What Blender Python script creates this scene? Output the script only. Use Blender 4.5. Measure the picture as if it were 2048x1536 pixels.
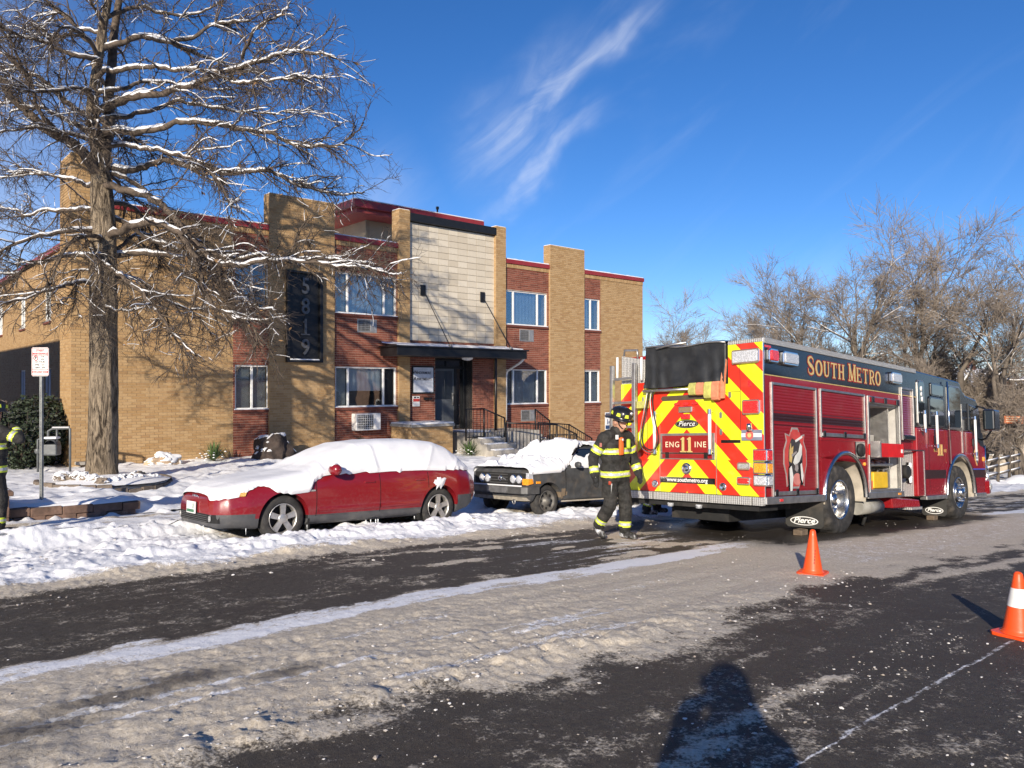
import bpy, bmesh, math, random
import numpy as np
from mathutils import Vector, Matrix, noise as mnoise
R = math.radians
S = bpy.context.scene
for o in list(bpy.data.objects): bpy.data.objects.remove(o)
COL = S.collection

# ------------------------------------------------------------------ camera
cd = bpy.data.cameras.new('camera'); cam = bpy.data.objects.new('camera', cd); COL.objects.link(cam)
cd.sensor_width = 36.0; cd.lens = 1540 / 2048 * 36; cd.clip_start = 0.02; cd.clip_end = 3000
cam.location = (0, 0, 0); cam.rotation_euler = (R(90), 0, 0)
S.camera = cam
S.render.resolution_x, S.render.resolution_y = 1024, 768
S.render.engine = 'CYCLES'

# ------------------------------------------------------------------ light
SUN_EL, SUN_AZ = R(20.3), R(14.5)          # light travels towards +Y, turned 14.5 deg to the right
ldir = Vector((math.sin(SUN_AZ) * math.cos(SUN_EL), math.cos(SUN_AZ) * math.cos(SUN_EL), -math.sin(SUN_EL)))
sd = bpy.data.lights.new('sun', 'SUN'); sd.energy = 4.6; sd.angle = R(0.53); sd.color = (1.0, 0.89, 0.74)
sun = bpy.data.objects.new('sun', sd); COL.objects.link(sun)
sun.rotation_euler = ldir.to_track_quat('-Z', 'Y').to_euler(); sun.location = (-20, -40, 30)
S.view_settings.view_transform = 'Standard'; S.view_settings.look = 'None'
S.view_settings.exposure = 0.48; S.view_settings.gamma = 1.0; S.view_settings.use_curve_mapping = False

W = bpy.data.worlds.new('World'); S.world = W; W.use_nodes = True
wn, wl = W.node_tree.nodes, W.node_tree.links
wn.clear()
def WN(t, **k):
    n = wn.new(t)
    for a, b in k.items(): setattr(n, a, b)
    return n
sky = WN('ShaderNodeTexSky'); sky.sky_type = 'NISHITA'; sky.sun_disc = False
sky.sun_elevation = SUN_EL; sky.sun_rotation = math.atan2(-ldir.x, -ldir.y)
sky.altitude = 1650; sky.air_density = 1.0; sky.dust_density = 0.25; sky.ozone_density = 5.0
tc = WN('ShaderNodeTexCoord')
# thin wind-drawn cirrus: streaked noise in sky direction, gathered along a few drifting bands
sep = WN('ShaderNodeSeparateXYZ'); wl.new(tc.outputs['Generated'], sep.inputs[0])
def wmath(op, a, b=None, c=None, clamp=False):
    n = WN('ShaderNodeMath', operation=op); n.use_clamp = clamp
    for i, v in enumerate((a, b, c)):
        if v is None: continue
        if isinstance(v, (int, float)): n.inputs[i].default_value = v
        else: wl.new(v, n.inputs[i])
    return n.outputs[0]
yy = wmath('MAXIMUM', sep.outputs['Y'], 0.05)
az = wmath('ARCTAN2', sep.outputs['X'], sep.outputs['Y'])
el = wmath('ARCSINE', sep.outputs['Z'])
ca, sa = math.cos(R(38)), math.sin(R(38))
al = wmath('ADD', wmath('MULTIPLY', az, ca), wmath('MULTIPLY', el, sa))      # along the streaks
ac = wmath('SUBTRACT', wmath('MULTIPLY', el, ca), wmath('MULTIPLY', az, sa))  # across them
def wnoise(sx, sy, det, off=0.0, dist=0.6):
    cb = WN('ShaderNodeCombineXYZ'); wl.new(wmath('MULTIPLY', al, sx), cb.inputs[0]); wl.new(wmath('MULTIPLY', ac, sy), cb.inputs[1]); cb.inputs[2].default_value = off
    n = WN('ShaderNodeTexNoise'); n.inputs['Scale'].default_value = 1; n.inputs['Detail'].default_value = det; n.inputs['Distortion'].default_value = dist; n.inputs['Roughness'].default_value = 0.6
    wl.new(cb.outputs[0], n.inputs['Vector']); return n.outputs['Fac']
warp = wmath('MULTIPLY', wmath('SUBTRACT', wnoise(5, 5, 4, 3.1), 0.5), 0.10)
acw = wmath('ADD', ac, warp)
def band(center, width, a0, a1, soft):
    g = wmath('POWER', 2.718, wmath('MULTIPLY', wmath('POWER', wmath('DIVIDE', wmath('SUBTRACT', acw, center), width), 2.0), -1.0))
    m1 = WN('ShaderNodeMapRange', interpolation_type='SMOOTHSTEP'); wl.new(al, m1.inputs[0]); m1.inputs[1].default_value = a0; m1.inputs[2].default_value = a0 + soft
    m2 = WN('ShaderNodeMapRange', interpolation_type='SMOOTHSTEP'); wl.new(al, m2.inputs[0]); m2.inputs[1].default_value = a1 - soft; m2.inputs[2].default_value = a1; m2.inputs[3].default_value = 1; m2.inputs[4].default_value = 0
    return wmath('MULTIPLY', g, wmath('MULTIPLY', m1.outputs[0], m2.outputs[0]))
CL = []
def px_dir(x, y):
    a = math.atan((x - 1024) / 1540); e = math.atan(-(y - 768) / 1540 * math.cos(a)); return a * ca + e * sa, e * ca - a * sa
for (x0, y0, x1, y1, w_, amt) in ((900, 335, 1345, 20, .013, 1.0), (960, 250, 1190, 90, .026, .5), (900, 335, 1150, 210, .042, .75), (915, 385, 1250, 270, .012, .9), (560, 480, 870, 370, .045, .6)):
    p, q = px_dir(x0, y0), px_dir(x1, y1)
    CL.append(wmath('MULTIPLY', band((p[1] + q[1]) / 2, w_, p[0] - .03, q[0] + .03, .12), amt))
tot = CL[0]
for c_ in CL[1:]: tot = wmath('MAXIMUM', tot, c_)
fib = WN('ShaderNodeMapRange', interpolation_type='SMOOTHSTEP'); wl.new(wnoise(8, 26, 8, 0.3, 1.4), fib.inputs[0]); fib.inputs[1].default_value = .22; fib.inputs[2].default_value = .80
veil = WN('ShaderNodeMapRange', interpolation_type='SMOOTHSTEP'); wl.new(wnoise(2.2, 7, 5, 7.7, .8), veil.inputs[0]); veil.inputs[1].default_value = .52; veil.inputs[2].default_value = .85; veil.inputs[4].default_value = .22
leftw = WN('ShaderNodeMapRange', interpolation_type='SMOOTHSTEP'); wl.new(az, leftw.inputs[0]); leftw.inputs[1].default_value = -.38; leftw.inputs[2].default_value = -.75; leftw.inputs[4].default_value = 1.15
lowc = WN('ShaderNodeMapRange', interpolation_type='SMOOTHSTEP'); wl.new(el, lowc.inputs[0]); lowc.inputs[1].default_value = .55; lowc.inputs[2].default_value = .12
leftc = wmath('MULTIPLY', wmath('MULTIPLY', leftw.outputs[0], lowc.outputs[0]), wmath('ADD', wmath('MULTIPLY', wnoise(4, 9, 6, 5.5, .8), 1.0), .4))
cloud = wmath('ADD', wmath('MULTIPLY', tot, wmath('ADD', wmath('MULTIPLY', fib.outputs[0], .75), .22)), veil.outputs[0], clamp=True)
cloud = wmath('MAXIMUM', cloud, leftc)
cloud = wmath('MULTIPLY', cloud, .46)
sat = WN('ShaderNodeHueSaturation'); sat.inputs['Saturation'].default_value = 1.17; sat.inputs['Value'].default_value = 1.0
tintn = WN('ShaderNodeMix', data_type='RGBA', blend_type='MULTIPLY'); tintn.inputs[0].default_value = 1.0; wl.new(sky.outputs[0], tintn.inputs[6]); tintn.inputs[7].default_value = (1.10, 1.0, 1.06, 1); wl.new(tintn.outputs[2], sat.inputs['Color'])
mx = WN('ShaderNodeMix', data_type='RGBA'); wl.new(cloud, mx.inputs[0]); wl.new(sat.outputs[0], mx.inputs[6]); mx.inputs[7].default_value = (7.2, 7.6, 8.4, 1)
bg = WN('ShaderNodeBackground'); bg.inputs[1].default_value = 0.096; wl.new(mx.outputs[2], bg.inputs[0])
wo = WN('ShaderNodeOutputWorld'); wl.new(bg.outputs[0], wo.inputs[0])

# ------------------------------------------------------------------ helpers
TH = R(48.5)
UX, UY = math.sin(TH), math.cos(TH)        # street direction u, and n = across the street, away from the camera
YAW = R(90) - TH
def P(t, n, z=0.0): return Vector((UX * t - UY * n, UY * t + UX * n, z))
def Bt(t):
    t = np.asarray(t, float); a = np.clip(t, -8, 12)
    r = .02 * a + .0021 * a * a
    b = np.clip(t - 12, 0, 50); return r + .0704 * b
def road_z(t, n): return -1.5 - .05 * np.asarray(n, float) - Bt(t)
rng = np.random.default_rng(7); random.seed(11)

class MB:
    def __init__(s): s.v = []; s.f = []; s.m = []; s.sm = []
    def add(s, vs, fs, m=0, smooth=False):
        o = len(s.v); s.v.extend([tuple(v) for v in vs])
        for f in fs: s.f.append(tuple(i + o for i in f)); s.m.append(m); s.sm.append(smooth)
        return s
    def box(s, x0, x1, y0, y1, z0, z1, m=0):
        vs = [(x, y, z) for x in (x0, x1) for y in (y0, y1) for z in (z0, z1)]
        return s.add(vs, [(0, 1, 3, 2), (4, 6, 7, 5), (0, 4, 5, 1), (2, 3, 7, 6), (0, 2, 6, 4), (1, 5, 7, 3)], m)
    def hexa(s, b, t, m=0):      # 4 bottom + 4 top points, any shape
        return s.add(list(b) + list(t), [(3, 2, 1, 0), (4, 5, 6, 7), (0, 1, 5, 4), (1, 2, 6, 5), (2, 3, 7, 6), (3, 0, 4, 7)], m)
    def prism(s, poly, ax, a, b, m=0, smooth=False):   # polygon extruded along axis ax from a to b
        def mk(p, c): q = list(p); q.insert(ax, c); return tuple(q)
        k = len(poly); vs = [mk(p, a) for p in poly] + [mk(p, b) for p in poly]
        s.add(vs, [tuple(range(k))[::-1], tuple(range(k, 2 * k))], m)
        o = len(s.v) - 2 * k
        for i in range(k):
            j = (i + 1) % k; s.f.append((o + i, o + j, o + k + j, o + k + i)); s.m.append(m); s.sm.append(smooth)
        return s
    def tube(s, path, rad, seg=8, m=0, cap=True, flat=None, smooth=True):
        path = [Vector(p) for p in path]; k = len(path)
        if not hasattr(rad, '__len__'): rad = [rad] * k
        o = len(s.v); ref = None
        for i, p in enumerate(path):
            d = (path[min(i + 1, k - 1)] - path[max(i - 1, 0)])
            if d.length < 1e-9: d = Vector((0, 0, 1))
            d.normalize()
            if ref is None: ref = Vector((0, 0, 1)) if abs(d.z) < .9 else Vector((1, 0, 0))
            a = d.cross(ref); a.normalize(); b = a.cross(d); ref = b
            for j in range(seg):
                q = 2 * math.pi * j / seg; c, sn = math.cos(q), math.sin(q)
                if flat: sn *= flat
                s.v.append(tuple(p + (a * c + b * sn) * rad[i]))
        for i in range(k - 1):
            for j in range(seg):
                j2 = (j + 1) % seg
                s.f.append((o + i * seg + j, o + i * seg + j2, o + (i + 1) * seg + j2, o + (i + 1) * seg + j)); s.m.append(m); s.sm.append(smooth)
        if cap:
            s.f.append(tuple(o + j for j in range(seg))[::-1]); s.m.append(m); s.sm.append(False)
            s.f.append(tuple(o + (k - 1) * seg + j for j in range(seg))); s.m.append(m); s.sm.append(False)
        return s
    def lathe(s, prof, c, axis, seg=24, m=0, a0=0.0, a1=2 * math.pi, smooth=True):   # prof = (along, radius)
        c = Vector(c); axis = Vector(axis).normalized(); ref = Vector((0, 0, 1)) if abs(axis.z) < .9 else Vector((1, 0, 0))
        a = axis.cross(ref).normalized(); b = axis.cross(a); o = len(s.v); k = len(prof)
        full = abs(a1 - a0 - 2 * math.pi) < 1e-6; ns = seg if full else seg + 1
        for j in range(ns):
            q = a0 + (a1 - a0) * j / seg
            for (h, r) in prof: s.v.append(tuple(c + axis * h + (a * math.cos(q) + b * math.sin(q)) * r))
        for j in range(seg):
            j2 = (j + 1) % ns
            for i in range(k - 1):
                s.f.append((o + j * k + i, o + j * k + i + 1, o + j2 * k + i + 1, o + j2 * k + i)); s.m.append(m); s.sm.append(smooth)
        return s
    def grid(s, pts, m=0, smooth=True, closeu=False, mfun=None):   # pts[i][j]
        ni, nj = len(pts), len(pts[0]); o = len(s.v)
        for r in pts: s.v.extend([tuple(p) for p in r])
        for i in range(ni if closeu else ni - 1):
            i2 = (i + 1) % ni
            for j in range(nj - 1):
                s.f.append((o + i * nj + j, o + i2 * nj + j, o + i2 * nj + j + 1, o + i * nj + j + 1)); s.m.append(mfun(i, j) if mfun else m); s.sm.append(smooth)
        return s
    def mesh(s, name, mats):
        me = bpy.data.meshes.new(name); me.from_pydata(s.v, [], s.f)
        for m in (mats if isinstance(mats, (list, tuple)) else [mats]): me.materials.append(m)
        me.polygons.foreach_set('material_index', s.m); me.polygons.foreach_set('use_smooth', s.sm); me.update(); return me
    def build(s, name, mats, parent=None, bevel=0, seg=2, fixn=False, **k):
        me = s.mesh(name, mats)
        if fixn:
            bm = bmesh.new(); bm.from_mesh(me); bmesh.ops.recalc_face_normals(bm, faces=bm.faces); bm.to_mesh(me); bm.free()
        return link(name, me, parent, bevel, seg, **k)
def link(name, me, parent=None, bevel=0, seg=2, label=None, cat=None, group=None, kind=None, loc=None, rot=None):
    o = bpy.data.objects.new(name, me); COL.objects.link(o)
    if parent is not None: o.parent = parent
    if loc is not None: o.location = loc
    if rot is not None: o.rotation_euler = rot
    if bevel:
        b = o.modifiers.new('bevel', 'BEVEL'); b.width = bevel; b.segments = seg; b.limit_method = 'ANGLE'; b.angle_limit = R(40)
    tag(o, label, cat, group, kind); return o
def tag(o, label=None, cat=None, group=None, kind=None):
    for k, v in (('label', label), ('category', cat), ('group', group), ('kind', kind)):
        if v: o[k] = v
    return o
def empty(name, loc=(0, 0, 0), rz=0.0, label=None, cat=None, group=None, parent=None):
    o = bpy.data.objects.new(name, None); COL.objects.link(o); o.location = loc; o.rotation_euler = (0, 0, rz); o.empty_display_size = .2
    if parent is not None: o.parent = parent
    return tag(o, label, cat, group)
def copy_tree(o, parent=None):
    c = o.copy(); COL.objects.link(c); c.parent = parent
    for ch in list(o.children): copy_tree(ch, c)
    return c
def np_mesh(name, co, faces, mats, smooth=True):
    me = bpy.data.meshes.new(name); co = np.asarray(co, np.float32); faces = np.asarray(faces, np.int32)
    me.vertices.add(len(co)); me.vertices.foreach_set('co', co.ravel())
    k = faces.shape[1]; me.loops.add(faces.size); me.loops.foreach_set('vertex_index', faces.ravel())
    me.polygons.add(len(faces)); me.polygons.foreach_set('loop_start', np.arange(0, faces.size, k, dtype=np.int32))
    me.polygons.foreach_set('use_smooth', np.full(len(faces), smooth)); me.update(calc_edges=True)
    for m in (mats if isinstance(mats, (list, tuple)) else [mats]): me.materials.append(m)
    return me
def evalmesh(o, keep=False):
    dg = bpy.context.evaluated_depsgraph_get(); dg.update(); me = bpy.data.meshes.new_from_object(o.evaluated_get(dg))
    if not keep: bpy.data.objects.remove(o)
    return me
# value noise on arrays
def vnoise(x, y, seed=0):
    x = np.asarray(x, float); y = np.asarray(y, float)
    xi = np.floor(x).astype(np.int64); yi = np.floor(y).astype(np.int64); xf = x - xi; yf = y - yi
    def h(a, b):
        k = (a * 374761393 + b * 668265263 + seed * 974634777) & 0x7fffffff
        k = ((k ^ (k >> 13)) * 1274126177) & 0x7fffffff
        return ((k ^ (k >> 16)) & 0xffffff) / 0xffffff
    u = xf * xf * (3 - 2 * xf); v = yf * yf * (3 - 2 * yf)
    a = h(xi, yi) * (1 - u) + h(xi + 1, yi) * u; b = h(xi, yi + 1) * (1 - u) + h(xi + 1, yi + 1) * u
    return a * (1 - v) + b * v
def fbm(x, y, oct=4, seed=0, gain=.5):
    s = 0; a = 1; tot = 0
    for i in range(oct): s = s + a * vnoise(x * 2 ** i + 17.3 * i, y * 2 ** i - 9.1 * i, seed + i); tot += a; a *= gain
    return s / tot
def sstep(a, b, x):
    k = np.clip((x - a) / (b - a), 0, 1); return k * k * (3 - 2 * k)

# ------------------------------------------------------------------ materials
class NT:
    def __init__(s, name):
        s.m = bpy.data.materials.new(name); s.m.use_nodes = True; s.n = s.m.node_tree.nodes; s.l = s.m.node_tree.links; s.n.clear()
        s.out = s.n.new('ShaderNodeOutputMaterial')
    def N(s, t, ins=None, **k):
        n = s.n.new('ShaderNode' + t)
        for a, b in k.items(): setattr(n, a, b)
        for a, b in (ins or {}).items(): s.set(n, a, b)
        return n
    def set(s, n, a, b):
        if isinstance(b, bpy.types.NodeSocket): s.l.new(b, n.inputs[a])
        else:
            i = n.inputs[a]
            if i.type in ('RGBA',) and not hasattr(b, '__len__'): b = (b, b, b, 1)
            if i.type == 'RGBA' and len(b) == 3: b = (*b, 1)
            i.default_value = b
    def math(s, op, a, b=0.0, c=0.0): return s.N('Math', {0: a, 1: b, 2: c}, operation=op).outputs[0]
    def mix(s, f, a, b): return s.N('Mix', {0: f, 6: a, 7: b}, data_type='RGBA').outputs[2]
    def ramp(s, f, a, b, c=0.0, d=1.0): return s.N('MapRange', {0: f, 1: a, 2: b, 3: c, 4: d}, interpolation_type='SMOOTHSTEP').outputs[0]
    def coord(s, k='Object'): return s.N('TexCoord').outputs[k]
    def noise(s, scale, det=3, vec=None, dist=0.0, rough=.55): return s.N('TexNoise', {'Scale': scale, 'Detail': det, 'Distortion': dist, 'Roughness': rough, 'Vector': vec if vec is not None else s.coord()}).outputs['Fac']
    def bump(s, h, strength, dist=.01, nrm=None):
        d = {'Strength': strength, 'Distance': dist, 'Height': h}
        if nrm is not None: d['Normal'] = nrm
        return s.N('Bump', d).outputs[0]
    def bsdf(s, **k):
        k = {a.replace('_', ' '): b for a, b in k.items()}
        n = s.N('BsdfPrincipled', k); s.l.new(n.outputs[0], s.out.inputs[0]); return n
def mat(name, col, rough=.6, metal=0.0, var=.12, vs=6.0, bump=0.0, bs=60.0, coat=0.0, dirt=None, dirt_amt=.5, dirt_scale=3.0, spec=.5, sheen=0.0):
    t = NT(name); c = t.coord()
    n1 = t.noise(vs, 4, c)
    base = t.mix(t.ramp(n1, .3, .7), tuple(x * (1 - var) for x in col), tuple(min(1, x * (1 + var)) for x in col))
    if dirt is not None:
        d = t.ramp(t.noise(dirt_scale, 6, c, .4, .65), .48, .72, 0, dirt_amt); base = t.mix(d, base, dirt)
    k = dict(Base_Color=base, Roughness=t.ramp(t.noise(vs * 2.3, 3, c), .2, .8, max(.02, rough * .85), min(1, rough * 1.15)), Metallic=metal, Coat_Weight=coat, Specular_IOR_Level=spec, Coat_Roughness=.06)
    if bump: k['Normal'] = t.bump(t.noise(bs, 4, c), bump, .01)
    t.bsdf(**k); return t.m
# ================================================================== GROUND
def ground_mat(name, wet=.0):
    t = NT(name); c = t.coord(); a = t.N('Attribute', attribute_name='mask'); sp = t.N('SeparateColor', {0: a.outputs['Color']})
    n1 = t.noise(9, 8, c, .3, .7); n2 = t.noise(48, 6, c, .2, .7); n3 = t.noise(190, 3, c); n4 = t.noise(1.7, 5, c, .5)
    brk = t.math('ADD', t.math('MULTIPLY', t.math('SUBTRACT', n1, .5), 1.1), t.math('MULTIPLY', t.math('SUBTRACT', n2, .5), .9))
    asp = t.mix(t.ramp(n3, .35, .72), (.030, .0255, .020), (.118, .099, .077))
    n5 = t.noise(26, 5, c, .3, .75); asp = t.mix(t.ramp(n5, .42, .72, 0, .55), asp, (.115, .10, .082)); asp = t.mix(t.ramp(n4, .4, .7, 0, .5), asp, (.058, .045, .034))
    vor = t.N('TexVoronoi', {'Vector': c, 'Scale': 55.0}, feature='F1'); grit = t.math('MULTIPLY', t.math('LESS_THAN', vor.outputs['Distance'], .17), t.ramp(n1, .48, .62))
    asp = t.mix(t.math('MULTIPLY', grit, .55), asp, (.42, .4, .37))
    slu = t.mix(t.ramp(n2, .3, .7), (.43, .365, .275), (.68, .61, .50))
    slu = t.mix(t.ramp(n1, .52, .82, 0, .6), slu, (.72, .67, .58))
    slu = t.mix(t.ramp(n4, .55, .8, 0, .35), slu, (.34, .275, .21))
    sno = t.mix(t.ramp(n2, .3, .7), (.80, .81, .83), (.9, .9, .9))
    fs = t.ramp(t.math('ADD', sp.outputs[1], brk), .34, .66); fw = t.ramp(t.math('ADD', sp.outputs[0], t.math('MULTIPLY', brk, .8)), .4, .66)
    col = t.mix(fw, t.mix(fs, asp, slu), sno)
    wet_shade_f = sp.outputs[2]; col = t.mix(t.math('MULTIPLY', wet_shade_f, .75), col, t.mix(n2, (.016, .014, .012), (.045, .038, .03)))
    cover = t.math('MAXIMUM', fs, fw)
    h = t.math('ADD', t.math('MULTIPLY', n2, .7), t.math('MULTIPLY', n3, t.math('SUBTRACT', .55, t.math('MULTIPLY', cover, .35))))
    h = t.math('ADD', h, t.math('MULTIPLY', cover, .5))
    rough = t.math('SUBTRACT', t.math('ADD', .72, t.math('MULTIPLY', fs, .1)), t.math('MULTIPLY', wet_shade_f, .42))
    t.bsdf(Base_Color=col, Roughness=rough, Specular_IOR_Level=.35, Normal=t.bump(h, .75, .016), Subsurface_Weight=0.0)
    return t.m
M_road = ground_mat('road_surface'); M_snow = None
def snow_mat(name, tint=(.86, .87, .89), rough=.65, bs=30, bstr=.35, grains=True):
    t = NT(name); c = t.coord(); n1 = t.noise(bs, 6, c, .2, .65); n2 = t.noise(3, 4, c); n3 = t.noise(bs * 7, 2, c)
    col = t.mix(t.ramp(n2, .3, .7), tuple(x * .96 for x in tint), tuple(min(1, x * 1.03) for x in tint))
    h = t.math('ADD', n1, t.math('MULTIPLY', n3, .25))
    t.bsdf(Base_Color=col, Roughness=rough, Specular_IOR_Level=.3, Normal=t.bump(h, bstr, .02), Subsurface_Weight=0.0)
    return t.m
M_snow = snow_mat('snow'); M_snowpack = snow_mat('snow_smooth', (.80, .805, .82), .65, 60, .22)

def lines(*segs):
    r = []
    for a, b, st in segs: r.extend(np.arange(a, b - 1e-6, st))
    return np.array(r + [segs[-1][1]])
def height_sheet(name, tl, nl, fz, fmask, m, kind='structure'):
    T, N = np.meshgrid(tl, nl, indexing='ij'); Z = fz(T, N)
    co = np.stack([UX * T - UY * N, UY * T + UX * N, Z], -1).reshape(-1, 3)
    a, b = len(tl), len(nl); I = np.arange(a * b).reshape(a, b)
    F = np.stack([I[:-1, :-1], I[1:, :-1], I[1:, 1:], I[:-1, 1:]], -1).reshape(-1, 4)
    me = np_mesh(name, co, F, m)
    if fmask is not None:
        at = me.color_attributes.new('mask', 'FLOAT_COLOR', 'POINT'); K = np.ones((a * b, 4), np.float32)
        for i, q in enumerate(fmask(T, N)): K[:, i] = np.clip(q, 0, 1).ravel()
        at.data.foreach_set('color', K.ravel())
    return link(name, me, kind=kind)

def road_masks(T, N):
    nw = N + (fbm(T * .45, N * .9, 4, 3) - .5) * .55 + (fbm(T * 2.5, N * 5, 3, 31) - .5) * .28
    streaky = fbm(T * .7, N * 9, 4, 12)                       # drawn out along the wheel tracks
    patch = fbm(T * 1.6, N * 3.2, 5, 22)
    bank = sstep(7.85, 8.45, nw)
    snow = sstep(8.15, 9.0, nw) * .95
    streak = np.exp(-((nw - 5.48) / .25) ** 2) * 1.05
    slush = sstep(5.75, 5.2, nw) * sstep(2.75, 3.75, nw + (patch - .5) * .6)
    near = sstep(3.4, 3.0, nw)
    far = sstep(7.5, 13, T)
    slush = slush * (.8 + .25 * sstep(.35, .6, patch))
    slush = np.maximum(slush, bank * .95)
    # lane of bare asphalt: dusty frost patches, thicker further on
    lane = sstep(5.5, 5.9, nw) * sstep(8.2, 7.8, nw)
    slush = np.maximum(slush, lane * sstep(.5, .68, patch) * (.3 + .55 * sstep(3.0, 6.5, T)))
    slush = np.maximum(slush, lane * sstep(7.5, 8.0, nw) * .45)
    snow = np.maximum(snow, lane * sstep(.54, .66, streaky) * sstep(3.2, 7, T) * .5)
    slush = np.maximum(slush, near * sstep(.62, .80, streaky) * .42)
    slush = np.maximum(slush, np.exp(-((nw - 2.42) / .16) ** 2) * sstep(1.2, 2.2, T) * sstep(6.4, 5.4, T) * .42 * sstep(.35, .6, patch))
    slush = np.maximum(slush, np.exp(-((nw - 2.05) / .16) ** 2) * sstep(.52, .66, patch) * sstep(6, 5, T) * .62)
    slush = np.maximum(slush, np.exp(-((nw - 1.15) / .38) ** 2) * sstep(.52, .68, patch) * .45)
    slush = np.maximum(slush, np.exp(-((nw - 2.85) / .2) ** 2) * sstep(6.5, 8.5, T) * .7)
    slush = np.maximum(slush, far * sstep(2.2, 3.2, nw) * sstep(.42, .6, patch) * .55)
    slush = np.maximum(slush, .15 + .17 * sstep(.35, .7, patch) + .10 * sstep(.45, .7, streaky))
    track = sum(np.exp(-((N - nc + (fbm(T * .3, 0 * N + nc, 2, 6) - .5) * .2) / .10) ** 4) for nc in (3.95, 4.55, 5.0)) * sstep(9, 5, T)
    line = np.exp(-((N + (fbm(T * 4, N * 0, 2, 5) - .5) * .03 - 1.7) / .022) ** 2) * sstep(6.6, 6.0, T)
    snow = np.maximum(snow, line * .62)
    snow = np.maximum(snow, streak * (.62 + .4 * sstep(.4, .65, streaky)))
    slush = np.maximum(slush, streak)
    mid = sstep(3.4, 3.9, nw) * sstep(5.2, 4.7, nw)
    snow = np.maximum(snow, mid * sstep(.54, .7, streaky) * .55 * sstep(9, 4, T))
    snow = np.maximum(snow, mid * sstep(6.5, 9, T) * .42); snow = np.maximum(snow, track * (.08 + .26 * sstep(.45, .65, streaky)) * slush)
    wet = np.zeros_like(N)
    def blot(t0, n0, st, sn, amt=1.0):
        return amt * np.clip(1.25 * np.exp(-((T - t0) / st) ** 2 - ((N - n0) / sn) ** 2) * (.35 + 1.2 * patch) - .12, 0, 1)
    for bl in ((1.62, 4.72, .33, .15), (2.1, 4.45, .25, .13), (1.2, 4.66, .45, .13, .9), (.75, 4.45, .35, .22, .95), (.6, 4.15, .3, .15, .7)): wet = np.maximum(wet, blot(*bl))  # wet blots; those in the left corner also paint in shadow patches
    und = sstep(8.6, 10.2, T) * sstep(18.5, 17.2, T) * sstep(4.75, 5.25, nw) * sstep(8.6, 7.6, nw)     # melt water below the engine
    wet = np.maximum(wet, und * .9); slush = slush * (1 - .75 * und); snow = snow * (1 - .85 * und)
    wet = np.maximum(wet, lane * .25 * sstep(4.5, 1.5, T) * sstep(.55, .4, patch))
    # car bays: less snow and darker ground below the two parked cars
    for a, b in ((3.9, 7.9), (9.3, 13.0)):
        q = sstep(a, a + .4, T) * sstep(b, b - .4, T) * sstep(9.95, 10.25, N) * sstep(11.5, 11.2, N); snow = snow * (1 - .55 * q); wet = np.maximum(wet, q * .35)
    return snow, slush, wet
def road_height(T, N):
    z = road_z(T, N)
    sn, sl, we = road_masks(T, N)
    nw = N + (fbm(T * .45, N * .9, 4, 3) - .5) * .55
    lump = fbm(T * 5, N * 6, 4, 41); rid = 1 - np.abs(2 * fbm(T * 11, N * 14, 3, 55) - 1); fine = fbm(T * 28, N * 32, 2, 61)
    big = fbm(T * 1.4, N * 2.2, 3, 71)
    bank = sstep(7.9, 9.1, nw)
    z = z + bank * (.035 + .07 * sstep(.38, .75, big) + .045 * sstep(.40, .80, lump) * sstep(8.0, 8.8, nw) + .018 * rid + .014 * fine)
    z = z - bank * .05 * sstep(9.95, 10.3, N)                            # thinner where the cars stand
    berm = np.exp(-((N - 9.35) / .3) ** 2) * (sstep(3.3, 4.2, T) * sstep(8.2, 7.6, T) + sstep(8.8, 9.3, T) * sstep(12, 11.4, T))
    z = z + berm * (.03 + .05 * lump)
    rough = sstep(6.5, 3.0, T) * .75 + .22
    z = z + sl * (1 - bank) * (.014 + (1 - .8 * np.exp(-((nw - 5.48) / .35) ** 2)) * rough * (.012 * sstep(.42, .72, lump) + .015 * (rid - .45) + .022 * (fine - .5)))
    for nc in (3.95, 4.55, 5.0):
        off = N - nc + (fbm(T * .3, 0 * N + nc, 2, 6) - .5) * .2; tk = np.exp(-(off / .10) ** 4) * sstep(9, 5, T) * sl * (1 - bank); z = z - tk * (.010 + .004 * np.sin(2 * math.pi * (T / .085 + 2.2 * np.abs(off) / .1))) 
    ridge = np.exp(-((nw - 3.62) / .16) ** 2) * sstep(7, 3.5, T) * sl
    z = z + ridge * (.03 * sstep(.4, .62, lump) + .02 * rid)
    z = z + .0025 * (fine - .5) + sstep(11.15, 11.75, N) * .17
    return z
tl = lines((-300, -60, 30), (-60, -10, 5), (-10, -.6, .6), (-.6, 8.4, .021), (8.4, 13, .036), (13, 22, .09), (22, 40, .4), (40, 80, 1.5), (80, 400, 30))
nl = lines((-400, -40, 40), (-40, -4, 3), (-4, .6, .35), (.6, 8.9, .021), (8.9, 11.78, .034))
height_sheet('road', tl, nl, road_height, road_masks, M_road)

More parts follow.
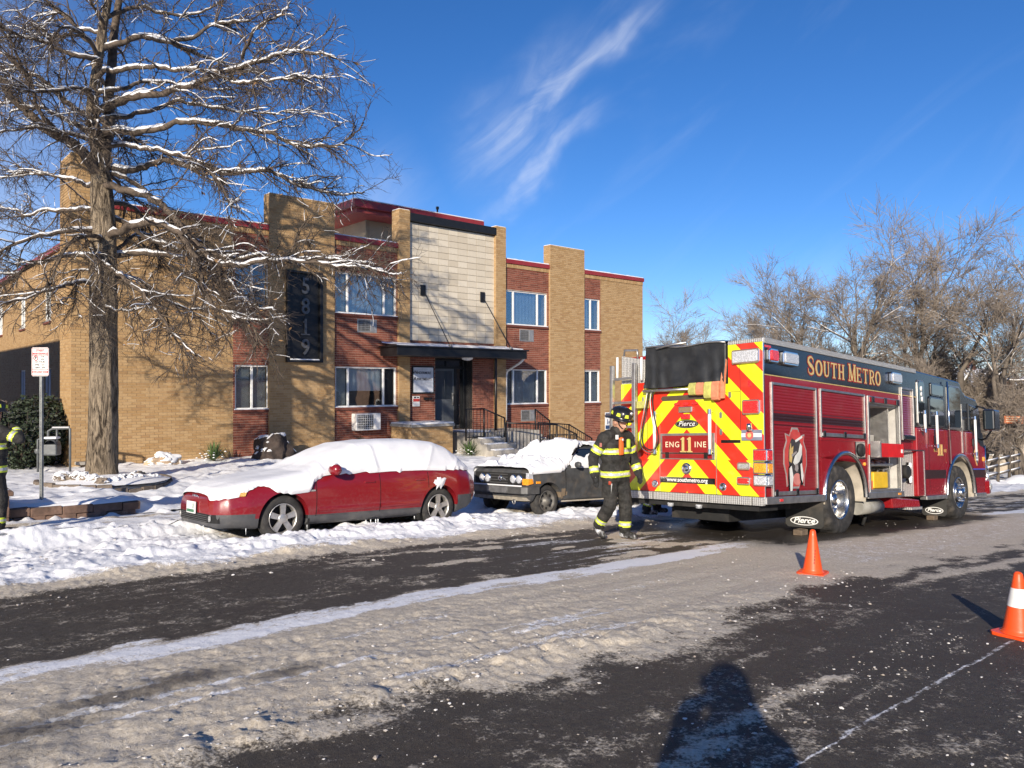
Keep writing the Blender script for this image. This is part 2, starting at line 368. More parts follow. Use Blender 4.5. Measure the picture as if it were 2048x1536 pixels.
def walk_z(T, N): return road_z(T, np.minimum(N, 13.6)) + .14
def walk_masks(T, N):
    p = fbm(T * 1.1, N * 2.4, 5, 91); e = sstep(12.05, 11.8, N) + sstep(13.2, 13.5, N)
    snow = np.clip(.42 + 1.5 * (p - .42) + .8 * e, 0, 1); return snow, .75 + 0 * N, .22 * sstep(.5, .4, p)
M_walk = ground_mat('sidewalk_ice')
M_conc = mat('concrete', (.30, .28, .25), .85, 0, .15, 4, .4, 40, dirt=(.16, .14, .12))
wt = lines((-30, -1, 1), (-1, 9, .045), (9, 22, .12), (22, 62, 1.5))
height_sheet('sidewalk', wt, lines((11.60, 13.62, .045)), lambda T, N: walk_z(T, N) + .03 * sstep(.42, .7, fbm(T * 2.5, N * 4, 4, 17)) + .06 * sstep(.45, .75, fbm(T * 5, N * 5, 3, 23)) * (sstep(12.1, 11.75, N) + sstep(13.25, 13.5, N)), walk_masks, M_walk)
ZBT, ZBZ = [-40, 2, 4, 9, 15, 21.4, 25.5, 30, 62], [-1.6, -1.85, -1.93, -1.96, -2.2, -2.5, -3.1, -3.75, -6.2]
def lawn_z(T, N):
    T = np.asarray(T, float); N = np.asarray(N, float)
    zs = walk_z(T, 13.62 + 0 * N) + .01; zb = np.interp(T, ZBT, ZBZ)
    left = sstep(4.6, 3.6, T) * sstep(-6, 1.8, T)
    f = np.maximum(sstep(13.6, 17.0, N), left * sstep(13.72, 13.86, N))
    return zs * (1 - f) + zb * f + .10 * np.exp(-((T - 3.96) ** 2 + (N - 16.5) ** 2) / .9)
def lawn_h(T, N):
    l = fbm(T * 3, N * 3, 4, 77); l2 = fbm(T * 9, N * 9, 3, 87)
    z = lawn_z(T, N) + .04 * sstep(.3, .75, l) + .018 * sstep(.4, .7, l2)
    fr_ = np.random.default_rng(5)
    for (a, b, c, d, k_) in ((2.2, 15.0, 8.5, 14.6, 17), (8.0, 14.3, 14.5, 17.3, 18), (5.6, 14.2, 8.8, 18.9, 13)):      # trails of footprints
        for i in range(k_):
            s_ = 1 if i % 2 else -1; tt_ = a + (c - a) * i / k_ + fr_.normal(0, .04); nn_ = b + (d - b) * i / k_ + s_ * .12 + fr_.normal(0, .03); z = z - .07 * np.exp(-(((T - tt_) / .14) ** 2 + ((N - nn_) / .08) ** 2) ** 2)
    return z
lt = lines((-60, -4, 2), (-4, 1, .2), (1, 12, .06), (12, 25, .14), (25, 62, 1.0)); ln = lines((13.62, 20.2, .06), (20.2, 24, .3), (24, 60, 2))
height_sheet('snowy_lawn', lt, ln, lawn_h, None, M_snow)
# the land beyond, out to the horizon
gt = np.array([-1500, -600, -250, -120, -80, -62, -40, -20, 0, 15, 30, 45, 61, 66, 75, 90, 120, 200, 350, 700, 1500.]); gn = np.array([-1500, -700, -390, -200, -60, -10, 10.9, 13.7, 20, 26, 35, 45, 58, 75, 100, 150, 250, 500, 900, 1500.])
def far_z(T, N):
    z = np.where(T < 62, np.where(N < 11, road_z(T, N) - .9, np.interp(T, ZBT, ZBZ) - .9), road_z(62, np.clip(N, 0, 12)) + .012 * (T - 62) + .03 * np.clip(N - 12, 0, 60))
    return np.maximum(z, -9) + .4 * (fbm(T * .02, N * .02, 3, 9) - .5)
height_sheet('ground', gt, gn, far_z, None, M_snow)

# loose lumps of ice and slush thrown about by tyres
def lumps(name, spots, m, label, cat, seed=1):
    r = np.random.default_rng(seed); base = np.array([(0, 0, 1), (1, 0, 0), (0, 1, 0), (-1, 0, 0), (0, -1, 0), (0, 0, -.4), (.7, .7, .55), (-.7, .7, .5), (-.7, -.7, .55), (.7, -.7, .5)], float)
    fs = np.array([(0, 6, 7), (0, 7, 8), (0, 8, 9), (0, 9, 6), (6, 1, 2), (6, 2, 7), (7, 2, 3), (7, 3, 8), (8, 3, 4), (8, 4, 9), (9, 4, 1), (9, 1, 6), (1, 5, 2), (2, 5, 3), (3, 5, 4), (4, 5, 1)][:12] + [(0, 6, 7)] * 0)
    V = []; F = []
    for i, (t, n, s) in enumerate(spots):
        a = r.uniform(0, 6.28); c, sn = math.cos(a), math.sin(a); b = base * r.uniform(.6, 1.25, (10, 3)) * s * np.array([1.2, .8, .62])
        b = np.stack([b[:, 0] * c - b[:, 1] * sn, b[:, 0] * sn + b[:, 1] * c, b[:, 2]], 1)
        p = P(t, n, 0); z = float(spot_z[i]); V.append(b + np.array([p.x, p.y, z + .12 * s])); F.append(fs + 10 * i)
    me = np_mesh(name, np.concatenate(V), np.concatenate(F), m, smooth=False)
    return link(name, me, label=label, cat=cat, kind='stuff')
def slush_lump_mat():
    t = NT('slush_lumps'); g = t.N('NewGeometry'); r_ = g.outputs['Random Per Island']; n = t.noise(60, 4)
    col = t.mix(t.ramp(r_, 0, 1), (.36, .30, .24), (.82, .81, .79)); col = t.mix(t.math('MULTIPLY', n, .4), col, (.5, .45, .38))
    t.bsdf(Base_Color=col, Roughness=.7, Normal=t.bump(n, .5, .01)); return t.m
M_lump = slush_lump_mat()
spots = []
def scat(k, t0, t1, n0, n1, s0, s1, gauss=None):
    for _ in range(k):
        t = rng.uniform(t0, t1); n = rng.normal(*gauss) if gauss else rng.uniform(n0, n1)
        spots.append((t, n, .42 * (s0 + (s1 - s0) * rng.random() ** 5)))
scat(520, 1.5, 6.2, 0, 0, .006, .034, (2.03, .17)); scat(420, 2.4, 7, .6, 1.7, .005, .028); scat(700, .5, 8, 0, 0, .006, .036, (3.55, .28))
scat(360, .5, 9, 2.2, 3.3, .004, .018); scat(420, .5, 8, 3.6, 5.2, .006, .034); scat(420, 0.8, 12, 0, 0, .008, .05, (8.1, .35)); scat(520, .8, 10, 5.7, 8, .005, .018)
scat(160, .5, 10, 9, 11.3, .02, .075); scat(120, 9, 16, 3.5, 6.5, .008, .03); scat(150, 1.0, 3.6, 0, 0, .012, .05, (3.75, .35))
sa_ = np.array(spots); spot_z = road_height(sa_[:, 0], sa_[:, 1])
lumps('slush_lumps', spots, M_lump, 'loose crumbs and lumps of ice and slush strewn over the street', 'slush')
# ================================================================== APARTMENT BUILDING
def text_obj(name, s, size, m, parent, mtx, ext=.004, shear=0.0, bold=0.0, sx=1.0, align='CENTER', space=1.0):
    c = bpy.data.curves.new(name, 'FONT'); c.body = s; c.size = size; c.extrude = ext; c.shear = shear; c.offset = bold; c.align_x = align; c.align_y = 'CENTER'; c.space_character = space; c.resolution_u = 4
    o = bpy.data.objects.new(name, c); COL.objects.link(o); me = evalmesh(o)
    me.name = name; me.transform(mtx @ Matrix.Diagonal((sx, 1, 1, 1))); me.materials.clear(); me.materials.append(m)
    return link(name, me, parent)
def brick_mat(name, a, b, c3):
    t = NT(name); g = t.N('NewGeometry'); oi = t.N('ObjectInfo'); r_ = t.math('FRACT', t.math('ADD', g.outputs['Random Per Island'], t.math('MULTIPLY', oi.outputs['Random'], .97)))
    n = t.noise(40, 5); n2 = t.noise(.6, 4)
    col = t.mix(t.ramp(r_, 0, .8), a, b); col = t.mix(t.ramp(r_, .84, .98, 0, .75), col, c3)
    col = t.mix(t.ramp(n, .35, .75, 0, .35), col, tuple(x * .55 for x in a)); col = t.mix(t.ramp(n2, .45, .75, 0, .3), col, tuple(x * .7 for x in b))
    t.bsdf(Base_Color=col, Roughness=.85, Specular_IOR_Level=.25, Normal=t.bump(n, .5, .006)); return t.m
M_tan = brick_mat('tan_brick', (.40, .248, .112), (.485, .325, .165), (.33, .19, .085)); M_red = brick_mat('red_brick', (.19, .058, .036), (.29, .098, .062), (.12, .04, .03))
M_tanm = mat('tan_mortar', (.41, .30, .18), .9, 0, .12, 3, .3, 80); M_redm = mat('red_mortar', (.47, .34, .25), .9, 0, .1, 3, .3, 80)
M_cap = mat('red_metal_cap', (.27, .028, .03), .42, 0, .1, 2, .1, 20, dirt=(.28, .07, .06), dirt_amt=.35)
M_white = mat('white_paint', (.78, .77, .74), .45, 0, .05, 4); M_black = mat('black_paint', (.012, .012, .013), .45, 0, .15, 8, .1, 60)
M_tile = None
def tile_mat():
    t = NT('stone_tile'); oi = t.N('ObjectInfo'); n = t.noise(14, 6, None, .6); n2 = t.noise(70, 3)
    col = t.mix(oi.outputs['Random'], (.55, .48, .365), (.67, .60, .475)); col = t.mix(t.ramp(n, .5, .78, 0, .4), col, (.46, .39, .28))
    t.bsdf(Base_Color=col, Roughness=.6, Normal=t.bump(n2, .25, .005)); return t.m
M_tile = tile_mat()
def glass_mat(name, tint=(.55, .62, .66), refl=.09):
    t = NT(name); tr = t.N('BsdfTransparent', {0: tint}); gl = t.N('BsdfGlossy', {'Color': (.95, .97, 1), 'Roughness': .015}); lw = t.N('LayerWeight', {0: .35})
    wv = t.bump(t.noise(.9, 2), .06, .05); t.set(gl, 'Normal', wv)
    f = t.math('ADD', t.math('MULTIPLY', lw.outputs['Fresnel'], .6), refl); mxs = t.N('MixShader', {0: f}); t.l.new(tr.outputs[0], mxs.inputs[1]); t.l.new(gl.outputs[0], mxs.inputs[2]); t.l.new(mxs.outputs[0], t.out.inputs[0]); return t.m
M_glass = glass_mat('window_glass', (.86, .9, .92), .10)
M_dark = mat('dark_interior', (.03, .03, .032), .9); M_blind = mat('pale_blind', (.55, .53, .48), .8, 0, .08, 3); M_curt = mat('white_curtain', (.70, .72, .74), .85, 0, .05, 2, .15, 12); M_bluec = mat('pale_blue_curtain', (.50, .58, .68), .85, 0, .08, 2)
BO = Vector((3.92, 20.05, -1.96))
bld = empty('apartment_building', P(BO.x, BO.y, BO.z), YAW, 'two-storey tan and red brick apartment block with tiled entrance bay', 'building')
def bb(mb, name, mats, parent=bld, **k):
    mb.v = [(v[0] - BO.x, v[1] - BO.y, v[2] - BO.z) for v in mb.v]; return mb.build(name, mats, parent, **k)
def rect_cut(t0, t1, z0, z1, holes):
    ts = sorted({t0, t1, *[min(max(h[i], t0), t1) for h in holes for i in (0, 1)]}); zs = sorted({z0, z1, *[min(max(h[i], z0), z1) for h in holes for i in (2, 3)]}); out = []
    for i in range(len(ts) - 1):
        for j in range(len(zs) - 1):
            a, b = (ts[i] + ts[i + 1]) / 2, (zs[j] + zs[j + 1]) / 2
            if not any(h[0] < a < h[1] and h[2] < b < h[3] for h in holes): out.append((ts[i], ts[i + 1], zs[j], zs[j + 1]))
    return out
BL, BH, MJ = .2032, .0677, .011
def brick_rects(t0, t1, z0, z1, holes, solo=None):
    out = []; s_out = []; k = 0; nrow = int(math.ceil((z1 - z0) / BH))
    for r_ in range(nrow):
        za = z0 + r_ * BH; zb = min(za + BH - MJ, z1)
        if zb - za < .02: continue
        zc = (za + zb) / 2; iv = [(t0, t1)]
        for h in holes:
            if h[2] < zc < h[3]:
                nv = []
                for a, b in iv:
                    if h[1] <= a or h[0] >= b: nv.append((a, b)); continue
                    if h[0] > a: nv.append((a, h[0]))
                    if h[1] < b: nv.append((h[1], b))
                iv = nv
        for a, b in iv:
            x = math.floor((a - t0) / BL) * BL + t0 - (BL / 2 if r_ % 2 else 0)
            while x < b:
                c, d = max(x, a), min(x + BL - MJ, b); x += BL
                if d - c < .025: continue
                if solo and d - c > BL - MJ - .001 and zb - za > BH - MJ - .001 and solo[0] <= c and d <= solo[1] and solo[2] <= za and zb <= solo[3] and len(s_out) < 298: s_out.append((c, d, za, zb))
                else: out.append((c, d, za, zb))
    return out, s_out
def brick_mesh(name, rects, face, m, axis='t', proud=.007):
    r = np.array(rects); k = len(r); j = rng.uniform(-.0015, .0015, k); V = np.zeros((k, 8, 3))
    for i, (a, dn, c) in enumerate(((0, 0, 2), (1, 0, 2), (1, 0, 3), (0, 0, 3), (0, 1, 2), (1, 1, 2), (1, 1, 3), (0, 1, 3))):
        q = face - proud + j if dn == 0 else face + .006
        if axis == 't': V[:, i, 0] = r[:, a]; V[:, i, 1] = q
        else: V[:, i, 1] = r[:, a]; V[:, i, 0] = q
        V[:, i, 2] = r[:, c]
    V -= np.array([BO.x, BO.y, BO.z]); f = np.array([(0, 1, 2, 3), (0, 4, 5, 1), (1, 5, 6, 2), (2, 6, 7, 3), (3, 7, 4, 0)])
    if axis != 't': f = f[:, ::-1]
    return np_mesh(name, V.reshape(-1, 3), (f[None] + 8 * np.arange(k)[:, None, None]).reshape(-1, 4), m, smooth=False)
def panel(name, t0, t1, z0, z1, face, holes, bm_, mm, depth=.3, solo=None, sides=()):
    mb = MB()
    for a, b, c, d in rect_cut(t0, t1, z0, z1, holes): mb.box(a, b, face, face + depth, c, d)
    w = bb(mb, name, mm)
    rc, so = brick_rects(t0 + .002, t1 - .002, z0, z1, holes, solo)
    o = link('bricks', brick_mesh('bricks', rc, face, bm_), w, kind='stuff')
    if so:
        me = MB().box(0, BL - MJ, -.009, .006, 0, BH - MJ).mesh('brick', bm_)
        for (a, b, c, d) in so:
            link('brick', me, w, loc=(a - BO.x, face - BO.y + rng.uniform(-.001, .001), c - BO.z))
    for sd_, n1 in sides:      # returns facing left (-t)
        rc, _ = brick_rects(face + .012, n1, z0, z1, []); link('bricks', brick_mesh('bricks', rc, sd_, bm_, 'n'), w, kind='stuff')
    return w
WIN = []
F0 = 20.05; Z0 = -2.6; ZT = 4.17
wins = dict(a_lo=(7.98, 8.93, -.68, .51), a_up=(7.98, 8.93, 2.06, 3.26), b_lo=(10.92, 13.0, -.68, .51), b_up=(10.92, 13.0, 2.06, 3.26), c_lo=(17.44, 19.43, -.71, .52), c_up=(17.44, 19.43, 2.06, 3.26), d_lo=(21.36, 22.27, -.71, .52), d_up=(21.36, 22.27, 2.06, 3.26))
acs = dict(b_up=(11.63, 12.3, 1.54, 1.93), c_up=(18.08, 18.76, 1.5, 1.92), c_lo=(18.15, 18.8, -1.3, -.92))
H = lambda *k: [wins[x] for x in k]
panel('tan_brick_wall', 4.14, 7.93, Z0, ZT - .14, F0, [], M_tan, M_tanm, solo=(5.25, 7.93, -1.98, -.45))
panel('red_brick_panel', 7.93, 8.98, Z0, ZT - .14, F0, H('a_lo', 'a_up'), M_red, M_redm)
panel('tan_brick_pier', 8.90, 10.86, Z0, 5.12, F0 - .07, [], M_tan, M_tanm, .36, sides=((8.90, F0 + .28),))
panel('red_brick_panel', 10.86, 13.04, Z0, ZT - .14, F0, H('b_lo', 'b_up') + [acs['b_up']], M_red, M_redm)
panel('tan_brick_pilaster', 13.04, 13.44, Z0, 5.31, F0 - .09, [], M_tan, M_tanm, .4, sides=((13.04, F0 + .3),))
DOOR = (14.47, 16.0, -1.5, .84)
panel('red_brick_panel', 13.44, 16.93, Z0, 1.36, F0 + .02, [DOOR], M_red, M_redm)
panel('tan_brick_pilaster', 16.93, 17.38, Z0, 5.31, F0 - .09, [], M_tan, M_tanm, .4, sides=((16.93, F0 + .3),))
panel('red_brick_panel', 17.38, 19.52, Z0, ZT - .14, F0, H('c_lo', 'c_up') + [acs['c_up'], acs['c_lo']], M_red, M_redm)
panel('tan_brick_pier', 19.52, 21.33, Z0 - .5, 4.98, F0 - .07, [], M_tan, M_tanm, .34, sides=((19.52, F0 + .27),))
panel('red_brick_panel', 21.33, 22.3, Z0 - .5, ZT - .14, F0, H('d_lo', 'd_up'), M_red, M_redm)
panel('tan_brick_wall', 22.3, 24.87, Z0 - 1.0, ZT - .14, F0, [], M_tan, M_tanm)
# tall corner pier and the wing behind it
panel('tan_brick_pier', 4.138, 5.02, Z0, 5.28, F0 - .05, [], M_tan, M_tanm, 1.1, sides=((4.138, F0 + 1.04),))
swins = [(22.3, 23.2, 2.05, 3.3), (25.0, 25.9, 2.05, 3.3), (28.6, 29.6, 2.05, 3.3), (33, 34, 2.05, 3.3), (33, 34, -.7, .52), (38, 39, 2.05, 3.3), (22.4, 23.3, -.7, .52), (25.1, 26.0, -.7, .52), (28.6, 29.6, -.7, .52)]
mb = MB(); SW = 5.35
for a, b, c, d in rect_cut(21.14, 52, Z0, ZT, swins): mb.box(SW, SW + .3, a, b, c, d)
w = bb(mb, 'wing_wall', M_tanm); rc, _ = brick_rects(21.2, 52, Z0, ZT, swins); link('bricks', brick_mesh('bricks', rc, SW, M_tan, 'n'), w, kind='stuff')
# soldier courses (upright bricks) below each cap
for a, b in ((5.02, 8.9), (10.86, 13.04), (17.38, 19.52), (21.33, 24.87)):
    k = int((b - a) / .077); mb = MB(); mb.box(a, b, F0 + .008, F0 + .3, ZT - .14, ZT); w = bb(mb, 'soldier_course', M_tanm)
    mb = MB()
    for i in range(k): x = a + (b - a) * i / k; mb.box(x + .005, x + (b - a) / k - .006, F0 - .03 + rng.uniform(-.003, .003), F0 + .02, ZT - .138, ZT - .006)
    bb(mb, 'bricks', M_tan, w, kind='stuff'); 
for o in [c for c in bld.children if c.name.startswith('soldier')]:
    for ch in o.children: pass
for a, b, nn in ((5.02, 8.9, 0), (10.86, 13.04, 0), (17.38, 19.52, 0), (21.33, 24.9, 0)):
    c = bb(MB().box(a, b, F0 - .07, F0 + .42, ZT, ZT + .15), 'parapet_cap', M_cap, bevel=.012)
    ys = np.linspace(a + .02, b - .02, max(3, int((b - a) / .15))); pts = [[(y, F0 - .04 + .02 * rng.random(), ZT + .149), (y, F0 - .03, ZT + .175 + .02 * rng.random()), (y, F0 + .15, ZT + .20 + .02 * rng.random()), (y, F0 + .4, ZT + .17)] for y in ys]
    bb(MB().grid(pts), 'snow', M_snowpack, c)
c = bb(MB().box(SW - .1, SW + .45, 21.2, 52, ZT, ZT + .16), 'parapet_cap', M_cap, bevel=.012)
bb(MB().box(SW + .3, 24.8, F0 + .3, 35.9, 3.7, 4.05), 'roof', M_snowpack)
bb(MB().box(24.6, 24.868, F0 + .3, 35.9, Z0 - 1, ZT).box(24.5, 24.9, F0 + .32, 36, ZT, ZT + .15), 'end_wall', M_tan)
# thin snow and brick rowlock tops on the taller piers
for a, b, n0, n1, zt in ((4.138, 5.02, F0 - .05, F0 + 1.05, 5.28), (8.9, 10.86, F0 - .07, F0 + .29, 5.12), (13.04, 13.44, F0 - .09, F0 + .31, 5.31), (16.93, 17.38, F0 - .09, F0 + .31, 5.31), (19.52, 21.33, F0 - .07, F0 + .27, 4.98)):
    mb = MB(); k = max(4, int((b - a) / .075))
    for i in range(k): x = a + (b - a) * i / k; mb.box(x + .004, x + (b - a) / k - .004, n0 - .014, n1 + .01, zt + .002, zt + .062)
    cc = bb(mb, 'rowlock_course', M_tan); bb(MB().box(a + .01, b - .01, n0 + .01, n1, zt + .06, zt + .085), 'snow', M_snowpack, cc, bevel=.008)
# ---- windows
def window(t0, t1, z0, z1, mull, inside, face=F0, side=False, snow=True, sill=True):
    def bx(mb, a, b, n0, n1, c, d):
        return mb.box(n0 - F0 + SW, n1 - F0 + SW, a, b, c, d) if side else mb.box(a, b, n0, n1, c, d)
    g = .045; fr = MB(); n0, n1 = face + .035, face + .1
    bx(fr, t0, t0 + g, n0, n1, z0, z1); bx(fr, t1 - g, t1, n0, n1, z0, z1); bx(fr, t0 + g, t1 - g, n0, n1, z0, z0 + g); bx(fr, t0 + g, t1 - g, n0, n1, z1 - g, z1)
    ms = [t0 + (t1 - t0) * q for q in mull]
    for x in ms: bx(fr, x - .028, x + .028, n0, n1, z0 + g, z1 - g)
    w = bb(fr, 'window', M_white, bevel=.004)
    ed = [t0 + g - .028] + ms + [t1 - g + .028]
    for a, b in zip(ed[:-1], ed[1:]): bb(bx(MB(), a + .026, b - .026, n0 + .03, n0 + .036, z0 + g - .004, z1 - g + .004), 'pane', M_glass, w)
    for i, (a, b) in enumerate(zip(ed[:-1], ed[1:])):
        kind = inside[i % len(inside)]
        if kind is None: continue
        m_, fr0, fr1 = kind; zz0 = z0 + (z1 - z0) * fr0; zz1 = z0 + (z1 - z0) * fr1; mbx = MB()
        if side or m_ is M_blind:
            q = zz0
            while q < zz1: bx(mbx, a + .03, b - .03, n1 + .05, n1 + .058, q, min(q + .021, zz1)); q += .025
        else:
            k = max(6, int((b - a) / .035)); pts = [[(a + .02 + (b - a - .04) * j / k, n1 + .06 + .012 * math.sin(j * 1.35), z) for z in (zz0, zz1)] for j in range(k + 1)]; mbx.grid(pts)
        bb(mbx, 'blind' if m_ is M_blind else 'curtain', m_, w)
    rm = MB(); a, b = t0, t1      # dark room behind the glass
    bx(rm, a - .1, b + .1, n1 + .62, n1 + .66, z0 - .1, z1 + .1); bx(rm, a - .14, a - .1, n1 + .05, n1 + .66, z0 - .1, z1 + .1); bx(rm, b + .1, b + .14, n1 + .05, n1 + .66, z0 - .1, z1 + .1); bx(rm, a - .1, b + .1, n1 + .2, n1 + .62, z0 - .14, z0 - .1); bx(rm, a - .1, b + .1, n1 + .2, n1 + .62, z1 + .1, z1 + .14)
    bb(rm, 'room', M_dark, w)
    if sill:
        s_ = bb(bx(MB(), t0 - .05, t1 + .05, face - .055, face + .04, z0 - .085, z0 - .004), 'sill', M_sill, bevel=.02)
        if snow: bb(bx(MB(), t0 - .03, t1 + .03, face - .045, face + .03, z0 - .006, z0 + .022), 'snow', M_snowpack, s_, bevel=.012)
    return w
M_sill = brick_mat('sill_brick', (.15, .05, .035), (.2, .07, .048), (.12, .04, .03))
M_books = mat('shelf_clutter', (.12, .10, .13), .7, 0, .6, 25)
N_ = None
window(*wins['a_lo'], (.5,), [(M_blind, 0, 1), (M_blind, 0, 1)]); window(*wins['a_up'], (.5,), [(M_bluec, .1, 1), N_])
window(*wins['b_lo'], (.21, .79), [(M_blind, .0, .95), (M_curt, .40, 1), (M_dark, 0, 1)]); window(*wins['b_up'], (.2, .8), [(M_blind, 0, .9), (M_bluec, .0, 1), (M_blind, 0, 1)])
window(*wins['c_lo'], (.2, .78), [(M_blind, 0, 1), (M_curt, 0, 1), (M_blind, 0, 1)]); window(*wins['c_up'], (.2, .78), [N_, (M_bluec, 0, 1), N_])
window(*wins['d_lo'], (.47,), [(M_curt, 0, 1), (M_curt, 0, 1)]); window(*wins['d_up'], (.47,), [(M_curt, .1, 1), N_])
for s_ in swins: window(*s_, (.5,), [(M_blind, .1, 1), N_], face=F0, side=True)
# ---- air conditioners
M_alu = mat('dull_aluminium', (.42, .41, .39), .5, .6, .15, 8); M_grille = mat('dark_grille', (.05, .05, .05), .6)
def ac_unit(t0, t1, z0, z1, proud):
    f = F0 - proud; mb = MB(); g = .035
    mb.box(t0, t1, f, F0 + .15, z0, z0 + g).box(t0, t1, f, F0 + .15, z1 - g, z1).box(t0, t0 + g, f, F0 + .15, z0 + g, z1 - g).box(t1 - .22, t1, f + .004, F0 + .15, z0 + g, z1 - g)
    a = bb(mb, 'air_conditioner', M_white if proud > .05 else M_alu, bevel=.006)
    mb = MB(); mb.box(t0 + g, t1 - .22, f + .05, f + .06, z0 + g, z1 - g); bb(mb, 'core', M_grille, a)
    mb = MB(); k = 9
    for i in range(k): x = t0 + g + (t1 - .22 - t0 - g) * (i + .5) / k; mb.box(x - .005, x + .005, f + .012, f + .02, z0 + g, z1 - g)
    for i in range(6): z = z0 + g + (z1 - z0 - 2 * g) * (i + .5) / 6; mb.box(t0 + g, t1 - .22, f + .008, f + .0119, z - .005, z + .005)
    bb(mb, 'grille', M_white if proud > .05 else M_alu, a)
    return a
ac_unit(11.45, 12.27, -1.36, -.87, .28); ac_unit(*acs['b_up'], .02); ac_unit(*acs['c_up'], .02); ac_unit(*acs['c_lo'], .02)
# ---- tiled bay over the entrance
bb(MB().box(13.44, 16.93, F0 + .03, F0 + .3, 1.36, 5.05), 'tile_backing', mat('tile_grout', (.20, .17, .125), .9))
bay = [c for c in bld.children if c.name.startswith('tile_backing')][0]
nc, nr = 9, 18; tw, th_ = 3.49 / nc, 3.68 / nr
tme = {}
for i in range(nc):
    for j in range(nr):
        me = MB().box(0, tw - .012, -.02, .012, 0, th_ - .012).mesh('tile', M_tile) if not tme else tme['m']; tme['m'] = me
        o = link('tile', me, bay, loc=(13.44 + i * tw + .006 - BO.x, F0 + .022 + rng.uniform(-.0025, .0025) - BO.y, 1.366 + j * th_ - BO.z))
bb(MB().box(13.441, 16.929, F0 - .12, F0 + .32, 5.06, 5.31), 'black_fascia', M_black, bevel=.01)
# ---- penthouse with a broad red roof
mb = MB().box(13.7, 17.6, 23.0, 28, 4.0, 5.62); ph = bb(mb, 'penthouse_wall', mat('tan_siding', (.42, .34, .22), .8, 0, .06, 2))
M_pt = mat('tan_board', (.34, .28, .18), .8, 0, .08, 2)
bb(MB().box(14.9, 15.0, 22.96, 23.01, 4.0, 5.62).box(13.66, 13.8, 22.95, 23.01, 4.0, 5.62).box(16.6, 17.6, 22.95, 22.99, 4.0, 5.6), 'batten', M_pt, ph)
mb = MB().box(12.65, 18.05, 21.95, 29, 5.74, 5.99); rf = bb(mb, 'penthouse_roof', M_cap, bevel=.01)
bb(MB().box(12.8, 17.95, 22.08, 28.9, 5.6, 5.738), 'soffit', mat('red_soffit', (.34, .06, .05), .6), rf)
bb(MB().box(12.66, 18.04, 21.96, 28.9, 5.992, 6.03), 'snow', M_snowpack, rf, bevel=.015)
bb(MB().tube([(16.4, 22.6, 6.0), (16.4, 22.6, 6.32)], .03, 8).box(16.36, 16.44, 22.56, 22.64, 6.3, 6.4), 'vent_pipe', M_black, rf)
# ---- street number panel
sg = bb(MB().box(9.36, 10.44, F0 - .19, F0 - .068, .60, .66).box(9.36, 10.44, F0 - .19, F0 - .068, 3.08, 3.14).box(9.36, 9.43, F0 - .19, F0 - .068, .66, 3.08).box(10.35, 10.44, F0 - .19, F0 - .068, .66, 3.08).box(9.43, 10.35, F0 - .10, F0 - .069, .66, 3.08), 'number_panel', M_black, bevel=.006)
M_num = mat('brushed_numeral', (.12, .123, .13), .4, .5, .1, 6)
FR = Matrix(((1, 0, 0, 0), (0, 0, -1, 0), (0, 1, 0, 0), (0, 0, 0, 1)))       # text facing -n
def ftext(name, s, size, m, parent, t, z, n, **k): return text_obj(name, s, size, m, parent, Matrix.Translation(Vector((t, n, z)) - BO) @ FR, **k)
bb(MB().box(9.80, 10.06, F0 - .145, F0 - .104, 1.365, 1.40).box(9.86, 9.93, F0 - .145, F0 - .105, 1.71, 1.76), 'numeral_serif', M_num, sg, kind='stuff')
for i, ch in enumerate('5819'): ftext('numeral', ch, .62, M_num, sg, 9.93, 2.72 - i * .57, F0 - .125, ext=.02, bold=.008, sx=.85)
bb(MB().box(9.45, 10.33, F0 - .185, F0 - .10, .662, .70), 'snow', M_snowpack, sg, bevel=.012)
# ---- canopy
cn = bb(MB().box(12.36, 17.5, 19.02, F0 - .1, .84, 1.09).box(12.30, 17.56, 18.97, F0 - .1, 1.092, 1.14), 'canopy', M_black, bevel=.012)
yy_ = np.linspace(12.4, 17.4, 40); bb(MB().grid([[(y, 19.08, 1.141), (y, 19.13, 1.165 + .02 * rng.random()), (y, 19.5, 1.19 + .03 * rng.random()), (y, F0 - .16, 1.23 + .04 * rng.random()), (y, F0 - .101, 1.27 + .02 * rng.random())] for y in yy_]), 'snow', M_snowpack, cn)
for tb, zb_, tf in ((13.98, 2.95, 14.35), (16.4, 2.92, 16.85)):
    br = bb(MB().box(tb - .09, tb + .09, F0 - .04, F0 + .004, zb_ - .17, zb_ + .17), 'tie_bracket', M_black, cn, bevel=.006)
    bb(MB().tube([(tb, F0 - .06, zb_ - .02), (tf, 19.1, 1.16)], .014, 8), 'tie_rod', M_black, cn)
    bb(MB().lathe([(-.05, .02), (-.04, .05), (.04, .05), (.05, .02)], (tf, 19.1, 1.18), (1, 0, 0), 12), 'tie_eye', M_alu, cn)
bb(MB().lathe([(0, .19), (-.05, .17), (-.085, .09), (-.095, .001)], (15.25, 19.4, .84), (0, 0, 1), 20), 'ceiling_lamp', mat('frosted_lens', (.7, .7, .68), .4), cn)
